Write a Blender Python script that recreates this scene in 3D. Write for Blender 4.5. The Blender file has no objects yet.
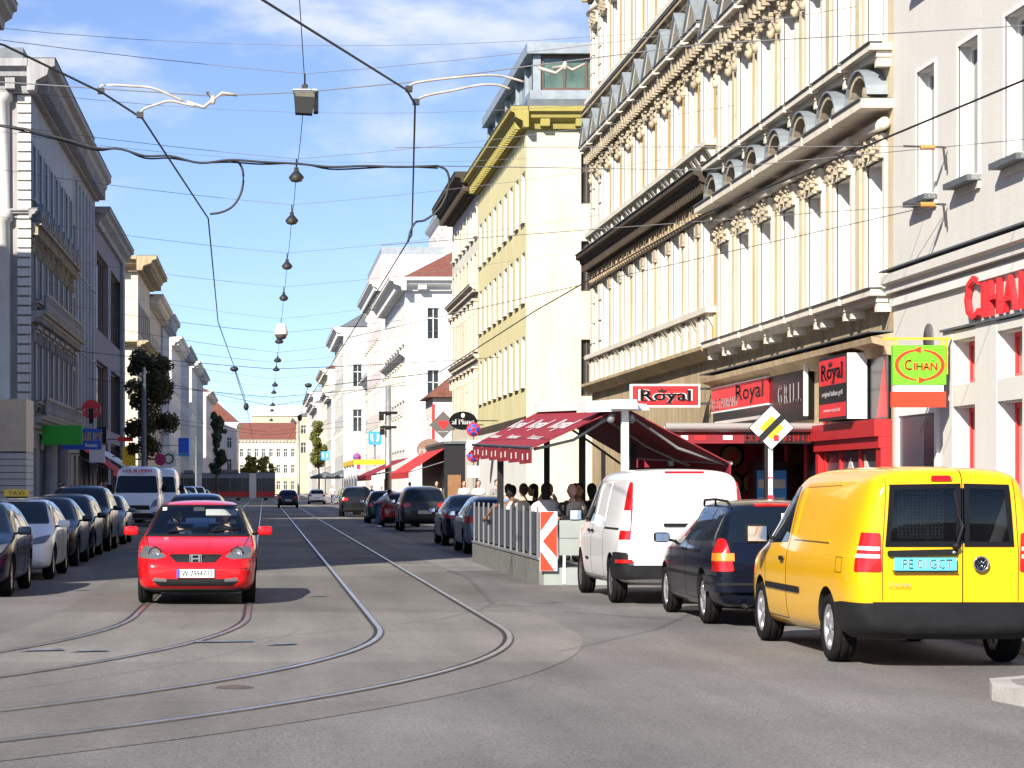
import bpy, bmesh, math, random
from mathutils import Vector, Matrix
random.seed(7)
C = bpy.context.scene.collection
PI = math.pi
SC = bpy.context.scene
# ------------------------------------------------------------------ materials
M = {}
def mat(name, col, rough=.6, metal=0, var=0, scale=3, bump=0, bscale=None, coat=0, streak=0, emit=0, spec=.5):
    m = bpy.data.materials.new(name); m.use_nodes = True
    nt = m.node_tree; b = nt.nodes['Principled BSDF']
    b.inputs['Base Color'].default_value = (*col, 1)
    b.inputs['Roughness'].default_value = rough
    b.inputs['Metallic'].default_value = metal
    b.inputs['Specular IOR Level'].default_value = spec
    if coat:
        b.inputs['Coat Weight'].default_value = coat * (.5 if max(col) > .2 else .22); b.inputs['Coat Roughness'].default_value = .04
    if emit:
        b.inputs['Emission Color'].default_value = (*col, 1); b.inputs['Emission Strength'].default_value = emit
    if var or bump or streak:
        g = nt.nodes.new('ShaderNodeNewGeometry')
        src = g.outputs['Position']
        def noise(sc, det=6, vec=None):
            n = nt.nodes.new('ShaderNodeTexNoise'); n.inputs['Scale'].default_value = sc; n.inputs['Detail'].default_value = det
            nt.links.new(vec or src, n.inputs['Vector']); return n.outputs['Fac']
        col_out = None
        if var:
            f = noise(scale)
            r = nt.nodes.new('ShaderNodeMapRange'); r.inputs['From Min'].default_value = .3; r.inputs['From Max'].default_value = .7
            r.inputs['To Min'].default_value = 1 - var; r.inputs['To Max'].default_value = 1 + var * .6
            nt.links.new(f, r.inputs['Value']); col_out = r.outputs['Result']
        if streak:                                     # rain streaks: noise stretched along z
            mp = nt.nodes.new('ShaderNodeVectorMath'); mp.operation = 'MULTIPLY'; mp.inputs[1].default_value = (4, 4, .25)
            nt.links.new(src, mp.inputs[0])
            f = noise(1.2, 5, mp.outputs['Vector'])
            r = nt.nodes.new('ShaderNodeMapRange'); r.inputs['From Min'].default_value = .35; r.inputs['From Max'].default_value = .7
            r.inputs['To Min'].default_value = 1; r.inputs['To Max'].default_value = 1 - streak
            nt.links.new(f, r.inputs['Value'])
            if col_out:
                x = nt.nodes.new('ShaderNodeMath'); x.operation = 'MULTIPLY'
                nt.links.new(col_out, x.inputs[0]); nt.links.new(r.outputs['Result'], x.inputs[1]); col_out = x.outputs[0]
            else: col_out = r.outputs['Result']
        if col_out:
            v = nt.nodes.new('ShaderNodeVectorMath'); v.operation = 'SCALE'; v.inputs[0].default_value = col
            nt.links.new(col_out, v.inputs['Scale']); nt.links.new(v.outputs['Vector'], b.inputs['Base Color'])
        if bump:
            bn = nt.nodes.new('ShaderNodeBump'); bn.inputs['Strength'].default_value = bump; bn.inputs['Distance'].default_value = .02
            nt.links.new(noise(bscale or scale * 8, 4), bn.inputs['Height']); nt.links.new(bn.outputs['Normal'], b.inputs['Normal'])
    M[name] = m
    return m
def paint(name, col, rough=.16, metal=.0, flake=.0):
    return mat(name, col, rough, metal, var=.04, scale=1.5, coat=1, spec=.35 if max(col) > .2 else .2)
def stucco(name, col, var=.07, streak=.12):
    return mat(name, col, .85, var=var, scale=.7, bump=.25, bscale=14, streak=streak, spec=.25)
stucco('cream', (.61, .51, .35), .12, .25); stucco('cream_dirty', (.46, .36, .22), .18, .35); stucco('white_stucco', (.68, .67, .64))
stucco('ochre', (.60, .42, .18), .10, .2); stucco('far_white', (.56, .55, .52), .1, .2); stucco('pale_grey', (.60, .582, .535), .04, .05); stucco('pale_yellow', (.66, .60, .33)); stucco('cream_wash', (.66, .63, .45), .08, .14)
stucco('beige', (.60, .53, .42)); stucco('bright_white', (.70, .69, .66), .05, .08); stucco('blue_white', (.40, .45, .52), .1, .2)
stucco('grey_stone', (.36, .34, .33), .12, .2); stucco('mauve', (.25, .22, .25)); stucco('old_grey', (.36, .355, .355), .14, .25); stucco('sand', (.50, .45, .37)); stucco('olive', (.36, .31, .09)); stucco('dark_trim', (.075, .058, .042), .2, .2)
stucco('ornament', (.46, .39, .28), .25, .3); stucco('corn_white', (.67, .625, .52), .08, .15); stucco('pinkish', (.70, .62, .58))
mat('white_frame', (.78, .77, .74), .4); mat('dark_frame', (.05, .045, .04), .4); mat('brown_frame', (.12, .07, .05), .5); mat('red_frame', (.62, .03, .03), .4)
def glassy(name, col, rough=.04, var=.5):
    m = mat(name, col, rough, var=var, scale=.9, spec=.8); return m
glassy('glass', (.035, .045, .05)); glassy('glass_green', (.10, .16, .12)); glassy('glass_curtain', (.30, .29, .25), .12, .4)
mat('car_glass', (.006, .010, .016), .04, spec=.35)
mat('zinc', (.30, .34, .37), .5, .35, var=.2, scale=2); mat('dark_zinc', (.13, .145, .16), .5, .3, var=.2, scale=2)
mat('red_tile', (.18, .062, .042), .8, var=.3, scale=3, bump=.5, bscale=10); mat('brown_tile', (.16, .06, .04), .8, var=.3, scale=3, bump=.4)
mat('steel', (.42, .40, .37), .35, .8, var=.3, scale=4); mat('galv', (.30, .31, .32), .45, .5, var=.2, scale=4); mat('chrome', (.75, .75, .75), .12, 1)
mat('rail_steel', (.62, .57, .48), .32, .9, var=.25, scale=2); mat('groove', (.018, .016, .015), .8); mat('rust', (.09, .07, .055), .8, var=.4, scale=6)
mat('black_plastic', (.014, .014, .015), .55, spec=.15, var=.2, scale=8); mat('rubber', (.012, .0115, .011), .9, spec=.1, var=.3, scale=20); mat('black_gloss', (.008, .008, .009), .25, spec=.2); mat('portal_red', (.40, .016, .02), .5); mat('painted_sunlight', (.78, .66, .50), .7, var=.1)  # the last, pale beige, is sunlight put into a panel's colour
mat('cable', (.020, .020, .022), .6); mat('wire_grey', (.16, .16, .17), .6); mat('insulator', (.42, .38, .32), .6, var=.3, scale=9); mat('insulator_orange', (.5, .22, .05), .5)
mat('lamp_metal', (.03, .03, .03), .5, .3); mat('lamp_glass', (.16, .15, .12), .25); mat('pearl', (.62, .60, .58), .4)
mat('headlight', (.22, .22, .22), .1, .6, coat=1); mat('reflector', (.8, .8, .8), .08, 1); mat('tail_red', (.42, .006, .006), .15, coat=1); mat('tail_white', (.70, .62, .60), .15, coat=1); mat('tail_amber', (.75, .22, .02), .2, coat=1)
mat('plate_white', (.82, .82, .80), .4); mat('plate_cyan', (.10, .52, .66), .4); mat('plate_blue', (.03, .10, .5), .4)
mat('white_paint', (.80, .80, .79), .45); mat('black_paint', (.010, .010, .011), .45); mat('red_sign', (.68, .025, .03), .4, var=.06); mat('orange_sign', (.70, .05, .02), .4); mat('maroon', (.24, .012, .022), .75, var=.15, scale=5)
mat('green_sign', (.15, .52, .02), .45); mat('leaf_sign', (.02, .42, .02), .5); mat('blue_sign', (.02, .10, .50), .45); mat('sky_sign', (.05, .32, .72), .45); mat('yellow_sign', (.80, .52, .02), .45); mat('brown_sign', (.24, .15, .11), .5, var=.2, scale=20); mat('grey_sign', (.10, .09, .085), .5); mat('pink_sign', (.5, .02, .14), .5)
mat('awning_red', (.52, .03, .03), .8, var=.1); mat('deck_grey', (.15, .155, .145), .7, var=.25, scale=3); mat('panel_green', (.27, .30, .28), .55, var=.1); mat('fence_screen', (.022, .032, .048), .3); mat('dark_screen', (.045, .055, .075), .3); mat('cloth_dark', (.05, .05, .055), .9, var=.2); mat('amber_wood', (.25, .12, .05), .6, var=.2)
mat('wheel_alloy', (.55, .55, .56), .3, .7); mat('wheel_grey', (.14, .14, .15), .4, .5); mat('arch_dark', (.012, .012, .012), .9); mat('cabin', (.05, .05, .055), .8); mat('seat_grey', (.09, .09, .10), .9); mat('mesh_white', (.60, .62, .60), .5)
paint('paint_red', (.66, .006, .010)); paint('paint_yellow', (.80, .425, .004)); paint('paint_navy', (.004, .006, .014)); paint('paint_white', (.80, .80, .79)); paint('paint_black', (.014, .014, .016)); paint('paint_darkblue', (.005, .010, .026)); paint('paint_gold', (.34, .27, .16)); paint('paint_grey', (.03, .032, .034)); paint('paint_bluegrey', (.13, .18, .25)); paint('paint_green', (.012, .05, .03)); paint('paint_silver', (.45, .46, .47)); paint('paint_blue', (.04, .12, .30)); paint('paint_maroon', (.34, .006, .012))
mat('tram_grey', (.15, .155, .165), .4, var=.05); mat('tram_red', (.48, .012, .012), .4); mat('tram_dark', (.03, .03, .035), .2)
for n_, c_ in dict(skin_light=(.58, .34, .25), skin_brightened=(.72, .46, .34), skin_tan=(.42, .22, .14), skin_brown=(.16, .075, .045), hair_black=(.012, .010, .010), hair_brown=(.06, .032, .018), hair_red=(.12, .045, .02), shirt_white=(.76, .76, .74), shirt_black=(.018, .018, .02), shirt_maroon=(.14, .015, .02), shirt_navy=(.02, .03, .07), shirt_blue=(.10, .2, .42), shirt_grey=(.22, .22, .23), jeans=(.05, .10, .20), trousers_dark=(.03, .03, .035), trousers_beige=(.4, .32, .22), shoe_white=(.7, .7, .68), shoe_dark=(.03, .025, .02), dress_pink=(.5, .2, .25)).items():  # red car occupants get a lighter skin copy against the cabin shade
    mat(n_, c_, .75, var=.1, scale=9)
mat('bark', (.07, .055, .045), .9, var=.3, scale=5, bump=.6, bscale=18)
def leafmat(name, c1, c2):
    m = bpy.data.materials.new(name); m.use_nodes = True; nt = m.node_tree; b = nt.nodes['Principled BSDF']
    g = nt.nodes.new('ShaderNodeNewGeometry'); mx = nt.nodes.new('ShaderNodeMix'); mx.data_type = 'RGBA'
    mx.inputs['A'].default_value = (*c1, 1); mx.inputs['B'].default_value = (*c2, 1)
    nt.links.new(g.outputs['Random Per Island'], mx.inputs['Factor']); nt.links.new(mx.outputs['Result'], b.inputs['Base Color'])
    b.inputs['Roughness'].default_value = .6; b.inputs['Specular IOR Level'].default_value = .3
    M[name] = m
leafmat('leaf_dark', (.026, .038, .014), (.075, .072, .026)); leafmat('leaf_green', (.05, .11, .02), (.13, .19, .03)); leafmat('leaf_deep', (.02, .04, .025), (.04, .07, .035)); leafmat('leaf_olive', (.08, .10, .018), (.17, .17, .03))
def clear_glass(name):
    m = bpy.data.materials.new(name); m.use_nodes = True; nt = m.node_tree; nt.nodes.clear()
    o = nt.nodes.new('ShaderNodeOutputMaterial'); mx = nt.nodes.new('ShaderNodeMixShader')
    t = nt.nodes.new('ShaderNodeBsdfTransparent'); t.inputs['Color'].default_value = (.82, .86, .86, 1)
    g = nt.nodes.new('ShaderNodeBsdfGlossy'); g.inputs['Roughness'].default_value = .03
    fr = nt.nodes.new('ShaderNodeFresnel'); fr.inputs['IOR'].default_value = 1.5
    nt.links.new(fr.outputs[0], mx.inputs[0]); nt.links.new(t.outputs[0], mx.inputs[1]); nt.links.new(g.outputs[0], mx.inputs[2]); nt.links.new(mx.outputs[0], o.inputs['Surface'])
    M[name] = m
clear_glass('clear_glass')
# ------------------------------------------------------------------ road materials
def road_mat(name, base, patch, grain, bands=0, warm=0):
    m = bpy.data.materials.new(name); m.use_nodes = True; nt = m.node_tree; b = nt.nodes['Principled BSDF']
    L = nt.links.new
    g = nt.nodes.new('ShaderNodeNewGeometry')
    def vec(s):
        v = nt.nodes.new('ShaderNodeVectorMath'); v.operation = 'MULTIPLY'; v.inputs[1].default_value = s; L(g.outputs['Position'], v.inputs[0]); return v.outputs[0]
    def noise(sc, det, v, ro=.55):
        n = nt.nodes.new('ShaderNodeTexNoise'); n.inputs['Scale'].default_value = sc; n.inputs['Detail'].default_value = det; n.inputs['Roughness'].default_value = ro; L(v, n.inputs['Vector']); return n.outputs['Fac']
    def rng(f, a, bb, lo, hi):
        r = nt.nodes.new('ShaderNodeMapRange'); r.inputs[1].default_value = a; r.inputs[2].default_value = bb; r.inputs[3].default_value = lo; r.inputs[4].default_value = hi; L(f, r.inputs[0]); return r.outputs[0]
    def mul(a, bb):
        x = nt.nodes.new('ShaderNodeMath'); x.operation = 'MULTIPLY'; L(a, x.inputs[0]); L(bb, x.inputs[1]); return x.outputs[0]
    f = mul(rng(noise(.35, 4, vec((1, .5, 1))), .35, .65, 1 - patch, 1 + patch), rng(noise(38, 3, vec((1, 1, 1)), .7), .3, .7, 1 - grain, 1 + grain))
    f = mul(f, rng(noise(1.1, 5, vec((1.6, .12, 1))), .4, .7, 1.06, .86))       # wheel wear along the street
    f = mul(f, rng(noise(110, 2, vec((1, 1, 1)), .8), .3, .7, .82, 1.16))
    f = mul(f, rng(noise(9, 4, vec((1, 1, 1)), .65), .35, .65, .9, 1.08))
    if bands:
        w = nt.nodes.new('ShaderNodeTexVoronoi'); w.feature = 'F1'; w.inputs['Scale'].default_value = 1; w.inputs['Randomness'].default_value = .9
        L(vec((.001, .22, .001)), w.inputs['Vector'])
        sep = nt.nodes.new('ShaderNodeSeparateColor'); L(w.outputs['Color'], sep.inputs[0])
        f = mul(f, rng(sep.outputs[0], 0, 1, 1 - bands, 1 + bands))
    sc = nt.nodes.new('ShaderNodeVectorMath'); sc.operation = 'SCALE'; sc.inputs[0].default_value = base; L(f, sc.inputs['Scale']); L(sc.outputs[0], b.inputs['Base Color'])
    b.inputs['Roughness'].default_value = .8; b.inputs['Specular IOR Level'].default_value = .3
    bn = nt.nodes.new('ShaderNodeBump'); bn.inputs['Strength'].default_value = .5; bn.inputs['Distance'].default_value = .01
    L(noise(60, 3, vec((1, 1, 1)), .7), bn.inputs['Height']); L(bn.outputs[0], b.inputs['Normal'])
    M[name] = m
road_mat('asphalt', (.150, .140, .132), .24, .5); road_mat('slabs', (.168, .156, .141), .18, .30, .26); road_mat('paving', (.20, .19, .18), .12, .2, .08); road_mat('earth', (.12, .115, .11), .15, .2)
road_mat('asphalt_new', (.105, .100, .100), .1, .25); mat('kerb_stone', (.36, .34, .31), .8, var=.25, scale=3, bump=.3); mat('tar', (.045, .043, .042), .6, var=.4, scale=7); mat('blue_mark', (.135, .155, .185), .8, var=.5, scale=8)
# ------------------------------------------------------------------ mesh builder
class MB:
    def __init__(s, mt=None): s.v = []; s.f = []; s.m = []; s.mats = []; s.cur = 0; s.sm = []; s.smooth = False; mt and s.use(mt)
    def use(s, n):
        if n not in s.mats: s.mats.append(n)
        s.cur = s.mats.index(n); return s
    def add(s, vs, fs):
        k = len(s.v); s.v += [tuple(v) for v in vs]
        for f in fs: s.f.append([i + k for i in f]); s.m.append(s.cur); s.sm.append(s.smooth)
        return s
    def quad(s, a, b, c, d): return s.add([a, b, c, d], [(0, 1, 2, 3)])
    def box(s, x0, x1, y0, y1, z0, z1):
        return s.add([(x0, y0, z0), (x1, y0, z0), (x1, y1, z0), (x0, y1, z0), (x0, y0, z1), (x1, y0, z1), (x1, y1, z1), (x0, y1, z1)],
                     [(3, 2, 1, 0), (4, 5, 6, 7), (0, 1, 5, 4), (1, 2, 6, 5), (2, 3, 7, 6), (3, 0, 4, 7)])
    def cbox(s, x, y, z, w, d, h): return s.box(x - w / 2, x + w / 2, y - d / 2, y + d / 2, z, z + h)
    def prism(s, poly, a, b, ax='x'):           # poly in the two other axes, order (y,z) / (x,z) / (x,y)
        n = len(poly)
        def p(q, t): return (t, *q) if ax == 'x' else ((q[0], t, q[1]) if ax == 'y' else (*q, t))
        vs = [p(q, a) for q in poly] + [p(q, b) for q in poly]
        return s.add(vs, [list(range(n))[::-1], list(range(n, 2 * n))] + [(i, (i + 1) % n, n + (i + 1) % n, n + i) for i in range(n)])
    def tube(s, pts, r, n=6, cap=True):
        pts = [Vector(p) for p in pts]; rr = r if isinstance(r, (list, tuple)) else [r] * len(pts)
        k = len(s.v); ref = None; vs = []; fs = []
        for i, p in enumerate(pts):
            t = (pts[min(i + 1, len(pts) - 1)] - pts[max(i - 1, 0)]).normalized()
            if ref is None: ref = Vector((0, 0, 1)) if abs(t.z) < .9 else Vector((1, 0, 0))
            a = t.cross(ref).normalized(); b = t.cross(a); ref = -b if False else ref
            for j in range(n):
                w = 2 * PI * j / n; vs.append(p + (a * math.cos(w) + b * math.sin(w)) * rr[i])
        for i in range(len(pts) - 1):
            for j in range(n): fs.append((i * n + j, i * n + (j + 1) % n, (i + 1) * n + (j + 1) % n, (i + 1) * n + j))
        if cap: fs += [list(range(n)), list(range((len(pts) - 1) * n, len(pts) * n))]
        sv = s.smooth; s.smooth = n > 4; s.add(vs, fs); s.smooth = sv; return s
    def lathe(s, prof, c=(0, 0, 0), ax='z', n=24):    # prof: (radius, height along the axis)
        vs = []; fs = []; m = len(prof)
        for j in range(n):
            w = 2 * PI * j / n
            for r, h in prof:
                q = (r * math.cos(w), r * math.sin(w), h)
                q = q if ax == 'z' else ((q[0], h, q[1]) if ax == 'y' else (h, q[0], q[1]))
                vs.append((q[0] + c[0], q[1] + c[1], q[2] + c[2]))
        for j in range(n):
            for i in range(m - 1): fs.append((j * m + i, ((j + 1) % n) * m + i, ((j + 1) % n) * m + i + 1, j * m + i + 1))
        sv = s.smooth; s.smooth = True; s.add(vs, fs); s.smooth = sv; return s
    def ell(s, c, r, n=12, m=8, rz=0):
        vs = []; fs = []
        for i in range(m + 1):
            t = PI * i / m
            for j in range(n):
                w = 2 * PI * j / n; x = r[0] * math.sin(t) * math.cos(w); y = r[1] * math.sin(t) * math.sin(w)
                vs.append((c[0] + x * math.cos(rz) - y * math.sin(rz), c[1] + x * math.sin(rz) + y * math.cos(rz), c[2] + r[2] * math.cos(t)))
        for i in range(m):
            for j in range(n): fs.append((i * n + j, (i + 1) * n + j, (i + 1) * n + (j + 1) % n, i * n + (j + 1) % n))
        sv = s.smooth; s.smooth = True; s.add(vs, fs); s.smooth = sv; return s
    def xf(s, mx, k=0): s.v = s.v[:k] + [tuple(mx @ Vector(v)) for v in s.v[k:]]; return s
    def mesh(s, name='m'):
        me = bpy.data.meshes.new(name); me.from_pydata(s.v, [], s.f)
        for n in s.mats: me.materials.append(M[n])
        me.polygons.foreach_set('material_index', s.m); me.polygons.foreach_set('use_smooth', s.sm); me.update()
        return me
def obj(name, me, parent=None, loc=(0, 0, 0), rz=0):
    if isinstance(me, MB): me = me.mesh(name)
    o = bpy.data.objects.new(name, me); C.objects.link(o); o.location = loc; o.rotation_euler = (0, 0, rz)
    if parent: o.parent = parent
    return o
def tag(o, label, cat, group=None):
    o['label'] = label; o['category'] = cat
    if group: o['group'] = group
    return o
def thing(name, label, cat, loc=(0, 0, 0), rz=0, group=None):
    o = bpy.data.objects.new(name, None); C.objects.link(o); o.location = loc; o.rotation_euler = (0, 0, rz); o.empty_display_size = .2
    return tag(o, label, cat, group)
def struct(name, me):
    o = obj(name, me); o['kind'] = 'structure'; return o
def copy_tree(o, parent=None):
    c = o.copy(); C.objects.link(c); c.parent = parent
    for ch in list(o.children): copy_tree(ch, c)
    return c
_tc = {}
def text_raw(s):
    if s not in _tc:
        cu = bpy.data.curves.new('t', 'FONT'); cu.body = s; cu.resolution_u = 2
        o = bpy.data.objects.new('t', cu); C.objects.link(o)
        dg = bpy.context.evaluated_depsgraph_get(); me = bpy.data.meshes.new_from_object(o.evaluated_get(dg))
        vs = [v.co.copy() for v in me.vertices]; fs = [list(p.vertices) for p in me.polygons]
        bpy.data.objects.remove(o); bpy.data.meshes.remove(me); bpy.data.curves.remove(cu)
        x0 = min(v.x for v in vs); x1 = max(v.x for v in vs); y0 = min(v.y for v in vs); y1 = max(v.y for v in vs)
        _tc[s] = ([((v.x - x0) / (x1 - x0) - .5, (v.y - y0) / (y1 - y0) - .5) for v in vs], fs)
    return _tc[s]
def text_into(mb, s, c, xd, yd, w, h, lift=.006, deep=0, bold=0):
    vs, fs = text_raw(s); c = Vector(c); xd = Vector(xd).normalized(); yd = Vector(yd).normalized(); n = xd.cross(yd)
    for k in ([0] if not bold else [-bold, 0, bold]):
        top = [c + xd * (u * w + k) + yd * (v * h) + n * (lift + deep + abs(k) * .01) for u, v in vs]
        mb.add(top, fs)
        if deep:
            bot = [p - n * deep for p in top]; cnt = {}
            for f in fs:
                for i in range(len(f)):
                    e = (f[i], f[(i + 1) % len(f)]); cnt[e] = 1
            ed = [e for e in cnt if (e[1], e[0]) not in cnt]; N = len(vs)
            mb.add(top + bot, [(a, b, b + N, a + N) for a, b in ed])
    return mb
def evaluated(o):
    bpy.context.view_layer.update()
    dg = bpy.context.evaluated_depsgraph_get(); return bpy.data.meshes.new_from_object(o.evaluated_get(dg))
def smooth(pts, k=4):
    P = [Vector(p) for p in pts]; P = [2 * P[0] - P[1]] + P + [2 * P[-1] - P[-2]]; out = []
    for a, b, c, d in zip(P, P[1:], P[2:], P[3:]):
        for i in range(k): t = i / k; out.append(.5 * (2 * b + (c - a) * t + (2 * a - 5 * b + 4 * c - d) * t * t + (3 * b - a - 3 * c + d) * t ** 3))
    return out + [P[-2]]
ORD = ['nearest', 'second', 'third', 'fourth', 'fifth', 'sixth', 'seventh', 'eighth', 'ninth', 'tenth', 'eleventh', 'twelfth', 'thirteenth', 'fourteenth']
F_, VX, VY, HC = 2340., 264., 487., 1.65
def at(px, py, Y): return Vector(((px - VX) * Y / F_, Y, HC - (py - VY) * Y / F_))
# ------------------------------------------------------------------ buildings (local frame: x along the facade, -y towards the street, z up)
def grid_wall(mb, P, u0, u1, z0, z1, ops, dep, base, bands=(), reveal=None):
    us = sorted({u0, u1, *[o[0] for o in ops], *[o[1] for o in ops]}); zs = sorted({z0, z1, *[o[2] for o in ops], *[o[3] for o in ops], *[b[0] for b in bands if z0 < b[0] < z1], *[b[1] for b in bands if z0 < b[1] < z1]})
    for a, b in zip(us, us[1:]):
        for c, d in zip(zs, zs[1:]):
            mu, mz = (a + b) / 2, (c + d) / 2
            if any(o[0] < mu < o[1] and o[2] < mz < o[3] for o in ops): continue
            mb.use(next((q[2] for q in bands if q[0] < mz < q[1]), base))
            mb.quad(P(a, c, 0), P(b, c, 0), P(b, d, 0), P(a, d, 0))
    for a, b, c, d in [o[:4] for o in ops]:
        mb.use(reveal or base)
        for (p, q), (r, s) in (((a, c), (b, c)), ((b, c), (b, d)), ((b, d), (a, d)), ((a, d), (a, c))):
            mb.quad(P(p, q, 0), P(r, s, 0), P(r, s, dep), P(p, q, dep))
_wm = {}
def window_meshes(w, h, fm='white_frame', gm='glass', kind='case'):
    k = (round(w, 2), round(h, 2), fm, gm, kind)
    if k not in _wm:
        f = MB(fm); t = .075
        f.box(-w / 2, -w / 2 + t, 0, .07, 0, h); f.box(w / 2 - t, w / 2, 0, .07, 0, h); f.box(-w / 2 + t, w / 2 - t, .003, .07, 0, t); f.box(-w / 2 + t, w / 2 - t, .003, .07, h - t, h)
        if kind == 'case':
            z = h * .66; f.box(-w / 2 + t, w / 2 - t, -.004, .066, z, z + .09); f.box(-.04, .04, -.01, .06, t, z); f.box(-.03, .03, -.008, .06, z + .09, h - t)
        elif kind == 'pane2': f.box(-.04, .04, -.01, .06, t, h - t)
        elif kind == 'strip':
            for i in range(1, 5): f.box(-w / 2 + w * i / 5 - .04, -w / 2 + w * i / 5 + .04, -.01, .06, t, h - t)
        p = MB(gm); p.box(-w / 2 + t * .6, w / 2 - t * .6, .045, .055, t * .6, h - t * .6)
        _wm[k] = (f.mesh('window'), p.mesh('pane'))
    return _wm[k]
def add_window(root, loc, rz, w, h, fm='white_frame', gm='glass', kind='case'):
    a, b = window_meshes(w, h, fm, gm, kind); o = obj('window', a, root, loc, rz); obj('pane', b, o); return o
def lumps(mb, x0, x1, z0, z1, y, n, seed=1):
    r = random.Random(seed)
    for i in range(n):
        s = (z1 - z0) * r.uniform(.08, .2); mb.ell((r.uniform(x0 + s * .5, x1 - s * .5), y + r.uniform(-.02, .03), r.uniform(z0 + s * .5, z1 - s * .5)), (s * .6, .05 + r.random() * .05, s * r.uniform(.5, 1)), 6, 4, r.random()) if i % 2 else (lambda x, z: mb.box(x - s * .4, x + s * .4, y - r.uniform(.04, .1), .0, z - s * .4, z + s * .5))(r.uniform(x0 + s * .5, x1 - s * .5), r.uniform(z0 + s * .5, z1 - s * .5))
_hm = {}
def hood_mesh(st, w, h, mt, pitch=2.5):
    k = (st, round(w, 2), round(h, 2), mt, round(pitch, 2))
    if k in _hm: return _hm[k]
    b = MB(mt); W = w / 2
    if st == 'surround':
        b.box(-W - .16, -W, -.06, .02, -.02, h + .14); b.box(W, W + .16, -.06, .02, -.02, h + .14); b.box(-W, W, -.055, .02, h, h + .14); b.box(-W - .22, W + .22, -.17, .02, -.14, -.025)
    elif st == 'sill': b.box(-W - .1, W + .1, -.13, .02, -.1, 0)
    elif st == 'thin': b.box(-W - .07, -W, -.025, .02, 0, h + .07); b.box(W, W + .07, -.025, .02, 0, h + .07); b.box(-W, W, -.023, .02, h, h + .07); b.box(-W - .12, W + .12, -.16, .02, -.09, -.004)
    elif st == 'shelf':
        b.box(-W - .32, W + .32, -.34, .01, h + .32, h + .44); b.box(-W - .24, W + .24, -.22, .01, h + .2, h + .318)
        for s in (-1, 1): b.box(s * (W + .12) - .08, s * (W + .12) + .08, -.24, .01, h - .25, h + .197)
        b.use('dark_zinc').box(-W - .34, W + .34, -.36, .01, h + .442, h + .465)
    elif st == 'head':                       # carved block over the opening
        b.box(-W - .14, W + .14, -.12, .01, h + .0, h + .47); b.use('ornament'); lumps(b, -W - .12, W + .12, h - .04, h + .47, -.13, 46, 3)
        b.use(mt); b.lathe([(.0, -W - .42), (.12, -W - .42), (.12, W + .42), (0, W + .42)], (0, -.12, h + .62), 'x', 10)
    elif st == 'seg':                        # segmental arch hood with a sheet metal back
        z = h + 1.06; b.box(-pitch / 2 + .04, pitch / 2 - .04, -.60, .01, z - .17, z)
        b.use('dark_zinc').box(-pitch / 2 + .1, pitch / 2 - .1, -.64, .01, z + .003, z + .03)
        R = pitch / 2 - .42; b.use('ornament'); n = 10; vs = []
        for i in range(n + 1):
            a = PI * (.06 + .88 * i / n); c, s = math.cos(a), math.sin(a)
            for rr in (R, R - .13): vs += [(rr * c, -.36, z + .02 + rr * s * .82), (rr * c, .01, z + .02 + rr * s * .82)]
        b.add(vs, [f for i in range(n) for f in ((4 * i, 4 * i + 4, 4 * i + 6, 4 * i + 2), (4 * i + 2, 4 * i + 6, 4 * i + 7, 4 * i + 3))])
        b.use('zinc'); vs = []
        for i in range(n + 1):
            a = PI * (.05 + .90 * i / n); c, s = math.cos(a), math.sin(a)
            for rr in (R + .012, R + .05): vs += [(rr * c, -.42, z + .03 + rr * s * .82), (rr * c, .01, z + .03 + rr * s * .82)]
        b.add(vs, [f for i in range(n) for f in ((4 * i, 4 * i + 4, 4 * i + 5, 4 * i + 1), (4 * i + 2, 4 * i + 6, 4 * i + 7, 4 * i + 3), (4 * i, 4 * i + 2, 4 * i + 6, 4 * i + 4))])
        b.use('ornament'); b.ell((0, -.12, z + R * .38), (R * .42, .14, R * .3)); lumps(b, -R * .6, R * .6, z + .05, z + R * .5, -.1, 6, 5)
    elif st == 'tri':
        z = h + .75; R = pitch / 2 - .16
        b.box(-R, R, -.5, .01, z - .13, z); b.use('dark_zinc').box(-R - .03, R + .03, -.54, .01, z + .003, z + .03)
        for s in (-1, 1):
            b.use('corn_white').prism([(s * R, z + .04), (s * (R - .32), z + .04), (0, z + .72), (0, z + .86)], -.46, 0, 'y')
            b.use('zinc').prism([(s * R, z + .05), (s * (R + .05), z + .08), (0, z + .95), (0, z + .87)], -.52, 0, 'y')
        b.use('ornament'); b.ell((0, -.1, z + .28), (.22, .12, .22))
        for i in range(5): x = -R + .1 + (2 * R - .2) * i / 4; b.box(x - .09, x + .09, -.34, .01, h + .18, z - .132)
        lumps(b, -W - .05, W + .05, h - .2, h + .5, -.10, 30, 9)
        for s in (-1, 1): lumps(b, s * (W + .2) - .16, s * (W + .2) + .16, h - .7, h + .1, -.08, 10, 11)
    elif st == 'bsill':                      # deep sill on brackets over an apron panel
        b.box(-W - .5, W + .5, -.42, .01, -.14, -.003); b.box(-W - .42, W + .42, -.28, .01, -.26, -.143)
        for s in (-1, 1):
            b.box(s * (W + .3) - .09, s * (W + .3) + .09, -.26, .01, -.44, -.263)
        b.use('dark_zinc').box(-W - .53, W + .53, -.46, -.2, .0, .02)
    elif st == 'csill':                      # sill with a dark triangular bracket each side
        b.box(-W - .55, W + .55, -.28, .01, -.16, -.003)
        for s in (-1, 1): b.prism([(0, -.6), (-.26, -.163), (0, -.163)], s * (W + .25) - .14, s * (W + .25) + .14, 'x')
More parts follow.
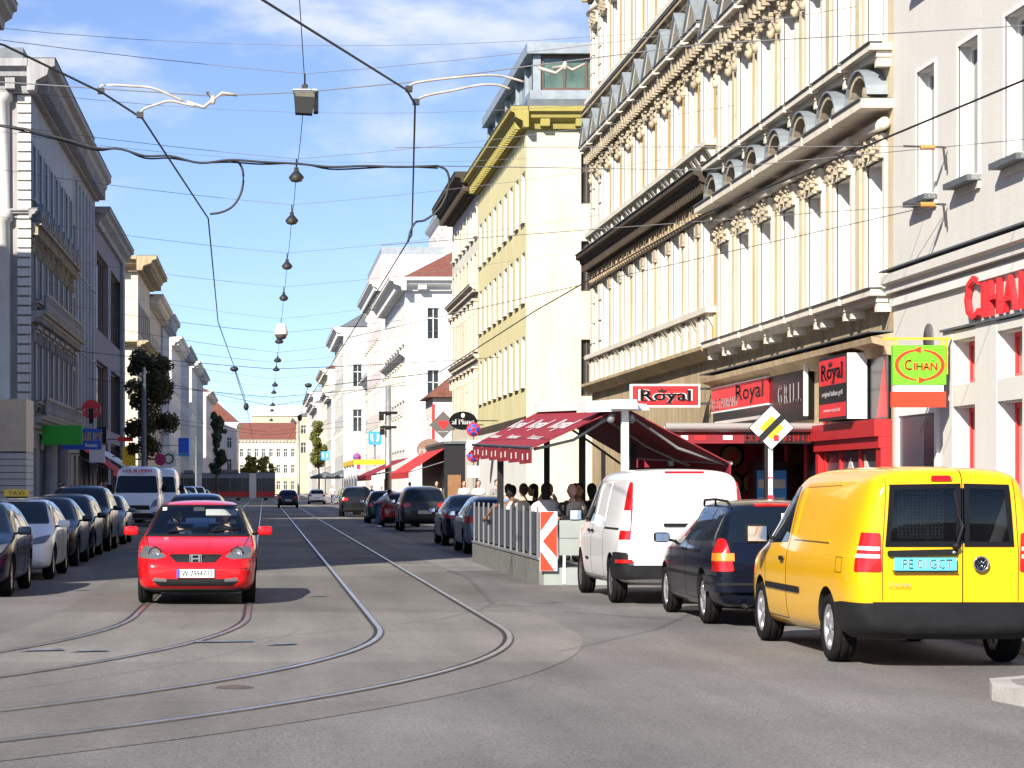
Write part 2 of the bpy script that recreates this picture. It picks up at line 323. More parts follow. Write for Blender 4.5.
        b.box(-.1, .1, -.18, .01, -.45, -.165)
    elif st == 'dark_sill': b.use('dark_zinc').box(-W - .12, W + .12, -.24, .01, -.11, -.01); b.use('corn_white'); b.box(-W - .1, W + .1, -.05, .01, -.24, -.113)
    _hm[k] = b.mesh('window_' + ('surround' if st in ('surround', 'thin') else 'sill' if 'sill' in st else 'hood')); return _hm[k]
PART_OF = dict(surround='window_surround', thin='window_surround', sill='window_sill', bsill='window_sill', csill='window_sill', dark_sill='window_sill')
def cornice_prof(p, h, z): return [(.02, z), (-p * .25, z), (-p * .32, z + h * .3), (-p * .72, z + h * .48), (-p * .78, z + h * .68), (-p, z + h * .76), (-p, z + h), (.02, z + h)]
def add_cornice(root, W, z, p, h, mt, dent=0, x0=0, top='dark_zinc', side=None, D=10):
    b = MB(mt); b.prism(cornice_prof(p, h, z), x0 - (p if side == 'L' else 0), W + (p if side == 'R' else 0), 'x')
    if dent:
        n = int((W - x0) / dent)
        for i in range(n): x = x0 + (i + .5) * (W - x0) / n; b.box(x - dent * .22, x + dent * .22, -p * .66, .01, z + h * .04, z + h * .46)
    if side:                                  # return along the wall that faces up the street
        pr = [((W - y if side == 'R' else y), zz) for y, zz in cornice_prof(p, h, z)]
        b.prism(pr, -.01, D, 'y')
        if dent:
            n = int(D / dent / 2.2)
            for i in range(n):
                y = (i + .5) * D / n; xa = W if side == 'R' else -p * .66; b.box(xa, xa + p * .66, y - dent * .3, y + dent * .3, z + h * .1, z + h * .46)
    if top: b.use(top).box(x0 - (p + .02 if side == 'L' else 0), W + (p + .02 if side == 'R' else 0), -p - .04, .0, z + h + .002, z + h + .03)
    return obj('cornice', b, root)
def building(label, side, x, y0, y1, H, wall, floors, D=14, group=None, bands=(), cornice=None, roof=None, near=(), reveal=None, frame='white_frame', trim='corn_white', cat='building', near_mat=None, near_kind='case', fz=0, chim=0):
    W = y1 - y0
    root = thing('apartment_building', label, cat, (x, y1 if side == 'R' else y0, 0), -PI / 2 if side == 'R' else PI / 2, group)
    mb = MB(wall); ops = []; wins = []
    for f in floors:
        us = f.get('us') or [(i + .5) * (W - 2 * f.get('m', 0)) / f['n'] + f.get('m', 0) for i in range(f['n'])]
        w = f['w']; pitch = (us[1] - us[0]) if len(us) > 1 else W
        for u in us:
            ops.append((u - w / 2, u + w / 2, f['z0'], f['z1'])); wins.append((u, f, pitch))
    dep = fz or .32
    grid_wall(mb, lambda u, z, d: (u, d, z), 0, W, 0, H, ops, dep, wall, bands, reveal)
    if side == 'R': Pn = lambda v, z, d: (W - d, v, z)
    else: Pn = lambda v, z, d: (d, v, z)
    grid_wall(mb, Pn, 0, D, 0, H, [tuple(o) for o in near], .2, near_mat or wall, ())
    far = 0 if side == 'R' else W
    mb.use(near_mat or wall).quad((far, 0, 0), (far, D, 0), (far, D, H), (far, 0, H)); mb.quad((0, D, 0), (W, D, 0), (W, D, H), (0, D, H)); mb.quad((0, 0, H), (W, 0, H), (W, D, H), (0, D, H))
    obj('wall', mb, root)
    for u, f, pitch in wins:
        w, h = f['w'], f['z1'] - f['z0']
        add_window(root, (u, dep, f['z0']), 0, w, h, f.get('frame', frame), f.get('glass', 'glass'), f.get('kind', 'case'))
        for st in f.get('st', ()): obj(PART_OF.get(st, 'window_hood'), hood_mesh(st, w, h, f.get('trim', trim), pitch), root, (u, 0, f['z0']))
    for v0, v1, z0, z1 in near:
        p = (W - .2, (v0 + v1) / 2, z0) if side == 'R' else (.2, (v0 + v1) / 2, z0)
        add_window(root, p, PI / 2 if side == 'R' else -PI / 2, v1 - v0, z1 - z0, frame, 'glass', near_kind)
    if cornice: 
        for c in (cornice if isinstance(cornice, list) else [cornice]): add_cornice(root, W, *c[:4], **(c[4] if len(c) > 4 else {}))
    if roof:
        rm, rh, kind = roof; b = MB(rm); e = .45
        if kind == 'gable': b.prism([(-e, H + .04), (D + e, H + .04), (D / 2, H + rh)], -.15, W + .15, 'x')
        elif kind == 'hip':
            a = min(D / 2, W / 2); vs = [(-e, -e, H + .04), (W + e, -e, H + .04), (W + e, D + e, H + .04), (-e, D + e, H + .04), (a, D / 2, H + rh), (W - a, D / 2, H + rh)]
            b.add(vs, [(0, 1, 5, 4), (1, 2, 5), (2, 3, 4, 5), (3, 0, 4), (3, 2, 1, 0)])
        elif kind == 'mansard': b.prism([(-.1, H + .04), (.9, H + rh), (D - .9, H + rh), (D + .1, H + .04)], 0.05, W - .05, 'x')
        else: b.box(.03, W - .03, .05, D - .05, H + .02, H + rh)
        r = obj('roof', b, root); rr = random.Random(int(y0))
        if kind != 'flat' or chim:
            for i in range(2):
                c = MB('pinkish'); cx = W * rr.uniform(.2, .8); c.box(cx, cx + rr.uniform(.5, 1.2), D * .4, D * .4 + .7, H + rh * .5, H + rh + rr.uniform(.5, 1.1)); obj('chimney', c, r)
    return root, W
def pilasters(root, us, z0, z1, w, p, mt, cap=None):
    b = MB(mt); b.box(-w / 2, w / 2, -p, .01, 0, z1 - z0)
    if cap: b.use(cap); b.box(-w / 2 - .06, w / 2 + .06, -p - .06, .01, z1 - z0 - .40, z1 - z0 - .32); b.box(-w / 2 - .03, w / 2 + .03, -p - .04, .01, z1 - z0 - .30, z1 - z0 - .02)
    me = b.mesh('pilaster')
    for u in us: obj('pilaster', me, root, (u, 0, z0))
def quoins(root, u, z0, z1, w, mt, p=.07, side=None):
    b = MB(mt); n = int((z1 - z0) / .62)
    for i in range(n): z = z0 + i * (z1 - z0) / n; b.box(u - w / 2, u + w / 2, -p, .01, z + .04, z + (z1 - z0) / n - .04)
    obj('quoin_strip', b, root)
# ================= right side of the street
FL = lambda z0, z1, n, w, *st, **k: dict(z0=z0, z1=z1, n=n, w=w, st=st, **k)
# R0: pale grey house at the frame's right edge
us0 = [2.2 + 2.55 * i for i in range(8)]
r0, W0 = building('pale grey plain plastered house at the right edge with red letters on its wall', 'R', 12, 22.4, 44.6, 19.5, 'pale_grey',
    [dict(z0=6.9, z1=9.25, us=us0, w=1.15, st=('thin', 'dark_sill'), trim='bright_white', kind='pane2'), dict(z0=10.9, z1=13.2, us=us0, w=1.15, st=('thin', 'dark_sill'), trim='bright_white', kind='pane2'),
     dict(z0=14.9, z1=17.2, us=us0, w=1.15, st=('thin', 'dark_sill'), trim='bright_white', kind='pane2'),
     dict(z0=3.42, z1=4.16, us=[4.75, 7.2, 9.7, 12.2], w=1.25, frame='red_frame', kind='pane2', glass='glass_curtain'), dict(z0=.5, z1=3.02, us=[4.75, 7.2, 9.7, 12.2], w=1.25, frame='red_frame', kind='pane2', glass='glass_curtain')],
    cornice=[(18.7, .7, .8, 'corn_white')], roof=('red_tile', 3.5, 'gable'), reveal='bright_white', fz=.2)
b = MB('pale_grey'); b.prism([(.02, 5.32), (-.16, 5.32), (-.16, 5.46), (-.26, 5.5), (-.26, 5.66), (.02, 5.72)], 0, W0, 'x'); b.use('dark_zinc').box(0, W0, -.29, -.0, 5.722, 5.75); obj('cornice', b, r0)
b = MB('bright_white'); b.prism([(.02, 5.08), (-.08, 5.08), (-.08, 5.24), (.02, 5.24)], 0, W0, 'x'); obj('ledge', b, r0)
b = MB('pale_grey'); 
for a, c in ((3.55, 4.1), (5.4, 6.55), (7.85, 9.05), (10.35, 11.55), (12.85, 16.1)): b.box(a, c, -.09, .01, .02, 4.36)
b.box(3.55, 16.1, -.085, .01, 4.18, 4.34); b.box(3.55, 16.1, -.083, .01, 3.04, 3.40); b.use('dark_zinc').box(3.5, 16.1, -.14, .01, 4.362, 4.40)
obj('shopfront_frame', b, r0)
# glazed door beside the green sign
b = MB('white_frame'); b.box(.35, .5, -.06, .01, .15, 3.2); b.box(2.9, 3.05, -.06, .01, .15, 3.2); b.box(.5, 2.9, -.055, .01, 1.02, 1.14); b.box(.5, 2.9, -.055, .01, 2.98, 3.2)
d = obj('door', b, r0); p = MB('dark_screen'); p.box(.5, 2.9, -.02, .01, 1.14, 2.98); p.box(.5, 2.9, -.021, .01, .2, 1.02); obj('pane', p, d)
# R1: ornate cream house with arch hoods
r1, W1 = building('ornate cream stucco house with arched grey metal window hoods above the black grill signboard', 'R', 12, 44.6, 62.1, 19.6, 'cream',
    [FL(5.45, 8.0, 7, 1.3, 'surround', 'bsill', 'head', 'seg', trim='corn_white', glass='glass_curtain'), FL(10.15, 12.75, 7, 1.3, 'surround', 'bsill', 'head', 'tri', trim='corn_white', glass='glass_curtain'), FL(15.2, 17.5, 7, 1.3, 'surround', 'csill', 'shelf', trim='corn_white', glass='glass_curtain')],
    fz=.44, bands=[(0, 4.4, 'cream_dirty'), (4.4, 5.4, 'cream_dirty')], cornice=[(18.7, .9, .9, 'cream', dict(dent=.5)), (13.95, .35, .3, 'cream')], roof=('red_tile', 3.5, 'gable'), reveal='bright_white')
pitch = W1 / 7
pilasters(r1, [i * pitch for i in range(1, 7)], 5.5, 8.5, .24, .05, 'cream', 'ornament'); pilasters(r1, [i * pitch for i in range(1, 7)], 10.2, 13.3, .24, .05, 'cream', 'ornament')
b = MB('cream_dirty'); b.prism([(.02, 4.16), (-.12, 4.18), (-.18, 4.34), (-.40, 4.40), (-.43, 4.52), (.02, 4.60)], .02, W1 - .02, 'x'); b.use('dark_zinc').box(.02, W1 - .02, -.46, -.0, 4.605, 4.63); obj('cornice', b, r1)
# R2: ochre and white house
r2, W2 = building('tall ochre and white stucco house with triangular window gables, long dark cornice and quoined corner', 'R', 12, 62.1, 85.6, 20.6, 'ochre',
    [FL(6.45, 9.0, 10, 1.25, 'surround', 'csill', trim='corn_white', glass='glass_curtain'), FL(10.9, 13.25, 10, 1.25, 'surround', 'csill', 'tri', trim='corn_white', glass='glass_curtain'), FL(15.75, 18.3, 10, 1.25, 'surround', 'csill', 'head', trim='corn_white', glass='glass_curtain')],
    bands=[(0, 5.2, 'cream_dirty')], fz=.44, cornice=[(9.48, .6, .62, 'dark_trim', dict(dent=.34)), (14.75, .4, .55, 'cream_dirty'), (19.3, .6, 1.1, 'cream_dirty', dict(dent=.5))], roof=('zinc', 3.2, 'gable'), reveal='bright_white')
p2 = W2 / 10
b = MB('cream_dirty'); b.box(.05, W2 - .05, -.10, .01, 9.0, 9.476)
for i in range(48): x = .3 + i * (W2 - .6) / 47; b.box(x - .12, x + .12, -.15, .0, 9.06, 9.36)
b.use('dark_trim').box(.05, W2 - .05, -.13, .0, 8.94, 8.998); obj('frieze', b, r2)
pilasters(r2, [i * p2 for i in range(2, 10)], 6.3, 8.9, .34, .05, 'cream', 'ornament')
for u in (.3, p2 - .1):
    for z0, z1 in ((5.4, 9.0), (10.3, 14.6), (15.4, 19.2)): quoins(r2, u, z0, z1, .62, 'corn_white')
b = MB('cream_dirty'); b.prism([(.02, 5.05), (-.2, 5.1), (-.4, 5.3), (-.4, 5.4), (.02, 5.46)], .02, W2 - .02, 'x'); obj('cornice', b, r2)
b = MB('ochre'); b.box(.1, W2 - .1, -.05, .01, 5.462, 6.25)
for i in range(20): x = .6 + i * (W2 - 1.2) / 19; b.use('corn_white').box(x - .24, x + .24, -.16, .01, 5.47, 6.2)
obj('frieze', b, r2)
# R3: pale yellow house behind the side street
r3, W3 = building('pale yellow plain house with olive eaves, grey glazed rooftop room and blank near wall', 'R', 12, 107, 131, 18.9, 'pale_yellow',
    [FL(6.3, 8.6, 9, 1.3, 'sill', trim='corn_white', glass='glass_curtain'), FL(10.2, 12.5, 9, 1.3, 'sill', trim='corn_white', glass='glass_curtain'), FL(13.9, 16.2, 9, 1.3, 'sill', trim='corn_white', glass='glass_curtain')], D=16,
    bands=[(0, 4.5, 'bright_white'), (4.5, 4.9, 'dark_trim')], cornice=[(18.0, .8, .95, 'olive', dict(dent=.7, side='R', D=16))], roof=('dark_zinc', .5, 'flat'),
    near=[(2.5, 3.05, 14.6, 16.9), (2.5, 3.05, 10.6, 12.9), (2.5, 3.05, 5.8, 8.4)], reveal='bright_white', near_mat='cream_wash', frame='brown_frame')
b = MB('zinc'); b.box(1.5, W3 - .3, .2, 9, 19.42, 19.85); b.box(1.5, W3 - .1, .05, 9, 21.5, 22.0)
for x in (1.6, 6, 11, 16, 20, W3 - .9): b.box(x, x + .35, .35, .7, 19.85, 21.5)
for y in (.35, 3.0, 5.6): b.box(W3 - .75, W3 - .4, y, y + .35, 19.85, 21.5)
u = obj('rooftop_room', b, r3)
g = MB('glass_green'); g.box(1.9, W3 - .6, .5, .54, 19.85, 21.5); g.box(W3 - .62, W3 - .58, .5, 6, 19.85, 21.5); obj('pane', g, u)
f = MB('brown_frame')
for y in (.75, 1.75, 2.75, 3.4, 4.4, 5.4): f.box(W3 - .57, W3 - .5, y, y + .1, 19.85, 21.5)
for z in (19.86, 21.36): f.box(W3 - .57, W3 - .495, .7, 6, z, z + .13)
obj('window_frame', f, u)
b = MB('zinc'); b.box(-.2, 2.2, .4, 2.5, 19.4, 20.8); b.box(3.5, 6, .2, 2, 19.45, 20.6); obj('dormer', b, r3)
# R4
r4, W4 = building('narrow beige four storey house with dark dentil eaves beside the pale yellow house', 'R', 12, 131, 149, 19.2, 'corn_white',
    [FL(5.6, 8.0, 7, 1.2, 'surround', 'shelf', trim='beige'), FL(9.4, 11.8, 7, 1.2, 'surround', 'shelf', trim='beige'), FL(13.2, 14.8, 7, 1.1, 'surround', trim='beige'), FL(15.9, 17.4, 7, 1.1, 'surround', trim='corn_white')],
    bands=[(0, 4.6, 'corn_white'), (4.6, 9, 'beige'), (9, 12.6, 'sand')], cornice=[(18.2, 1.3, 1.1, 'dark_trim', dict(dent=.8)), (12.6, .5, .4, 'beige', dict(dent=.6)), (8.8, .3, .3, 'beige', dict(dent=.6))], roof=('dark_zinc', 1.5, 'gable'), near_mat='bright_white')
# low corner annexe with brown roof
rs, _ = building('low white corner house with brown overhanging roof and red corner edges', 'R', 10.9, 151, 158, 7.4, 'bright_white', [FL(4.2, 6.2, 2, 1.0, 'sill')], D=5, near=[(1.2, 2.2, 4.2, 6.2)], roof=('brown_tile', 2.4, 'hip'))
b = MB('red_frame'); b.box(6.99, 7.06, -.06, .1, 2, 7); obj('corner_edge', b, rs); b = MB('red_frame'); b.box(6.99, 7.06, 4.95, 5.06, 2, 7); obj('corner_edge', b, rs)
# R5
r5, W5 = building('white house with red tiled hip roof and tall narrow windows on its near wall', 'R', 12, 199, 232, 19.3, 'bright_white',
    [FL(5.0, 7.4, 8, 1.3, 'surround', 'shelf'), FL(9.2, 11.8, 8, 1.3, 'surround', 'shelf'), FL(14, 16.2, 8, 1.3, 'surround')], D=14, cornice=[(18.3, 1.4, 1.1, 'bright_white', dict(dent=1.2, side='R', D=14)), (12.7, .5, .4, 'bright_white')],
    roof=('red_tile', 4.3, 'hip'), near=[(1.9, 2.9, 14.2, 16.9), (1.9, 2.9, 8.4, 11.6), (5.2, 6.2, 14.2, 16.9), (5.2, 6.2, 8.4, 11.6)])
rt, _ = building('pale narrow rooftop tower block rising behind the red tiled roof', 'R', 18.5, 236, 262, 30.5, 'pinkish', [FL(22, 24, 5, 1.4), FL(26.5, 28.5, 5, 1.4)], D=12, cornice=[(29.6, .5, .5, 'white_stucco')], roof=('zinc', .8, 'flat'), chim=1)
r6, _ = building('tall pinkish white house with stepped top beyond the red tiled roof', 'R', 12, 240, 272, 25.5, 'pinkish', [FL(5, 7.6, 8, 1.4, 'shelf'), FL(9.5, 12, 8, 1.4, 'shelf'), FL(14, 16.5, 8, 1.4, 'shelf'), FL(18.5, 21, 8, 1.4, 'shelf')], cornice=[(19.8 + 2, 1.2, 1, 'bright_white', dict(dent=1.2))], roof=('zinc', .8, 'flat'))
r7, _ = building('white house with long sloping grey roof edge and single window on its near wall', 'R', 10.6, 312, 350, 23, 'far_white', [FL(6, 9, 9, 1.5, 'shelf'), FL(11.5, 14.5, 9, 1.5, 'shelf'), FL(17, 20, 9, 1.5, 'shelf')], D=16, cornice=[(21.8, 1.4, 1.2, 'bright_white', dict(dent=1.4))], roof=('dark_zinc', 5, 'gable'), near=[(4.3, 5.5, 9, 12), (4.3, 5.5, 15, 18), (1.3, 2.5, 15, 18), (1.3, 2.5, 9, 12)], group='white houses far down the right side')
far_r = [('far_white', 16, 10.2, 354, 378, 'zinc', 'white house with grey roof behind the long sloping roof edge'), ('corn_white', 21, 10.4, 382, 420, 'red_tile', 'cream house with small red roof far down the right side'), ('far_white', 17, 9.6, 424, 470, 'dark_zinc', 'far white house with a dark dormer roof on the right side'), ('white_stucco', 21, 10, 474, 540, 'zinc', 'most distant white house on the right side of the street')]
for w_, H_, x_, a_, b_, rf, lb in far_r:
    n_ = int((b_ - a_) / 4.2); building(lb, 'R', x_, a_, b_, H_, w_, [FL(5 + 4 * k, 7.5 + 4 * k, n_, 1.5, 'sill') for k in range(int((H_ - 5) / 4))], cornice=[(H_ - 1, 1.2, 1, w_, dict(dent=1.4))], roof=(rf, 3, 'gable'), near=[(1.5, 2.6, 10, 12.4), (4, 5.1, 10, 12.4)], group='white houses far down the right side')
rr8, _ = building('white house with flat roof tucked between the sloping roof edge and the pinkish house', 'R', 13.4, 275, 309, 15.5, 'far_white', [FL(6, 8.5, 7, 1.5, 'sill'), FL(10.4, 12.8, 7, 1.5, 'sill')], cornice=[(14.5, .9, 1, 'bright_white')], roof=('dark_zinc', 2.2, 'gable'), near=[(1, 2.1, 9, 12)], group='white houses far down the right side')
# ================= left side of the street
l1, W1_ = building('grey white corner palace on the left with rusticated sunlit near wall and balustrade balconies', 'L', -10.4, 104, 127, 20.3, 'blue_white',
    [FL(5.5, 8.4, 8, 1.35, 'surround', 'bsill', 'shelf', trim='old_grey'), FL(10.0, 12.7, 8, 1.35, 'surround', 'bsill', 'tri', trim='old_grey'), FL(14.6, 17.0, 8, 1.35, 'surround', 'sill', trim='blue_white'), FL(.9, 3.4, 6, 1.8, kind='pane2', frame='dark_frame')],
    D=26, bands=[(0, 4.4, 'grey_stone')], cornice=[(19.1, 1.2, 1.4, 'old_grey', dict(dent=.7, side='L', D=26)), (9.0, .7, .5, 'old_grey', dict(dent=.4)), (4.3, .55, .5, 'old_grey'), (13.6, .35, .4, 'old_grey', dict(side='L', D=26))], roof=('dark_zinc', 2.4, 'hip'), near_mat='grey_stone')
b = MB('white_stucco')                        # rusticated courses, drum pilaster and quoins on the near wall
n = 44
for i in range(n):
    z = .3 + i * 18.8 / n
    b.box(-.10, .01, 1.9, 26, z + .045, z + 18.8 / n - .045)
    b.box(-.12, .01, -.05, .55, z + .045, z + 18.8 / n - .045)
obj('rusticated_course', b, l1)
b = MB('white_stucco'); b.lathe([(.42, .3), (.42, 4.3), (.5, 4.35), (.5, 4.6), (.4, 4.7), (.38, 13.4), (.5, 13.5), (.5, 13.9), (.38, 14), (.36, 18.7), (.5, 18.8), (.5, 19.1)], (-.1, 1.25, 0), 'z', 14); obj('pilaster', b, l1)
b = MB('dark_zinc'); b.box(-1.0, 1.5, .2, 2.6, 20.5, 21.0); b.use('red_tile').prism([(2.6, 20.6), (12, 20.6), (7, 23.0)], .6, 8, 'x'); obj('roof_edge', b, l1)
b = MB('old_grey')
for zb in (4.85, 9.55):
    b.box(1.6, W1_ - .2, -.62, -.45, zb + .75, zb + .88); b.box(1.6, W1_ - .2, -.62, -.45, zb, zb + .08)
    for i in range(44): x = 1.8 + i * (W1_ - 2.2) / 43; b.lathe([(.06, zb + .08), (.1, zb + .25), (.05, zb + .5), (.08, zb + .75)], (x, -.54, 0), 'z', 6)
obj('balustrade', b, l1)
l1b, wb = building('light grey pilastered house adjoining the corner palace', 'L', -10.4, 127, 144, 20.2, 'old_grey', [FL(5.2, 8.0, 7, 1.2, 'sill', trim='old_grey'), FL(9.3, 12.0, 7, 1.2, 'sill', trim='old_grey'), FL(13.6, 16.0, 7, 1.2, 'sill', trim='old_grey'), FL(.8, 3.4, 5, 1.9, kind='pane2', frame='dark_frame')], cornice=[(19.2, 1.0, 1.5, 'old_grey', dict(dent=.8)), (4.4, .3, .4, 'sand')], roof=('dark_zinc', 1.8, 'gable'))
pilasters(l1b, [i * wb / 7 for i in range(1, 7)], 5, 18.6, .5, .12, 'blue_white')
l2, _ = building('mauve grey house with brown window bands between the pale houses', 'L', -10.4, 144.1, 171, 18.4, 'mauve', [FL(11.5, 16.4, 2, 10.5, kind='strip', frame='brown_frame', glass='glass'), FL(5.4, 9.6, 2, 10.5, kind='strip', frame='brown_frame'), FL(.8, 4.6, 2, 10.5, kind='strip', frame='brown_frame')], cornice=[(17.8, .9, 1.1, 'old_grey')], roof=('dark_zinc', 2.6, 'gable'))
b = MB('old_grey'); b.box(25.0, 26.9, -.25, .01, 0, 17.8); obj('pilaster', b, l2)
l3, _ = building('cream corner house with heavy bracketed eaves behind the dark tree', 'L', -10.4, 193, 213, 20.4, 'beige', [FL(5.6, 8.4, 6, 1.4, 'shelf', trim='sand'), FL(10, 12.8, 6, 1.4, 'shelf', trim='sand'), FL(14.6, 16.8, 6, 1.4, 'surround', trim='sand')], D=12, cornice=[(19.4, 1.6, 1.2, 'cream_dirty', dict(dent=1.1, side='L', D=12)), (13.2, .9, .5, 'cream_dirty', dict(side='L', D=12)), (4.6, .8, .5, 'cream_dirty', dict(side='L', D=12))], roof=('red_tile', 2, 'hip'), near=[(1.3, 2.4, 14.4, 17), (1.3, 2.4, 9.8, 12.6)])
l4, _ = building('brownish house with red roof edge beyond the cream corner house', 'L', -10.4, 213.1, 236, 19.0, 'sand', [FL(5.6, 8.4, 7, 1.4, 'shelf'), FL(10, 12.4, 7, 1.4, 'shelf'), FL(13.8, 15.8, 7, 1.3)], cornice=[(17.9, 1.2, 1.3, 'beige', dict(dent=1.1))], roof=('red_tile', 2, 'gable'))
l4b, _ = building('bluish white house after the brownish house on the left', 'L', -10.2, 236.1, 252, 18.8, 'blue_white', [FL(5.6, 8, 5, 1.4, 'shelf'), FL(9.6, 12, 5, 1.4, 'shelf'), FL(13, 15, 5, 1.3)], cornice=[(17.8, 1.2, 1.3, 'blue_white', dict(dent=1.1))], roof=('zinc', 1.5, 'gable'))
far_l = [('bright_white', 18.6, 263, 292, 'zinc', 'pale blue white house with zinc roof beyond the second gap on the left'), ('blue_white', 19.4, 292.2, 325, 'dark_zinc', 'grey white house with dark eaves further down the left side'), ('white_stucco', 19.8, 337, 362, 'red_tile', 'white house with a sunlit near wall and little red roof on the left'), ('blue_white', 20, 362.3, 400, 'zinc', 'distant bluish house just before the dark street tree'), ('pinkish', 19, 420, 470, 'red_tile', 'pinkish far house with orange tiled roof on the left')]
for w_, H_, a_, b_, rf, lb in far_l:
    n_ = int((b_ - a_) / 4.2); building(lb, 'L', -10.4, a_, b_, H_, w_, [FL(5 + 3.8 * k, 7.4 + 3.8 * k, n_, 1.4, 'sill') for k in range(int((H_ - 5) / 3.8))], cornice=[(H_ - 1, 1.2, 1, w_, dict(dent=1.2))], roof=(rf, 3, 'gable'), near=[(1.5, 2.6, 9, 11.4), (4, 5.1, 9, 11.4)])
building('pinkish house with orange tiled gable standing across the left end of the street', 'L', -5.6, 478, 520, 15.0, 'pinkish', [FL(5, 7.4, 6, 1.4, 'sill'), FL(9.5, 12, 6, 1.4, 'sill')], D=8, near=[(1, 2, 9.6, 11.8), (3.5, 4.5, 9.6, 11.8), (6, 7, 9.6, 11.8), (1, 2, 5, 7.4), (3.5, 4.5, 5, 7.4)], cornice=[(14.2, .6, .8, 'corn_white')], roof=('red_tile', 4, 'gable'))
building('cream house with a dark dormer row at the right end of the street', 'R', 7.6, 545, 590, 18, 'cream', [FL(5, 7.5, 9, 1.5, 'sill'), FL(9.5, 12, 9, 1.5, 'sill'), FL(13.5, 16, 9, 1.5, 'sill')], near=[(1, 2.2, 9.5, 12), (4, 5.2, 9.5, 12), (1, 2.2, 14, 16), (4, 5.2, 14, 16)], cornice=[(17, 1, 1, 'corn_white')], roof=('dark_zinc', 3, 'gable'))
# corner block on the near left: stands outside the frame and shades the road
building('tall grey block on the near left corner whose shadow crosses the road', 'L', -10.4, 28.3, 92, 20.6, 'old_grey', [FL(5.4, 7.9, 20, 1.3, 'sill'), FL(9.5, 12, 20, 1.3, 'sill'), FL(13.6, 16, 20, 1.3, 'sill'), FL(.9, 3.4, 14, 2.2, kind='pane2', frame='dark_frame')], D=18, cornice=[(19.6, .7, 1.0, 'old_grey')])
# houses that close the street at its far end
e1 = thing('apartment_building', 'long pale cream house with red roof closing the far end of the street', 'building', (-6.5, 552, 0))
mb = MB('corn_white'); cols = [1.3 + 1.72 * i for i in range(8)]; ops = [(u - .45, u + .45, z, z + 2) for u in cols for z in (1, 4.9, 8.7)]
grid_wall(mb, lambda u, z, d: (u, d, z), 0, 14.6, 0, 12.4, ops, .2, 'corn_white', [(0, 4, 'cream')]); mb.use('corn_white').box(0, 14.6, .5, 14, 0, 12.4); obj('wall', mb, e1)
for u in cols:
    for z in (1, 4.9, 8.7): add_window(e1, (u, .2, z), 0, .9, 2)
add_cornice(e1, 14.6, 12.2, .6, .6, 'corn_white', .8); b = MB('red_tile'); b.prism([(-.4, 12.9), (14.4, 12.9), (7, 17)], -.1, 14.7, 'x'); obj('roof', b, e1)
e2 = thing('apartment_building', 'tall cream house with small roof windows standing behind the red roofed end house', 'building', (-3.5, 640, 0))
mb = MB('cream'); cols = [1.5 + 2.2 * i for i in range(13)]; ops = [(u - .5, u + .5, z, z + 2.2) for u in cols for z in (12, 16.5)]
grid_wall(mb, lambda u, z, d: (u, d, z), 0, 30, 0, 21, ops, .2, 'cream'); mb.use('cream').box(0, 30, .5, 14, 0, 21); obj('wall', mb, e2)
for u in cols:
    for z in (12, 16.5): add_window(e2, (u, .2, z), 0, 1, 2.2)
b = MB('corn_white'); b.prism([(-.3, 21.1), (14, 21.1), (10, 24), (3, 24)], 0, 30, 'x'); obj('roof', b, e2)
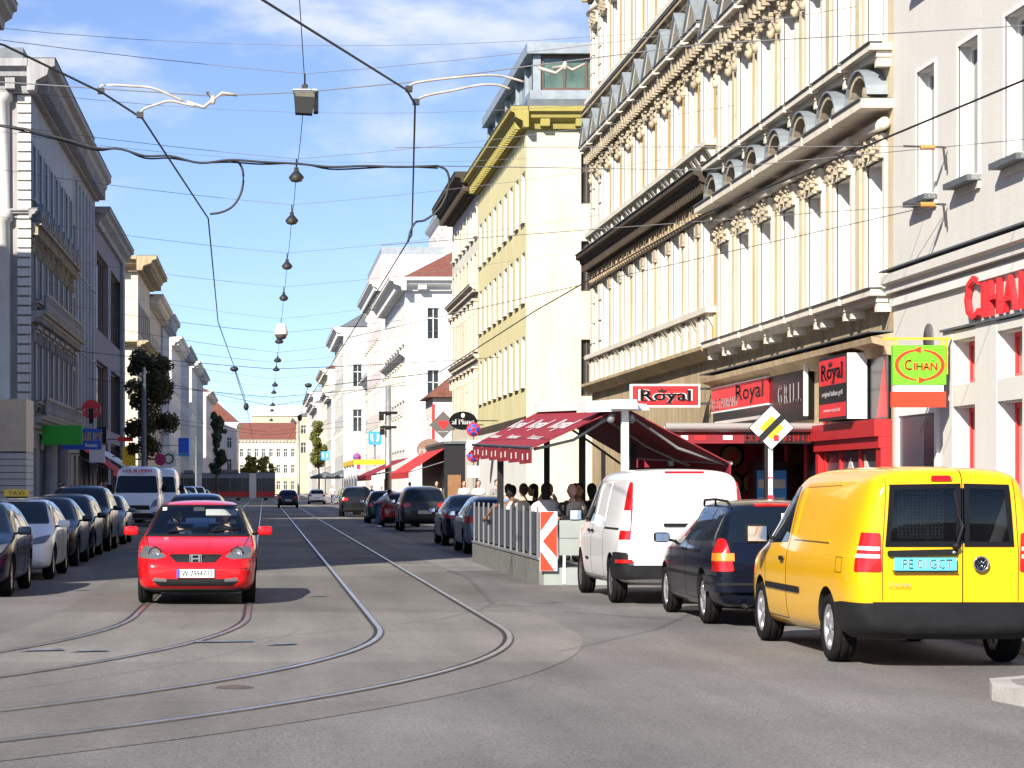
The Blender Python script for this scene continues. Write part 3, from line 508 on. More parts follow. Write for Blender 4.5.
# ------------------------------------------------------------------ vehicles (local frame: x forward, y to the vehicle's left, z up, origin on the ground under the middle)
def ring(st):
    x, zb, zs, zt, ws, wt, wb = st; h = zs - zb; wb = wb * .3 + (ws - .035) * .7
    half = [(0, zb), (wb * .8, zb), (wb, zb + .05), (ws - .012, zb + h * .28), (ws, zb + h * .6), (ws * .99, zs - .05), (ws * .955, zs),
            (wt + .55 * (ws * .955 - wt), zs + .46 * (zt - zs)), (wt, zs + .88 * (zt - zs)), (wt * .84, zt), (0, zt + .02)]
    return [(x, y, z) for y, z in half], [(x, -y, z) for y, z in half]
def car_body(stations, wheels, rad, colour, carve=(), levels=2, width=None):
    vs = []; fs = []
    for st in stations:
        a, b = ring(st); vs += a + b[1:-1]
    n = 20; N = len(stations)
    idx = list(range(0, 11)) + [19 - i for i in range(0, 9)]        # walk round the ring: left side up, right side down
    rg = lambda i: [i * n + j for j in idx]
    for i in range(N - 1):
        A, B = rg(i), rg(i + 1)
        for j in range(n): fs.append((A[j], A[(j + 1) % n], B[(j + 1) % n], B[j]))
    for i, flip in ((0, 1), (N - 1, 0)):
        L = [i * n + j for j in range(11)]; R = [i * n] + [i * n + 11 + j for j in range(9)] + [i * n + 10]
        for j in range(10):
            f = [L[j], L[j + 1], R[j + 1], R[j]] if not flip else [R[j], R[j + 1], L[j + 1], L[j]]
            f = list(dict.fromkeys(f)); fs.append(tuple(f))
    me = bpy.data.meshes.new('b'); me.from_pydata(vs, [], fs); me.materials.append(M[colour])
    bm = bmesh.new(); bm.from_mesh(me); bmesh.ops.recalc_face_normals(bm, faces=bm.faces); bm.to_mesh(me); bm.free()
    o = bpy.data.objects.new('b', me); C.objects.link(o)
    s = o.modifiers.new('s', 'SUBSURF'); s.levels = s.render_levels = levels
    full = evaluated(o); tmp = []
    W = max(st[4] for st in stations)
    cut = []
    for wx in wheels:
        for sy in (-1, 1):
            c = MB('arch_dark'); c.lathe([(0, 0), (rad + .055, 0), (rad + .055, .5), (0, .5)], (wx, W - .30 if sy > 0 else -W - .20, rad + .01), 'y', 28); cut.append(c)
    cut += list(carve)
    for c in cut:
        m = c.mesh('c'); bm = bmesh.new(); bm.from_mesh(m); bmesh.ops.remove_doubles(bm, verts=bm.verts, dist=1e-5); bmesh.ops.recalc_face_normals(bm, faces=bm.faces); bm.to_mesh(m); bm.free()
        q = bpy.data.objects.new('c', m); C.objects.link(q); tmp.append(q); q.hide_render = True
        md = o.modifiers.new('x', 'BOOLEAN'); md.object = q; md.operation = 'DIFFERENCE'; md.solver = 'EXACT'; md.material_mode = 'TRANSFER'
    me2 = evaluated(o)
    for q in tmp + [o]: bpy.data.objects.remove(q)
    me2.polygons.foreach_set('use_smooth', [True] * len(me2.polygons)); me2.set_sharp_from_angle(angle=math.radians(38))
    full.polygons.foreach_set('use_smooth', [True] * len(full.polygons))
    return me2, full
def rpoly(pts, r=.05, n=3):
    out = []; k = len(pts)
    for i in range(k):
        p = Vector(pts[i]); a = Vector(pts[i - 1]); b = Vector(pts[(i + 1) % k]); ra = min(r, (a - p).length * .45); rb = min(r, (b - p).length * .45)
        s = p + (a - p).normalized() * ra; e = p + (b - p).normalized() * rb
        for j in range(n + 1): t = j / n; out.append(s * (1 - t) ** 2 + p * 2 * t * (1 - t) + e * t * t)
    return out
AX = {'y+': (0, 2, 1, 1), 'y-': (0, 2, 1, -1), 'x+': (1, 2, 0, 1), 'x-': (1, 2, 0, -1), 'z+': (0, 1, 2, 1)}
_srcs = {}
def panel(full, poly, ax, mt, off=.004, thick=.012, nmin=.12, r=.04, mb=None, lim=None):
    """the piece of the body's own surface inside a convex outline, lifted off it"""
    iu, iv, ia, sg = AX[ax]; pl = rpoly(poly, r) if r else [Vector(p) for p in poly]
    area = sum(a.x * b.y - b.x * a.y for a, b in zip(pl, pl[1:] + pl[:1]))
    if area < 0: pl = pl[::-1]
    lo = Vector((min(p.x for p in pl), min(p.y for p in pl))); hi = Vector((max(p.x for p in pl), max(p.y for p in pl)))
    if id(full) not in _srcs:
        _srcs[id(full)] = ([v.co.copy() for v in full.vertices], [(list(p.vertices), p.normal.copy(), p.center.copy()) for p in full.polygons], [v.normal.copy() for v in full.vertices])
    co, fc, _n = _srcs[id(full)]
    bm = bmesh.new(); mp = {}
    for vi, no, ce in fc:
        if no[ia] * sg < nmin: continue
        if lim is not None and (ce[ia] * sg < lim): continue
        us = [co[i][iu] for i in vi]; ws = [co[i][iv] for i in vi]
        if max(us) < lo.x or min(us) > hi.x or max(ws) < lo.y or min(ws) > hi.y: continue
        try: bm.faces.new([mp.setdefault(i, None) or mp.__setitem__(i, bm.verts.new(co[i])) or mp[i] for i in vi])
        except ValueError: pass
    for i, (p, q) in enumerate(zip(pl, pl[1:] + pl[:1])):
        d = q - p
        if d.length < 1e-6: continue
        cv = [0, 0, 0]; nv = [0, 0, 0]; cv[iu], cv[iv] = p.x, p.y; nv[iu], nv[iv] = d.y, -d.x
        bmesh.ops.bisect_plane(bm, geom=bm.verts[:] + bm.edges[:] + bm.faces[:], dist=1e-6, plane_co=cv, plane_no=nv, clear_outer=True)
    out = mb or MB(); out.use(mt)
    if not bm.faces: print('EMPTY PANEL', mt, poly); bm.free(); return out
    bm.normal_update(); bm.verts.index_update()
    top = [v.co + v.normal * off for v in bm.verts]; N = len(top); fs = [[v.index for v in f.verts] for f in bm.faces]
    low = [v.co + v.normal * (off - thick) for v in bm.verts]
    rim = [(e.verts[0].index, e.verts[1].index, e.verts[1].index + N, e.verts[0].index + N) for e in bm.edges if e.is_boundary]
    sv = out.smooth; out.smooth = True; out.add(top, fs); out.smooth = False; out.add(top + low, rim); out.smooth = sv
    bm.free(); return out
def both(full, poly, mt, **k):
    mb = MB(); panel(full, poly, 'y+', mt, mb=mb, **k); return panel(full, poly, 'y-', mt, mb=mb, **k)
def seam(full, pts, ax, mt='black_gloss', w=.009, mb=None, off=.0025):
    mb = mb or MB()
    for p, q in zip(pts, pts[1:]):
        p, q = Vector(p), Vector(q); d = (q - p).normalized(); n = Vector((-d.y, d.x)) * w / 2; q = q + d * w * .3
        panel(full, [p - n, q - n, q + n, p + n], ax, mt, off=off, thick=.006, r=0, mb=mb, nmin=.05)
    return mb
_wh = {}
def wheel_meshes(r, w, style, rimmat):
    k = (r, w, style, rimmat)
    if k in _wh: return _wh[k]
    t = MB('rubber'); R = r * .66
    t.lathe([(R, -w / 2 + .02), (R + .02, -w / 2), (r - .03, -w / 2), (r - .008, -w / 2 + .025), (r, -w / 2 + .05), (r, -.05), (r - .008, -.045), (r - .008, -.035), (r, -.03), (r, .03), (r - .008, .035), (r - .008, .045), (r, .05), (r, w / 2 - .05), (r - .008, w / 2 - .025), (r - .03, w / 2), (R + .02, w / 2), (R, w / 2 - .02)], (0, 0, 0), 'y', 36)
    m = MB(rimmat)
    for s in (1, -1):
        y = s * (w / 2 - .012)
        m.lathe([(R + .004, y - s * .03), (R + .006, y), (R - .03, y - s * .004), (R - .035, y - s * .05)], (0, 0, 0), 'y', 30)
        m.lathe([(0, y - s * .002), (.045, y - s * .004), (.06, y - s * .03)], (0, 0, 0), 'y', 14)
        ns = style
        for i in range(ns):
            a = 2 * PI * i / ns; k0 = len(m.v); m.prism([(-.034, .03), (.034, .03), (.048, R - .02), (-.048, R - .02)], y - s * .045, y - s * .012, 'y')
            m.xf(Matrix.Rotation(a, 4, 'Y'), k0)
        m.use('arch_dark'); m.lathe([(0, y - s * .06), (R, y - s * .06)], (0, 0, 0), 'y', 24); m.use(rimmat)
    _wh[k] = (t.mesh('wheel'), m.mesh('rim')); return _wh[k]
def add_wheels(root, xs, r, yo, w=.2, style=5, rim='wheel_alloy', steer=0):
    t, m = wheel_meshes(r, w, style, rim)
    for i, x in enumerate(xs):
        for s in (1, -1): o = obj('wheel', t, root, (x, s * (yo - w / 2), r), 0); obj('rim', m, o)
def sell(mb, c, r, e=.45, n=16, m=10, rot=0):
    """rounded box (superellipsoid)"""
    pw = lambda v: math.copysign(abs(v) ** e, v); vs = []; fs = []
    for i in range(m + 1):
        t = -PI / 2 + PI * i / m
        for j in range(n): w = 2 * PI * j / n; vs.append((c[0] + r[0] * pw(math.cos(t)) * pw(math.cos(w)), c[1] + r[1] * pw(math.cos(t)) * pw(math.sin(w)), c[2] + r[2] * pw(math.sin(t))))
    for i in range(m):
        for j in range(n): fs.append((i * n + j, i * n + (j + 1) % n, (i + 1) * n + (j + 1) % n, (i + 1) * n + j))
    sv = mb.smooth; mb.smooth = True; mb.add(vs, fs); mb.smooth = sv
def mirror_part(root, x, y, z, mt, sc=1, glass=True, dirx=1, tall=1):
    for s in (1, -1):
        b = MB(mt); yc = s * (y + .115 * sc); sell(b, (x, yc, z), (.05 * sc, .105 * sc, .066 * sc * tall)); b.use('black_plastic').tube([(x + .02, s * (y - .07), z - .05), (x + .02, s * (y + .05), z - .03)], .022, 6)
        b.use('reflector').box(x - .052 * sc, x - .046 * sc, yc - .085 * sc, yc + .085 * sc, z - .05 * sc * tall, z + .05 * sc * tall); obj('mirror', b, root)
def plate_part(root, txt, x, z, face, bg='plate_white', fg='black_paint', w=.52, h=.115, eu=True, yc=0):
    s = 1 if face > 0 else -1; b = MB(bg); b.box(x - .006, x + .006, yc - w / 2, yc + w / 2, z - h / 2, z + h / 2)
    if eu: b.use('plate_blue').box(x + s * .0065, x + s * .008, *sorted((yc - s * (w / 2), yc - s * (w / 2 - .045))), z - h / 2, z + h / 2)
    b.use('red_sign').box(x - .005, x + s * .0068 if s > 0 else x + .005, yc - w / 2, yc + w / 2, z + h / 2, z + h / 2 + .006) if bg == 'plate_white' else None
    o = obj('number_plate', b, root); t = MB(fg)
    text_into(t, txt, (x + s * .006, yc + s * .02, z), (0, s, 0), (0, 0, 1), w * .80, h * .74, .003, bold=.0012); obj('lettering', t, o); return o
def side_panels(root, full, wins, mt='car_glass', **k):
    for w in wins:
        for a in ('y+', 'y-'): obj('side_window', panel(full, w, a, mt, **k), root)
def sym(p): return [(-y, z) for y, z in p][::-1]
# body station tables: x, z bottom, z belt, z top, half width belt, half width top, half width bottom
HATCH = [(-2.10, .34, .60, .66, .66, .55, .60), (-2.06, .26, .78, .84, .76, .62, .70), (-1.98, .22, .92, 1.02, .80, .64, .74), (-1.80, .20, .95, 1.26, .82, .62, .76), (-1.55, .19, .955, 1.38, .84, .60, .78), (-1.0, .18, .945, 1.43, .85, .58, .79), (-.35, .17, .93, 1.445, .852, .575, .79), (.10, .17, .925, 1.41, .852, .58, .79), (.25, .17, .92, 1.36, .852, .59, .79), (.80, .17, .91, 1.08, .85, .69, .79), (.98, .17, .90, .985, .85, .70, .79), (1.15, .17, .87, .935, .85, .70, .79), (1.5, .17, .82, .875, .84, .68, .78), (1.80, .18, .74, .80, .81, .64, .76), (1.98, .20, .66, .71, .75, .58, .70), (2.07, .26, .56, .60, .66, .50, .62), (2.10, .32, .48, .52, .58, .46, .56)]
SEDAN = [(-2.25, .36, .66, .72, .64, .5, .58), (-2.2, .27, .84, .90, .76, .60, .70), (-2.05, .22, .93, .99, .82, .64, .76), (-1.7, .2, .95, 1.06, .86, .66, .78), (-1.45, .19, .955, 1.16, .87, .66, .8), (-1.0, .18, .95, 1.38, .885, .6, .8), (-.5, .17, .94, 1.44, .89, .585, .8), (0, .17, .93, 1.43, .89, .585, .8), (.2, .17, .925, 1.38, .89, .6, .8), (.85, .17, .91, 1.08, .885, .7, .8), (1.05, .17, .90, .97, .88, .72, .8), (1.4, .17, .85, .91, .87, .70, .79), (1.85, .18, .76, .82, .83, .66, .77), (2.1, .2, .68, .73, .76, .58, .7), (2.22, .26, .58, .62, .66, .5, .62), (2.25, .32, .5, .54, .58, .46, .56)]
WAGON = [(-2.22, .36, .62, .68, .68, .56, .62), (-2.18, .28, .80, .86, .78, .64, .72), (-2.12, .24, .93, 1.06, .81, .66, .75), (-2.0, .22, .95, 1.24, .82, .64, .76), (-1.85, .2, .955, 1.40, .83, .62, .77), (-1.6, .19, .95, 1.47, .84, .60, .78), (-1.0, .18, .945, 1.485, .85, .59, .79), (-.3, .17, .935, 1.49, .85, .585, .79), (.05, .17, .93, 1.46, .85, .59, .79), (.25, .17, .925, 1.40, .85, .6, .79), (.9, .17, .91, 1.07, .85, .7, .79), (1.1, .17, .9, .97, .85, .71, .79), (1.4, .17, .86, .92, .845, .7, .78), (1.85, .18, .76, .82, .81, .65, .76), (2.08, .2, .68, .73, .74, .58, .7), (2.19, .26, .58, .62, .66, .5, .62), (2.22, .32, .5, .54, .58, .46, .56)]
SUV = [(-2.25, .42, .74, .8, .72, .6, .64), (-2.2, .34, .95, 1.02, .84, .7, .76), (-2.14, .3, 1.06, 1.22, .87, .71, .8), (-2.0, .28, 1.08, 1.5, .885, .69, .82), (-1.75, .27, 1.085, 1.62, .9, .67, .83), (-1, .26, 1.07, 1.68, .91, .655, .84), (-.2, .26, 1.06, 1.69, .91, .65, .84), (.15, .26, 1.055, 1.64, .91, .66, .84), (.35, .26, 1.05, 1.56, .91, .67, .84), (.9, .26, 1.04, 1.19, .905, .76, .84), (1.1, .26, 1.03, 1.1, .9, .78, .84), (1.5, .26, .99, 1.06, .89, .76, .83), (1.95, .27, .91, .97, .86, .72, .81), (2.14, .29, .80, .85, .8, .64, .76), (2.23, .34, .66, .7, .72, .56, .68), (2.26, .4, .56, .6, .64, .5, .6)]
CADDY = [(-2.40, .40, .98, 1.32, .72, .60, .62), (-2.388, .35, 1.02, 1.64, .775, .635, .70), (-2.34, .32, 1.05, 1.765, .815, .655, .76), (-2.22, .28, 1.055, 1.81, .86, .68, .80), (-2.0, .26, 1.055, 1.82, .887, .69, .82), (-1.6, .24, 1.05, 1.83, .895, .695, .83), (-.6, .22, 1.045, 1.84, .897, .69, .83), (.3, .2, 1.04, 1.825, .897, .685, .83), (.6, .2, 1.035, 1.76, .897, .685, .83), (.85, .2, 1.03, 1.62, .895, .70, .83), (1.35, .2, 1.02, 1.24, .89, .76, .83), (1.52, .2, 1.01, 1.1, .885, .77, .83), (1.85, .2, .96, 1.03, .87, .74, .82), (2.15, .21, .87, .94, .84, .7, .79), (2.35, .23, .76, .82, .76, .62, .72), (2.46, .28, .62, .66, .66, .52, .64), (2.49, .36, .52, .56, .58, .48, .56)]
VITO = [(-2.40, .40, .98, 1.54, .78, .68, .70), (-2.388, .35, 1.02, 1.74, .835, .71, .77), (-2.34, .32, 1.05, 1.845, .88, .73, .82), (-2.2, .28, 1.06, 1.885, .92, .745, .86), (-1.4, .25, 1.06, 1.90, .945, .75, .89), (0, .23, 1.055, 1.905, .945, .745, .89), (.5, .22, 1.05, 1.88, .945, .745, .89), (.75, .22, 1.05, 1.80, .945, .75, .89), (1.0, .22, 1.05, 1.66, .943, .76, .89), (1.5, .22, 1.04, 1.26, .935, .82, .88), (1.68, .22, 1.03, 1.13, .93, .83, .88), (1.95, .22, .98, 1.06, .91, .8, .86), (2.2, .23, .88, .95, .87, .74, .82), (2.36, .26, .74, .79, .78, .64, .74), (2.43, .32, .6, .64, .68, .54, .66)]
DUCATO = [(-2.7, .5, 1.2, 2.1, .92, .82, .8), (-2.68, .4, 1.25, 2.4, .98, .86, .9), (-2.6, .36, 1.28, 2.5, 1.01, .87, .94), (-1.5, .3, 1.28, 2.54, 1.025, .87, .95), (0, .28, 1.28, 2.54, 1.025, .87, .95), (.75, .28, 1.27, 2.5, 1.02, .87, .95), (1.0, .28, 1.26, 2.40, 1.02, .87, .95), (1.2, .28, 1.25, 2.15, 1.02, .88, .95), (1.75, .28, 1.22, 1.5, 1.01, .92, .95), (1.95, .28, 1.18, 1.3, 1.0, .92, .94), (2.3, .28, 1.02, 1.12, .97, .86, .92), (2.5, .3, .86, .92, .9, .78, .86), (2.62, .36, .66, .7, .8, .64, .76)]
def finish_car(root, body, colour): return obj('body', body, root)
def generic_car(kind, label, colour, loc, rz, plate=None, taxi=False, group=None, rails=False, cat='car', rim='wheel_alloy', lod=2, rear_lit='tail_red'):
    """a parked or moving car seen at middle distance"""
    T = dict(hatch=HATCH, sedan=SEDAN, wagon=WAGON, suv=SUV)[kind]; L = T[-1][0]; rad = .34 if kind == 'suv' else .305
    wx = (1.35, -1.32) if kind != 'sedan' else (1.38, -1.36)
    key = ('gen', kind, colour)
    if key not in _wh: _wh[key] = car_body(T, wx, rad, colour)
    body, full = _wh[key]
    root = thing('parked_car' if 'moving' not in (group or '') else 'moving_car', label, cat, loc, rz, group); obj('body', body, root)
    zs = T[len(T) // 2][2]; zt = max(t[3] for t in T); xw = [t[0] for t in T if t[3] > zs + .1]; W = max(t[4] for t in T)
    k2 = ('genp', kind)
    if k2 not in _wh:
        P = {}
        if kind == 'hatch':
            sw = [[(-.28, .985), (.72, .965), (.12, 1.33), (-.26, 1.37)], [(-1.22, 1.0), (-.36, .985), (-.34, 1.37), (-1.12, 1.36)], [(-1.75, 1.03), (-1.3, 1.0), (-1.22, 1.345), (-1.6, 1.27)]]
            ws = [(-.70, .985), (.70, .985), (.55, 1.375), (-.55, 1.375)]; rw = [(-.62, 1.0), (.62, 1.0), (.52, 1.34), (-.52, 1.34)]
        elif kind == 'sedan':
            sw = [[(-.2, 1.0), (.78, .97), (.12, 1.33), (-.2, 1.38)], [(-1.25, 1.02), (-.3, 1.0), (-.28, 1.38), (-.85, 1.36)]]
            ws = [(-.74, .985), (.74, .985), (.57, 1.38), (-.57, 1.38)]; rw = [(-.66, 1.06), (.66, 1.06), (.54, 1.38), (-.54, 1.38)]
        elif kind == 'wagon':
            sw = [[(-.22, .99), (.82, .965), (.2, 1.35), (-.2, 1.41)], [(-1.2, 1.0), (-.3, .99), (-.28, 1.41), (-1.15, 1.41)], [(-1.98, 1.03), (-1.28, 1.0), (-1.23, 1.405), (-1.78, 1.36)]]
            ws = [(-.72, .985), (.72, .985), (.55, 1.41), (-.55, 1.41)]; rw = [(-.66, 1.0), (.66, 1.0), (.55, 1.39), (-.55, 1.39)]
        else:
            sw = [[(-.2, 1.12), (.84, 1.10), (.28, 1.5), (-.18, 1.59)], [(-1.2, 1.13), (-.28, 1.12), (-.26, 1.59), (-1.15, 1.58)], [(-1.95, 1.17), (-1.28, 1.13), (-1.23, 1.58), (-1.75, 1.52)]]
            ws = [(-.78, 1.13), (.78, 1.13), (.62, 1.6), (-.62, 1.6)]; rw = [(-.72, 1.12), (.72, 1.12), (.6, 1.55), (-.6, 1.55)]
        P['side_window'] = [panel(full, w, a, 'car_glass').mesh('side_window') for w in sw for a in ('y+', 'y-')]
        P['windscreen'] = [panel(full, ws, 'x+', 'car_glass', nmin=.05).mesh('windscreen')]; P['rear_window'] = [panel(full, rw, 'x-', 'car_glass', nmin=.05).mesh('rear_window')]
        zl = zs - .02; d = .13 if kind == 'suv' else 0
        hl = [(.40, .62 + d), (.72, .66 + d), (.79, .80 + d), (.52, .74 + d)]; P['headlight'] = [panel(full, p, 'x+', 'headlight', off=.012, thick=.03, nmin=.02).mesh('headlight') for p in (hl, sym(hl))]
        tl = [(.50, .78 + d), (.86, .76 + d), (.86, .93 + d), (.52, .93 + d)]; P['tail_light'] = [panel(full, p, 'x-', 'tail_red', off=.012, thick=.03, nmin=.02).mesh('tail_light') for p in (tl, sym(tl))]
        P['grille'] = [panel(full, [(-.36, .58 + d), (.36, .58 + d), (.4, .68 + d), (-.4, .68 + d)], 'x+', 'black_plastic', off=.008, nmin=.02).mesh('grille')]
        P['air_intake'] = [panel(full, [(-.5, .28 + d * .6), (.5, .28 + d * .6), (.46, .40 + d * .6), (-.46, .40 + d * .6)], 'x+', 'black_plastic', off=.008, nmin=.02).mesh('air_intake')]
        P['rear_bumper'] = [panel(full, [(-.7, .26 + d * .6), (.7, .26 + d * .6), (.66, .42 + d * .6), (-.66, .42 + d * .6)], 'x-', 'black_plastic', off=.01, nmin=.02).mesh('rear_bumper')]
        sm = MB()
        for a in ('y+', 'y-'):
            for x in (-.25, -1.2, .85): seam(full, [(x, .3 + d * .5), (x, zs + .02)], a, mb=sm)
            seam(full, [(-1.2, .3 + d * .5), (.85, .3 + d * .5)], a, mb=sm)
        P['door_seam'] = [sm.mesh('door_seam')]
        _wh[k2] = P
    for nm, ms in _wh[k2].items():
        for m_ in ms: obj(nm, m_, root)
    add_wheels(root, wx, rad, W - .035, .19, 5, rim); mirror_part(root, .78 if kind != 'suv' else .85, W - .02, zs + .06, colour)
    if plate: plate_part(root, plate, -(L + .012 if kind != 'suv' else L), .60 if kind != 'suv' else .72, -1); plate_part(root, plate, L + .015, .45 if kind != 'suv' else .55, 1)
    if rails:
        for s in (1, -1): b = MB('black_plastic'); b.tube([(.1, s * .58, zt - .02), (0, s * .6, zt + .045), (-1.5, s * .6, zt + .045), (-1.62, s * .6, zt - .02)], .018, 8); obj('roof_rail', b, root)
    if taxi:
        b = MB('yellow_sign'); b.prism([(-.07, zt + .03), (.07, zt + .03), (.045, zt + .16), (-.045, zt + .16)], -.22, .22, 'y'); b.use('black_plastic').box(-.06, .06, -.2, .2, zt - .0, zt + .03); t = obj('taxi_sign', b, root)
        m_ = MB('black_paint'); text_into(m_, 'TAXI', (.062, 0, zt + .09), (0, 1, 0), (-.2, 0, 1), .3, .08, .004); obj('lettering', m_, t)
    return root
# ------------------------------------------------------------------ the four near vehicles
UP, DN = PI / 2, -PI / 2           # facing up the street / towards the camera
def near_red():
    rad = .30; cabin = MB('cabin'); cabin.prism([(-.70, .955), (.70, .955), (.555, 1.372), (-.555, 1.372)], -.75, 2.3, 'x')
    tub = MB('cabin'); tub.box(-.7, .52, -.66, .66, .36, 1.1)
    side = MB('cabin'); side.prism([(-1.16, 1.015), (.70, .985), (.14, 1.31), (-1.06, 1.345)], -1, 1, 'y'); back = MB('cabin'); back.prism([(-.56, 1.03), (.56, 1.03), (.47, 1.31), (-.47, 1.31)], -2.4, -.6, 'x'); full = None
    body, full = car_body(HATCH, (1.32, -1.28), rad, 'paint_red', [cabin, tub, side, back])
    r = thing('moving_car', 'bright red hatchback driving towards the viewer on the tram track, two people inside', 'car', (-.95, 34.55, 0), DN); obj('body', body, r)
    obj('windscreen', panel(full, [(-.74, .955), (.74, .955), (.585, 1.385), (-.585, 1.385)], 'x+', 'clear_glass', nmin=.05, off=.006, thick=.004), r)
    b = MB(); 
    for p in ([(-.735, .95), (-.70, .95), (-.555, 1.385), (-.585, 1.385)], [(.70, .95), (.735, .95), (.585, 1.385), (.555, 1.385)], [(-.58, 1.365), (.58, 1.365), (.58, 1.382), (-.58, 1.382)], [(-.74, .945), (.74, .945), (.74, .968), (-.74, .968)]): panel(full, p, 'x+', 'black_plastic', off=.010, nmin=.03, r=0, mb=b)
    obj('windscreen_seal', b, r)
    side_panels(r, full, [[(-.35, .985), (.74, .965), (.12, 1.33), (-.33, 1.37)], [(-1.22, 1.0), (-.42, .985), (-.40, 1.37), (-1.12, 1.36)]], 'clear_glass', thick=.003)
    side_panels(r, full, [[(-1.75, 1.03), (-1.3, 1.0), (-1.22, 1.345), (-1.6, 1.27)]])
    for a in ('y+', 'y-'): obj('door_pillar', panel(full, [(-.44, .97), (-.33, .97), (-.31, 1.385), (-.42, 1.385)], a, 'black_gloss', off=.008, r=0), r)
    obj('rear_window', panel(full, [(-.62, 1.0), (.62, 1.0), (.52, 1.34), (-.52, 1.34)], 'x-', 'clear_glass', nmin=.05, thick=.003), r)
    hl = [(.40, .675), (.53, .64), (.76, .655), (.785, .71), (.73, .82), (.57, .79)]
    for p, s in ((hl, 1), (sym(hl), -1)):
        h = obj('headlight', panel(full, p, 'x+', 'headlight', off=.012, thick=.03, nmin=.01, r=.03), r)
        b = MB('reflector'); b.lathe([(0, 1.915), (.05, 1.93), (.066, 1.955), (.074, 1.955)], (0, s * .57, .725), 'x', 16); b.use('black_plastic').lathe([(.074, 1.93), (.088, 1.952), (.092, 1.93)], (0, s * .57, .725), 'x', 16); obj('lamp_reflector', b, h)
    g = obj('grille', panel(full, [(-.37, .70), (-.27, .60), (.27, .60), (.37, .70), (.33, .712), (-.33, .712)], 'x+', 'black_plastic', off=.008, nmin=.01, r=.02), r)
    b = MB('chrome'); xg = 2.065
    for y0, y1, z0, z1 in ((-.062, -.040, .612, .70), (.040, .062, .612, .70), (-.04, .04, .645, .665)): b.box(xg - .02, xg + .012, y0, y1, z0, z1)
    b.lathe([(.078, xg - .02), (.090, xg + .004), (.078, xg + .004)], (0, 0, .656), 'x', 4) if False else None
    for y0, y1, z0, z1 in ((-.085, .085, .70, .712), (-.085, .085, .600, .612), (-.085, -.073, .612, .70), (.073, .085, .612, .70)): b.box(xg - .02, xg + .008, y0, y1, z0, z1)
    obj('emblem', b, g)
    b = panel(full, [(-.50, .28), (.50, .28), (.60, .345), (.56, .375), (-.56, .375), (-.60, .345)], 'x+', 'black_plastic', off=.006, nmin=.01, r=.02)
    obj('air_intake', b, r)
    for p in ([(.40, .335), (.60, .345), (.57, .392), (.40, .375)],): 
        for q in (p, sym(p)): obj('fog_light', panel(full, q, 'x+', 'headlight', off=.012, nmin=.01, r=.01), r)
    obj('front_lip', panel(full, [(-.76, .17), (.76, .17), (.78, .235), (-.78, .235)], 'x+', 'black_plastic', off=.012, nmin=-.1, r=0), r)
    plate_part(r, 'W 79947 U', 2.125, .452, 1)
    obj('bumper_crease', panel(full, [(-.80, .525), (.80, .525), (.80, .54), (-.80, .54)], 'x+', 'paint_red', off=.014, thick=.02, nmin=-.05, r=0, lim=1.2), r)
    sm = MB(); seam(full, [(-.60, .83), (-.36, .705), (.36, .705), (.60, .83)], 'x+', 'black_gloss', mb=sm)
    for s in (1, -1): seam(full, [(1.0, s * .74), (1.75, s * .66)], 'z+', 'black_gloss', mb=sm)
    for a in ('y+', 'y-'):
        for x in (-.40, .86): seam(full, [(x, .3), (x, .95)], a, mb=sm)
    obj('panel_seam', sm, r)
    for s in (-.42, .12): b = MB('black_plastic'); b.tube([(1.02, s, 1.0), (.94, s + .24, 1.035), (.86, s + .5, 1.05)], .012, 5); obj('wiper', b, r)
    add_wheels(r, (1.32, -1.28), rad, .825, .19, 6, 'wheel_alloy'); mirror_part(r, .80, .85, 1.02, 'paint_red', 1.0)
    b = MB('seat_grey')
    for y in (-.34, .34):
        b.prism([(-.55, .42), (-.42, .45), (-.62, 1.10), (-.72, 1.08)], y - .22, y + .22, 'y'); b.box(-.72, -.62, y - .11, y + .11, 1.12, 1.28); b.box(-.45, .1, y - .22, y + .22, .40, .52)
    obj('seat', b, r)
    b = MB('black_plastic'); b.box(.5, .62, -.64, .64, .7, .93); k = len(b.v); b.lathe([(.165, -.016), (.19, 0), (.165, .016), (.16, 0)], (0, 0, 0), 'x', 20); b.xf(Matrix.Translation((.34, .34, .92)) @ Matrix.Rotation(-.4, 4, 'Y'), k); obj('dashboard', b, r)
    b = MB('plate_white'); b.box(.27, .29, .10, .50, 1.30, 1.37) if False else None
    b.use('seat_grey').box(.22, .24, -.08, .08, 1.30, 1.355); obj('rear_view_mirror', b, r)
    b = MB('pearl'); k = len(b.v); b.box(-.01, .01, .1, .56, -.06, .06); b.xf(Matrix.Translation((.30, 0, 1.275)) @ Matrix.Rotation(-.75, 4, 'Y'), k); obj('sun_visor', b, r)
    b = MB('plate_white'); k = len(b.v); b.box(-.002, .002, -.03, .03, -.03, .03); b.xf(Matrix.Translation((.30, -.50, 1.33)) @ Matrix.Rotation(-.75, 4, 'Y'), k); obj('sticker', b, r)
    return r
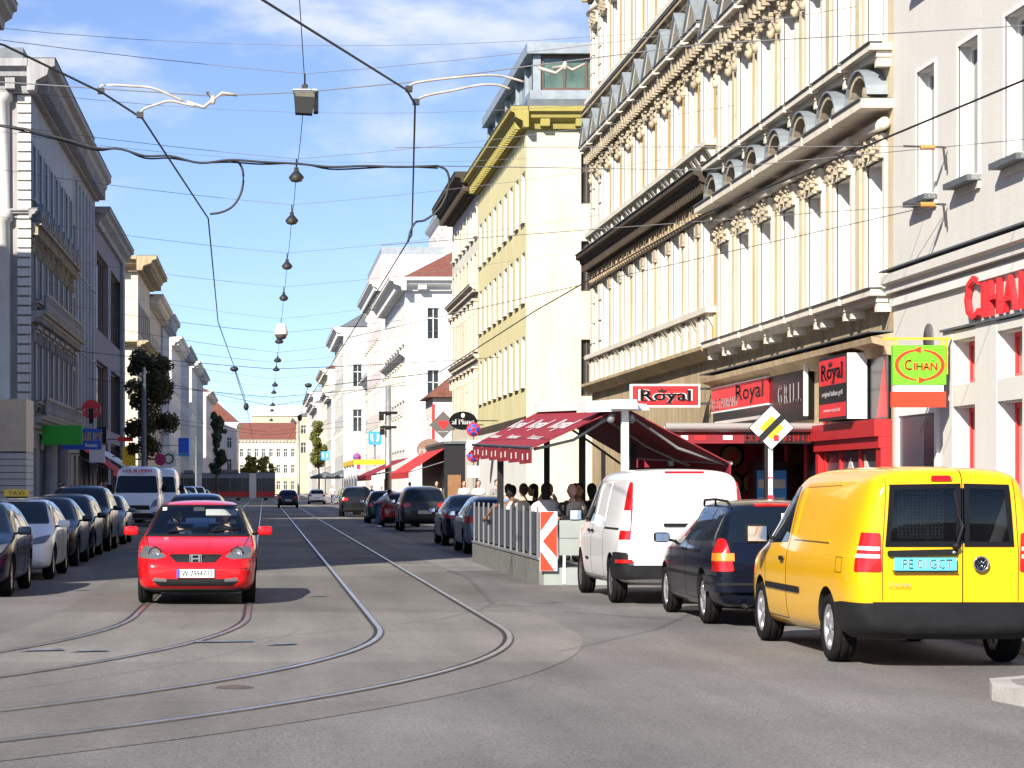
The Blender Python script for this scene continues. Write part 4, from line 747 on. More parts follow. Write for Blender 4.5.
def near_yellow():
    rad = .325; wx = (1.58, -1.42)
    cav = MB('cabin'); cav.prism([(-.57, 1.14), (.57, 1.14), (.52, 1.64), (-.52, 1.64)], -3, -.3, 'x')
    body, full = car_body(CADDY, wx, rad, 'paint_yellow', [cav])
    r = thing('parked_van', 'bright yellow panel van parked at the right with black rear bumper and cyan number plate', 'van', (6.205, 23.55, 0), UP); obj('body', body, r)
    Lw = [(.055, 1.10), (.70, 1.10), (.625, 1.665), (.055, 1.675)]           # y+ is the vehicle's left = image left
    Lw = [(-.095, 1.11), (.59, 1.11), (.545, 1.67), (-.095, 1.68)]; Rw = [(-.125, 1.11), (-.575, 1.11), (-.535, 1.67), (-.125, 1.68)]
    for p in (Lw, Rw): obj('rear_window', panel(full, p, 'x-', 'clear_glass', nmin=.05, off=.005, thick=.004, r=.07), r)
    b = MB()
    def frame(p, t):
        c = Vector((sum(a[0] for a in p) / 4, sum(a[1] for a in p) / 4))
        for a, q in zip(p, p[1:] + p[:1]):
            a, q = Vector(a), Vector(q); i = lambda v: v + Vector((math.copysign(t, c.x - v.x), math.copysign(t, c.y - v.y))); panel(full, [a, q, i(q), i(a)], 'x-', 'black_gloss', off=.009, nmin=.05, r=0, mb=b)
    frame(Lw, .045); frame(Rw, .045); obj('window_seal', b, r)
    b = MB('mesh_white')                         # wire partition behind the load space
    for y0, y1 in ((.05, .48), (-.5, -.06)):
        for i in range(13): y = y0 + (y1 - y0) * i / 12; b.box(-.44, -.43, y - .006, y + .006, 1.15, 1.62)
        for i in range(15): z = 1.15 + .47 * i / 14; b.box(-.442, -.432, y0, y1, z - .006, z + .006)
    obj('wire_partition', b, r)
    b = MB('seat_grey'); b.prism([(-.36, 1.14), (-.32, 1.14), (-.31, 1.45), (-.35, 1.45)], .1, .5, 'y'); b.box(-.38, -.31, -.2, .02, 1.2, 1.62); obj('seat', b, r)
    # doors, seams, trim
    sm = MB(); seam(full, [(-.11, .60), (-.11, 1.80)], 'x-', mb=sm)
    seam(full, [(.70, .605), (-.70, .605)], 'x-', mb=sm); seam(full, [(.612, .62), (.615, 1.06), (.575, 1.72)], 'x-', mb=sm, w=.006); seam(full, [(-.612, .62), (-.615, 1.06), (-.575, 1.72)], 'x-', mb=sm, w=.006)
    for a in ('y+', 'y-'):
        seam(full, [(.28, .32), (.28, 1.0), (.30, 1.62)], a, mb=sm, w=.008); seam(full, [(1.28, .42), (1.30, .98)], a, mb=sm, w=.008); seam(full, [(.28, .32), (1.18, .32)], a, mb=sm, w=.008)
        seam(full, [(.12, 1.14), (-1.35, 1.14)], a, 'paint_yellow', .03, sm, off=.009); seam(full, [(.13, 1.14), (.10, 1.66)], a, 'paint_yellow', .03, sm, off=.009); seam(full, [(.13, 1.66), (-1.30, 1.68)], a, 'paint_yellow', .03, sm, off=.009)
        seam(full, [(.10, 1.115), (-1.35, 1.115)], a, mb=sm, w=.005); seam(full, [(-1.95, .86), (-1.75, .86), (-1.75, 1.0), (-1.95, 1.0), (-1.95, .86)], a, mb=sm, w=.005)
    obj('panel_seam', sm, r)
    for a in ('y+', 'y-'):
        obj('side_window', panel(full, [(.36, 1.09), (1.34, 1.06), (1.30, 1.14), (.86, 1.52), (.66, 1.64), (.42, 1.66)], a, 'car_glass', r=.04), r)
        obj('rub_strip', panel(full, [(-.32, .60), (1.22, .60), (1.22, .66), (-.32, .66)], a, 'black_plastic', off=.014, r=.02), r)
        obj('door_handle', panel(full, [(.36, .90), (.52, .90), (.52, .945), (.36, .945)], a, 'black_plastic', off=.03, r=.02), r)
    b = panel(full, [(-.95, .30), (.95, .30), (.95, .60), (-.95, .60)], 'x-', 'black_plastic', off=.035, thick=.07, nmin=-.02, r=0, lim=2.0)
    for a in ('y+', 'y-'): panel(full, [(-2.42, .33), (-1.86, .33), (-1.82, .59), (-2.42, .595)], a, 'black_plastic', off=.03, thick=.06, nmin=.2, r=.02, mb=b)
    obj('rear_bumper', b, r)
    for s in (1, -1):
        t = [(s * .625, .885), (s * .95, .885), (s * .95, 1.235), (s * .635, 1.235)]; h = obj('tail_light', panel(full, t, 'x-', 'tail_red', off=.014, thick=.04, nmin=-.02, r=.02, lim=2.26), r)
        b = MB()
        for z in (1.005, 1.075): panel(full, [(s * .64, z), (s * .95, z), (s * .95, z + .035), (s * .64, z + .035)], 'x-', 'tail_white', off=.019, thick=.01, nmin=-.02, r=0, mb=b, lim=2.26)
        obj('lamp_strip', b, h)
    b = panel(full, [(-.06, 1.035), (.57, 1.02), (.57, 1.075), (-.06, 1.09)], 'x-', 'black_plastic', off=.03, thick=.05, r=.02); h = obj('handle_strip', b, r)
    k = MB('chrome'); k.lathe([(0, -2.455), (.018, -2.455), (.018, -2.40)], (0, -.02, 1.06), 'x', 10); obj('lock', k, h)
    plate_part(r, 'PE 01GCT', -2.445, .955, -1, 'plate_cyan', 'plate_white', .56, .115, False, .24)
    b = MB('black_plastic'); b.box(-2.45, -2.42, -.05, .53, .885, .897); obj('plate_holder', b, r)
    b = MB('chrome'); b.lathe([(.068, -2.43), (.072, -2.442), (.060, -2.444), (.058, -2.43)], (0, -.265, .955), 'x', 24); b.use('black_gloss').lathe([(0, -2.436), (.058, -2.436)], (0, -.265, .955), 'x', 24); b.use('chrome')
    for pts in ([(.042, .036), (.016, -.0), (0, .03)], [(-.042, .036), (-.016, 0), (0, .03)], [(.052, .012), (.022, -.046), (0, -.006)], [(-.052, .012), (-.022, -.046), (0, -.006)]): b.tube([(-2.441, -.265 + y, .955 + z) for y, z in pts], .006, 5)
    obj('emblem', b, r)
    t = MB('galv'); text_into(t, 'Caddy', (-2.437, .47, .765), (0, -1, 0), (0, 0, 1), .20, .045, .004); obj('lettering', t, r)
    obj('brake_light', panel(full, [(-.02, 1.70), (.17, 1.70), (.16, 1.745), (-.01, 1.745)], 'x-', 'tail_red', off=.016, r=.01), r)
    b = MB('black_plastic'); b.lathe([(0, -2.47), (.028, -2.465), (.03, -2.38)], (0, -.04, 1.115), 'x', 10); b.tube([(-2.455, -.04, 1.115), (-2.45, -.10, 1.30), (-2.40, -.06, 1.42)], [.015, .011, .008], 6); b.tube([(-2.43, -.10, 1.24), (-2.385, -.04, 1.62)], .009, 5); obj('wiper', b, r)
    add_wheels(r, wx, rad, .875, .205, 5, 'wheel_alloy'); mirror_part(r, 1.12, .885, 1.16, 'black_plastic', 1.15, tall=1.35)
    return r
def near_wagon():
    rad = .31; wx = (1.30, -1.30); body, full = car_body(WAGON, wx, rad, 'paint_navy')
    r = thing('parked_car', 'dark navy estate car with roof rails parked between the white van and the yellow van', 'car', (6.12, 29.55, 0), UP); obj('body', body, r)
    side_panels(r, full, [[(-.20, .985), (.80, .965), (.2, 1.33), (-.18, 1.395)], [(-1.16, 1.0), (-.27, .985), (-.25, 1.395), (-1.10, 1.395)], [(-2.0, 1.04), (-1.23, 1.0), (-1.18, 1.39), (-1.80, 1.345)]])
    obj('rear_window', panel(full, [(-.70, .99), (.70, .99), (.57, 1.385), (-.57, 1.385)], 'x-', 'car_glass', nmin=.05, off=.006, r=.06), r); obj('windscreen', panel(full, [(-.72, .985), (.72, .985), (.55, 1.41), (-.55, 1.41)], 'x+', 'car_glass', nmin=.05), r)
    for s in (1, -1):
        h = obj('tail_light', panel(full, [(s * .62, .66), (s * .86, .66), (s * .86, 1.04), (s * .70, 1.04)], 'x-', 'tail_red', off=.014, thick=.04, nmin=-.25, r=.03, lim=1.92), r)
        obj('lamp_strip', panel(full, [(s * .62, .78), (s * .86, .78), (s * .86, .87), (s * .62, .87)], 'x-', 'tail_amber', off=.019, thick=.01, nmin=-.25, r=0, lim=1.92), h)
    b = panel(full, [(-.9, .42), (.9, .42), (.9, .60), (-.9, .60)], 'x-', 'paint_navy', off=.05, thick=.07, nmin=-.02, r=.02, lim=1.6); obj('rear_bumper', b, r)
    obj('bumper_strip', panel(full, [(-.9, .50), (.9, .50), (.9, .53), (-.9, .53)], 'x-', 'black_plastic', off=.058, thick=.02, nmin=-.02, r=0, lim=1.7), r)
    obj('handle_strip', panel(full, [(-.33, .86), (.33, .86), (.33, .90), (-.33, .90)], 'x-', 'black_plastic', off=.03, thick=.04, r=.01), r)
    plate_part(r, 'W 51382 B', -2.222, .77, -1); obj('brake_light', panel(full, [(-.3, 1.42), (.3, 1.42), (.29, 1.45), (-.29, 1.45)], 'x-', 'tail_red', off=.012, nmin=.02, r=.01), r)
    sm = MB(); seam(full, [(-.72, .62), (-.70, .99)], 'x-', mb=sm) ; seam(full, [(.72, .62), (.70, .99)], 'x-', mb=sm); seam(full, [(-.7, .615), (.7, .615)], 'x-', mb=sm)
    for a in ('y+', 'y-'):
        for x in (-.22, -1.16, .86): seam(full, [(x, .30), (x, .98)], a, mb=sm)
        seam(full, [(-1.0, .30), (.86, .30)], a, mb=sm); obj('rub_strip', panel(full, [(-.95, .56), (.95, .56), (.95, .60), (-.95, .60)], a, 'black_plastic', off=.012, r=.01), r)
        for x in (-.12, -1.05): obj('door_handle', panel(full, [(x, .86), (x + .16, .86), (x + .16, .895), (x, .895)], a, 'paint_navy', off=.03, r=.015), r)
    obj('panel_seam', sm, r)
    for s in (1, -1): b = MB('black_plastic'); b.tube([(.05, s * .55, 1.42), (-.08, s * .57, 1.485), (-.8, s * .575, 1.50), (-1.55, s * .575, 1.48), (-1.72, s * .56, 1.40)], .016, 8); b.tube([(-.8, s * .575, 1.50), (-.8, s * .57, 1.42)], .014, 6); obj('roof_rail', b, r)
    add_wheels(r, wx, rad, .83, .19, 7, 'wheel_alloy'); mirror_part(r, .78, .85, 1.0, 'paint_navy', 1.0)
    b = MB('black_plastic'); b.tube([(-2.15, .5, .26), (-2.32, .5, .25)], .03, 8); obj('exhaust_pipe', b, r)
    b = MB('white_paint'); b.box(-2.02, -2.00, -.06, .03, 1.26, 1.34); obj('sticker', b, r)
    return r
def near_vito():
    rad = .33; wx = (1.55, -1.60); body, full = car_body(VITO, wx, rad, 'paint_white')
    r = thing('parked_van', 'plain white panel van with tall red tail lights parked before the terrace', 'van', (5.86, 34.95, 0), UP); obj('body', body, r)
    for a in ('y+', 'y-'):
        obj('side_window', panel(full, [(.35, 1.14), (1.52, 1.10), (1.48, 1.2), (1.0, 1.60), (.78, 1.72), (.4, 1.74)], a, 'car_glass', r=.05), r)
        obj('door_handle', panel(full, [(.36, .98), (.55, .98), (.55, 1.02), (.36, 1.02)], a, 'black_plastic', off=.03, r=.015), r); obj('door_handle', panel(full, [(-.0, .98), (.18, .98), (.18, 1.02), (0, 1.02)], a, 'black_plastic', off=.03, r=.015), r)
        obj('sill_vent', panel(full, [(.55, .56), (.85, .56), (.85, .60), (.55, .60)], a, 'black_plastic', off=.01, r=.01), r)
    sm = MB()
    for a in ('y+', 'y-'):
        for x in (.28, -.92): seam(full, [(x, .34), (x, 1.72)], a, mb=sm, w=.008)
        seam(full, [(1.42, .5), (1.42, 1.0)], a, mb=sm, w=.008); seam(full, [(-.95, 1.06), (-2.1, 1.06)], a, 'black_plastic', .03, sm); seam(full, [(-.92, .34), (1.2, .34)], a, mb=sm, w=.008)
        seam(full, [(.15, 1.16), (.12, 1.70)], a, 'paint_white', .03, sm, off=.008); seam(full, [(-.8, 1.16), (-.8, 1.70)], a, 'paint_white', .03, sm, off=.008)
    seam(full, [(-.72, .60), (-.71, 1.6), (-.65, 1.80), (.65, 1.80), (.71, 1.6), (.72, .60), (-.72, .60)], 'x-', 'pearl', .012, sm); obj('panel_seam', sm, r)
    for s in (1, -1):
        h = obj('tail_light', panel(full, [(s * .755, .92), (s * 1.0, .92), (s * 1.0, 1.66), (s * .70, 1.72), (s * .735, 1.3)], 'x-', 'tail_red', off=.014, thick=.04, nmin=-.1, r=.03, lim=2.24), r)
        obj('lamp_strip', panel(full, [(s * .765, 1.04), (s * 1.0, 1.04), (s * 1.0, 1.32), (s * .752, 1.32)], 'x-', 'tail_white', off=.019, thick=.01, nmin=-.1, r=.0, lim=2.24), h)
        obj('reflector_strip', panel(full, [(s * .74, .59), (s * .90, .59), (s * .90, .64), (s * .74, .64)], 'x-', 'tail_red', off=.05, thick=.03, nmin=-.1, r=0, lim=2.0), r)
    b = panel(full, [(-.98, .38), (.98, .38), (.98, .56), (-.98, .56)], 'x-', 'black_plastic', off=.04, thick=.07, nmin=-.02, r=.02, lim=1.8)
    for s in (1, -1): panel(full, [(s * .80, .38), (s * .98, .38), (s * .98, .74), (s * .80, .72)], 'x-', 'black_plastic', off=.03, thick=.05, nmin=-.1, r=.0, lim=1.95, mb=b)
    for a in ('y+', 'y-'): panel(full, [(-2.42, .38), (-1.98, .38), (-1.98, .60), (-2.1, .74), (-2.42, .74)], a, 'black_plastic', off=.028, thick=.05, nmin=.2, r=0, mb=b)
    obj('rear_bumper', b, r); obj('handle_strip', panel(full, [(-.42, 1.10), (.30, 1.10), (.30, 1.145), (-.42, 1.145)], 'x-', 'black_plastic', off=.025, thick=.04, r=.01), r)
    obj('brake_light', panel(full, [(-.28, 1.835), (.28, 1.835), (.27, 1.86), (-.27, 1.86)], 'x-', 'tail_red', off=.012, nmin=.02, r=.005), r)
    plate_part(r, 'W 40716 K', -2.43, .70, -1); obj('windscreen', panel(full, [(-.82, 1.14), (.82, 1.14), (.68, 1.80), (-.68, 1.80)], 'x+', 'car_glass', nmin=.05), r)
    add_wheels(r, wx, rad, .93, .21, 8, 'wheel_grey'); mirror_part(r, 1.25, .93, 1.22, 'black_plastic', 1.0, tall=1.4)
    return r
def ducato(label, loc, text=True, wall='paint_white'):
    rad = .34; wx = (1.75, -1.55); key = ('duc', wall)
    if key not in _wh: _wh[key] = car_body(DUCATO, wx, rad, wall)
    body, full = _wh[key]; r = thing('parked_van', label, 'van', loc, DN); obj('body', body, r)
    obj('windscreen', panel(full, [(-.90, 1.40), (.90, 1.40), (.80, 2.12), (-.80, 2.12)], 'x+', 'car_glass', nmin=.05, r=.08), r)
    for a in ('y+', 'y-'): obj('side_window', panel(full, [(.7, 1.36), (1.75, 1.34), (1.35, 1.85), (1.2, 2.05), (.72, 2.05)], a, 'car_glass', r=.06), r)
    hl = [(.60, .78), (.92, .86), (.90, 1.16), (.74, 1.08)]
    for p in (hl, sym(hl)): obj('headlight', panel(full, p, 'x+', 'headlight', off=.012, thick=.03, nmin=.02), r)
    obj('grille', panel(full, [(-.62, .70), (.62, .70), (.55, .88), (-.55, .88)], 'x+', 'black_plastic', off=.012, nmin=.02), r); obj('air_intake', panel(full, [(-.8, .36), (.8, .36), (.78, .56), (-.78, .56)], 'x+', 'black_plastic', off=.02, thick=.04, nmin=.0), r)
    plate_part(r, 'W 28465 T', 2.64, .62, 1)
    if text:
        t = MB('red_sign'); text_into(t, 'DER BLUMEN', (1.14, 0, 2.33), (0, 1, 0), (-.45, 0, .9), 1.2, .13, .03, bold=.01); obj('lettering', t, r); t = MB('red_sign'); text_into(t, 'Transport', (1.19, 0, 2.22), (0, 1, 0), (-.45, 0, .9), .8, .08, .03); obj('lettering', t, r)
    add_wheels(r, wx, rad, 1.0, .22, 6, 'wheel_grey'); mirror_part(r, 1.6, 1.03, 1.6, 'black_plastic', 1.1, tall=2); return r
near_red(); near_yellow(); near_wagon(); near_vito()
LP = 'cars parked along the left kerb'; RP = 'cars parked along the right kerb'; MV = 'moving cars down the street'
generic_car('hatch', 'dark blue black taxi with yellow roof sign cut by the left edge of the photo', 'paint_darkblue', (-4.62, 36.7, 0), DN, 'W 8842 TX', True, LP)
generic_car('hatch', 'white taxi hatchback with yellow roof sign parked second in the left row', 'paint_white', (-4.58, 43.3, 0), DN, 'W 3317 TX', True, LP)
generic_car('sedan', 'dark saloon with golden side reflections parked behind the white taxi', 'paint_black', (-4.72, 50.2, 0), DN, 'W 62094 D', False, LP, rim='wheel_grey')
generic_car('wagon', 'dark blue estate parked between the dark saloon and the tall off roader', 'paint_darkblue', (-4.75, 55.6, 0), DN, 'W 19573 F', False, LP)
generic_car('suv', 'big dark blue off roader in the left row before the white van', 'paint_darkblue', (-4.80, 61.3, 0), DN, 'W 70358 H', False, LP, rails=True)
generic_car('hatch', 'grey hatchback mostly hidden behind the big dark off roader', 'paint_bluegrey', (-4.78, 68.6, 0), DN, 'W 45120 L', False, LP)
ducato('white high roof delivery van with red lettering above its windscreen', (-5.35, 100, 0)); ducato('plain white high roof van parked just behind the lettered van', (-4.95, 109, 0), False)
for k_, lb, col, x_, y_ in (('suv', 'white off roader parked beyond the two white vans', 'paint_white', -5.0, 128), ('sedan', 'dark green saloon beyond the white vans on the left', 'paint_green', -5.0, 140), ('suv', 'light blue tall car parked far down the left row', 'paint_blue', -5.1, 150), ('suv', 'farthest white off roader in the left row near the tram', 'paint_white', -5.0, 168), ('hatch', 'blue grey hatchback parked far left close to the tram', 'paint_bluegrey', -5.0, 186)): generic_car(k_, lb, col, (x_, y_, 0), DN, None, False, LP)
generic_car('wagon', 'blue estate following close behind the red hatchback', 'paint_blue', (-1.65, 57.5, 0), DN, None, False, MV)
generic_car('hatch', 'black car driving away on the right tram track', 'paint_black', (1.9, 186, 0), UP, 'W 90311 A', False, MV)
generic_car('hatch', 'white car driving away far down the right lane', 'paint_white', (5.0, 222, 0), UP, 'W 11876 S', False, MV)
generic_car('hatch', 'blue grey hatchback parked at the far end of the terrace fence', 'paint_bluegrey', (5.75, 59.2, 0), UP, 'W 33801 C', False, RP)
generic_car('sedan', 'dark blue saloon parked beyond the blue grey hatchback', 'paint_darkblue', (5.86, 67.2, 0), UP, 'W 52290 G', False, RP)
generic_car('suv', 'dark grey people carrier with white plate parked under the red awning', 'paint_grey', (5.92, 88.6, 0), UP, 'W 87125 M', False, RP)
generic_car('hatch', 'red hatchback parked right behind the dark people carrier', 'paint_maroon', (5.6, 97.8, 0), UP, 'W 24609 N', False, RP)
generic_car('wagon', 'dark green estate with open look beside the standing man', 'paint_green', (5.5, 108, 0), UP, None, False, RP)
generic_car('suv', 'black tall car parked farthest in the right row', 'paint_black', (5.1, 130, 0), UP, None, False, RP)
# ------------------------------------------------------------------ tram crossing the far end
def tram():
    r = thing('tram', 'dark grey low floor tram with red skirt crossing the far end of the street', 'tram', (-5.2, 292, 0))
    b = MB('tram_grey'); x0 = -5.5
    segs = [(-5.5, -3.2), (-2.7, 3.4), (4.2, 6.6)]
    for i, (a, c) in enumerate(segs):
        m = MB('tram_grey'); m.prism([(-1.2, .25), (-1.2, 2.6), (-1.0, 3.2), (-.6, 3.42), (.6, 3.42), (1.0, 3.2), (1.2, 2.6), (1.2, .25)], a, c, 'x'); s = obj('body_section', m, r)
        w = MB('tram_dark'); w.box(a + .1, c - .1, -1.225, -1.2, 1.1, 2.75); obj('window', w, s); w = MB('tram_red'); w.box(a + .05, c - .05, -1.23, -1.2, .45, 1.08); obj('skirt', w, s)
        for k in range(max(1, int((c - a) / 1.5))): x = a + .7 + k * 1.5; d = MB('tram_grey'); d.box(x - .03, x + .03, -1.24, -1.2, 1.1, 2.75); obj('window_post', d, s)
    for x in (-2.95, 3.8): m = MB('pearl'); m.box(x - .42, x + .42, -1.28, 1.1, .3, 3.35); obj('joint_bellows', m, r)
    m = MB('dark_zinc'); m.box(-4.8, -3.6, -.8, .8, 3.42, 3.75); m.box(-1.5, 2, -.8, .8, 3.42, 3.8); obj('roof_box', m, r)
    for x in (-4.5, -1.4, 2, 5.4):
        for s in (-1, 1): m = MB('rubber'); m.lathe([(0, -.06), (.3, -.06), (.3, .06), (0, .06)], (x, s * 1.0, .3), 'y', 14); obj('wheel', m, r)
tram()
# ------------------------------------------------------------------ people (local frame: facing +x)
def skin_mesh(joints, edges, radii, mt, root=0, lv=1):
    names = list(joints); me = bpy.data.meshes.new('s'); ix = {n: i for i, n in enumerate(names)}
    me.from_pydata([joints[n] for n in names], [(ix[a], ix[b]) for a, b in edges], [])
    o = bpy.data.objects.new('s', me); C.objects.link(o); o.modifiers.new('k', 'SKIN')
    for n in names:
        r = radii[n]; me.skin_vertices[0].data[ix[n]].radius = r if isinstance(r, tuple) else (r, r)
    me.skin_vertices[0].data[root].use_root = True
    s = o.modifiers.new('u', 'SUBSURF'); s.levels = s.render_levels = lv
    m = evaluated(o); bpy.data.objects.remove(o)
    vs = [tuple(v.co) for v in m.vertices]; fs = [tuple(p.vertices) for p in m.polygons]; bpy.data.meshes.remove(m)
    return vs, fs
BASE = dict(stand=dict(pel=(0, 0, .95), sp=(.01, 0, 1.15), ch=(0, 0, 1.34), nk=(0, 0, 1.48), hb=(.01, 0, 1.56), shL=(0, .17, 1.40), shR=(0, -.17, 1.40), elL=(-.03, .24, 1.12), elR=(-.03, -.24, 1.12), wrL=(.06, .25, .88), wrR=(.06, -.25, .88), hpL=(0, .09, .90), hpR=(0, -.09, .90), knL=(.03, .10, .50), knR=(.01, -.10, .50), anL=(-.01, .10, .09), anR=(-.04, -.10, .09), toL=(.15, .12, .035), toR=(.12, -.12, .035)))
BASE['walk'] = {**BASE['stand'], 'knL': (.18, .09, .52), 'anL': (.22, .09, .12), 'toL': (.38, .10, .06), 'knR': (.0, -.09, .50), 'anR': (-.28, -.09, .16), 'toR': (-.15, -.1, .04), 'elL': (-.12, .23, 1.13), 'wrL': (-.10, .24, .90), 'elR': (.08, -.23, 1.13), 'wrR': (.24, -.22, .95)}
BASE['bend'] = {**BASE['stand'], 'sp': (.12, 0, 1.10), 'ch': (.30, 0, 1.20), 'nk': (.43, 0, 1.27), 'hb': (.50, 0, 1.32), 'shL': (.34, .17, 1.22), 'shR': (.34, -.17, 1.22), 'elL': (.42, .22, .98), 'elR': (.45, -.22, .98), 'wrL': (.62, .18, .92), 'wrR': (.64, -.16, .92)}
BASE['sit'] = dict(pel=(0, 0, .50), sp=(-.02, 0, .70), ch=(0, 0, .89), nk=(.01, 0, 1.03), hb=(.03, 0, 1.11), shL=(.01, .17, .95), shR=(.01, -.17, .95), elL=(.10, .24, .70), elR=(.10, -.24, .70), wrL=(.32, .15, .74), wrR=(.32, -.15, .74), hpL=(.02, .09, .49), hpR=(.02, -.09, .49), knL=(.44, .11, .50), knR=(.44, -.11, .50), anL=(.42, .11, .09), anR=(.42, -.11, .09), toL=(.58, .12, .035), toR=(.58, -.12, .035))
BASE['lean'] = {**BASE['sit'], 'sp': (.02, 0, .70), 'ch': (.08, 0, .88), 'nk': (.11, 0, 1.01), 'hb': (.15, 0, 1.08), 'shL': (.09, .17, .93), 'shR': (.09, -.17, .93), 'elL': (.02, .37, .90), 'wrL': (.12, .50, .70), 'elR': (.2, -.2, .72), 'wrR': (.38, -.05, .76)}
BASE['think'] = {**BASE['sit'], 'elL': (.22, .22, .78), 'wrL': (.20, .10, 1.02), 'elR': (.28, -.22, .80), 'wrR': (.45, -.12, .86)}
BASE['car'] = {**BASE['sit'], 'knL': (.42, .11, .56), 'knR': (.42, -.11, .56), 'anL': (.78, .11, .42), 'anR': (.78, -.11, .42), 'toL': (.86, .11, .50), 'toR': (.86, -.11, .50)}
BASE['carthink'] = {**BASE['car'], 'elL': (.22, .22, .78), 'wrL': (.20, .10, 1.02), 'elR': (.28, -.22, .80), 'wrR': (.45, -.12, .86)}
EDG = [('pel', 'sp'), ('sp', 'ch'), ('ch', 'nk'), ('nk', 'hb')] + [(a + s, b + s) for s in 'LR' for a, b in (('sh', 'el'), ('el', 'wr'), ('hp', 'kn'), ('kn', 'an'), ('an', 'to'))] + [('ch', 'shL'), ('ch', 'shR'), ('pel', 'hpL'), ('pel', 'hpR')]
RAD = dict(pel=(.13, .11), sp=(.135, .10), ch=(.15, .11), nk=.058, hb=.055, sh=.062, el=.042, wr=.028, hp=.085, kn=.058, an=.036, to=.03)
rad_of = lambda n: RAD.get(n, RAD.get(n[:2]))
def person(label, loc, rz, pose='stand', shirt='shirt_white', trousers='jeans', hair='hair_black', skin='skin_light', sleeves=False, long_hair=False, beard=False, sc=1.0, group=None, head_turn=0, bald=False, shoe='shoe_dark'):
    J = BASE[pose]; r = thing('person', label, 'person', loc, rz, group); r.scale = (sc, sc, sc)
    b = MB(skin); b.smooth = True; b.add(*skin_mesh(J, EDG, {n: rad_of(n) for n in J}, skin))
    hb = Vector(J['hb']); c = hb + Vector((.03, 0, .105)); k = len(b.v)
    b.ell((0, 0, 0), (.098, .076, .118), 14, 10)
    b.ell((.02, 0, -.065), (.072, .058, .06), 10, 6); b.ell((.104, 0, -.018), (.022, .014, .024), 8, 5)
    for s in (1, -1): b.ell((-.005, s * .077, -.01), (.024, .010, .034), 8, 5)
    b.use('black_paint')
    for s in (1, -1): b.ell((.088, s * .032, .012), (.008, .014, .008), 6, 4); b.ell((.092, s * .033, .034), (.006, .02, .005), 6, 4)
    b.use('red_sign' if not beard else 'dress_pink'); b.ell((.088, 0, -.062), (.008, .024, .007), 8, 4)
    if beard: b.use(hair); b.ell((.045, 0, -.082), (.052, .056, .05), 10, 6); b.ell((.088, 0, -.046), (.01, .03, .008), 8, 4)
    b.xf(Matrix.Translation(c) @ Matrix.Rotation(head_turn, 4, 'Z'), k); b.use(skin)
    for s, e in (('L', 1), ('R', -1)):                               # hands: palm and five curled fingers
        w = Vector(J['wr' + s]); d = (w - Vector(J['el' + s])).normalized(); side = Vector((0, 1, 0)) if abs(d.y) < .8 else Vector((1, 0, 0)); side = (side - d * side.dot(d)).normalized(); n = d.cross(side)
        b.tube([w - d * .01, w + d * .03, w + d * .085], [.026, .038, .034], 8)
        for i, (o_, l) in enumerate(((-.027, .07), (-.009, .08), (.009, .075), (.026, .058))):
            p = w + d * .08 + side * o_; b.tube([p, p + d * l * .5 + n * .004, p + d * l * .85 + n * .02], [.009, .0085, .006], 5)
        p = w + d * .035 - side * .032 * e; b.tube([p, p + d * .03 - side * e * .022, p + d * .058 - side * e * .026], [.011, .010, .007], 5)
    body = obj('body', b, r)
    def cloth(name, keep, mt, grow, cut):
        jj = {n: J[n] for n in keep}; ed = [e for e in EDG if e[0] in jj and e[1] in jj]
        for a, bb, t in cut: jj[bb + '_'] = tuple(Vector(J[a]).lerp(Vector(J[bb]), t)); ed.append((a, bb + '_'))
        rd = {}
        for n in jj:
            q = rad_of(n.strip('_')) if n.strip('_') in J else .05
            if n.endswith('_'): q = .055 if name == 'shirt' else .062
            rd[n] = tuple(x + grow for x in q) if isinstance(q, tuple) else q + grow
        m = MB(mt); m.smooth = True; m.add(*skin_mesh(jj, ed, rd, mt)); return obj(name, m, r)
    if sleeves: cloth('shirt', ['pel', 'sp', 'ch', 'shL', 'shR', 'elL', 'elR'], shirt, .026, [('elL', 'wrL', .85), ('elR', 'wrR', .85), ('ch', 'nk', .62)])
    else: cloth('shirt', ['pel', 'sp', 'ch', 'shL', 'shR'], shirt, .028, [('shL', 'elL', .7), ('shR', 'elR', .7), ('ch', 'nk', .62)])
    cloth('trousers', ['pel', 'hpL', 'hpR', 'knL', 'knR'], trousers, .018, [('knL', 'anL', .9), ('knR', 'anR', .9)])
    m = MB(shoe)
    for s in 'LR':
        a, t = Vector(J['an' + s]), Vector(J['to' + s]); mid = (a + t) / 2; m.smooth = True; ang = math.atan2(t.y - a.y, t.x - a.x); m.ell((mid.x, mid.y, (t.z + a.z) / 2 - .015), (.14, .05, .05), 10, 6, ang); m.smooth = False
    obj('shoes', m, r)
    if not bald:
        h = MB(hair); h.ell((-.022, 0, .035), (.098, .088, .098), 12, 8)
        if long_hair: h.ell((-.06, 0, -.06), (.06, .085, .15), 10, 8)
        else: h.ell((-.045, 0, -.01), (.07, .078, .09), 10, 6)
        h.xf(Matrix.Translation(c) @ Matrix.Rotation(head_turn, 4, 'Z')); obj('hair', h, r)
    return r
# in the red car (its front faces the viewer; the driver sits on the viewer's right)
person('driver of the red hatchback with a hand raised to the face', (-.95 + .34, 34.55 + .32, .0), DN, 'carthink', 'shirt_navy', 'trousers_dark', 'hair_black', 'skin_brightened', True, sc=1.0)
person('bearded front passenger in the red hatchback', (-.95 - .34, 34.55 + .32, .0), DN, 'car', 'shirt_navy', 'trousers_dark', 'hair_black', 'skin_brightened', True, beard=True, sc=1.0)
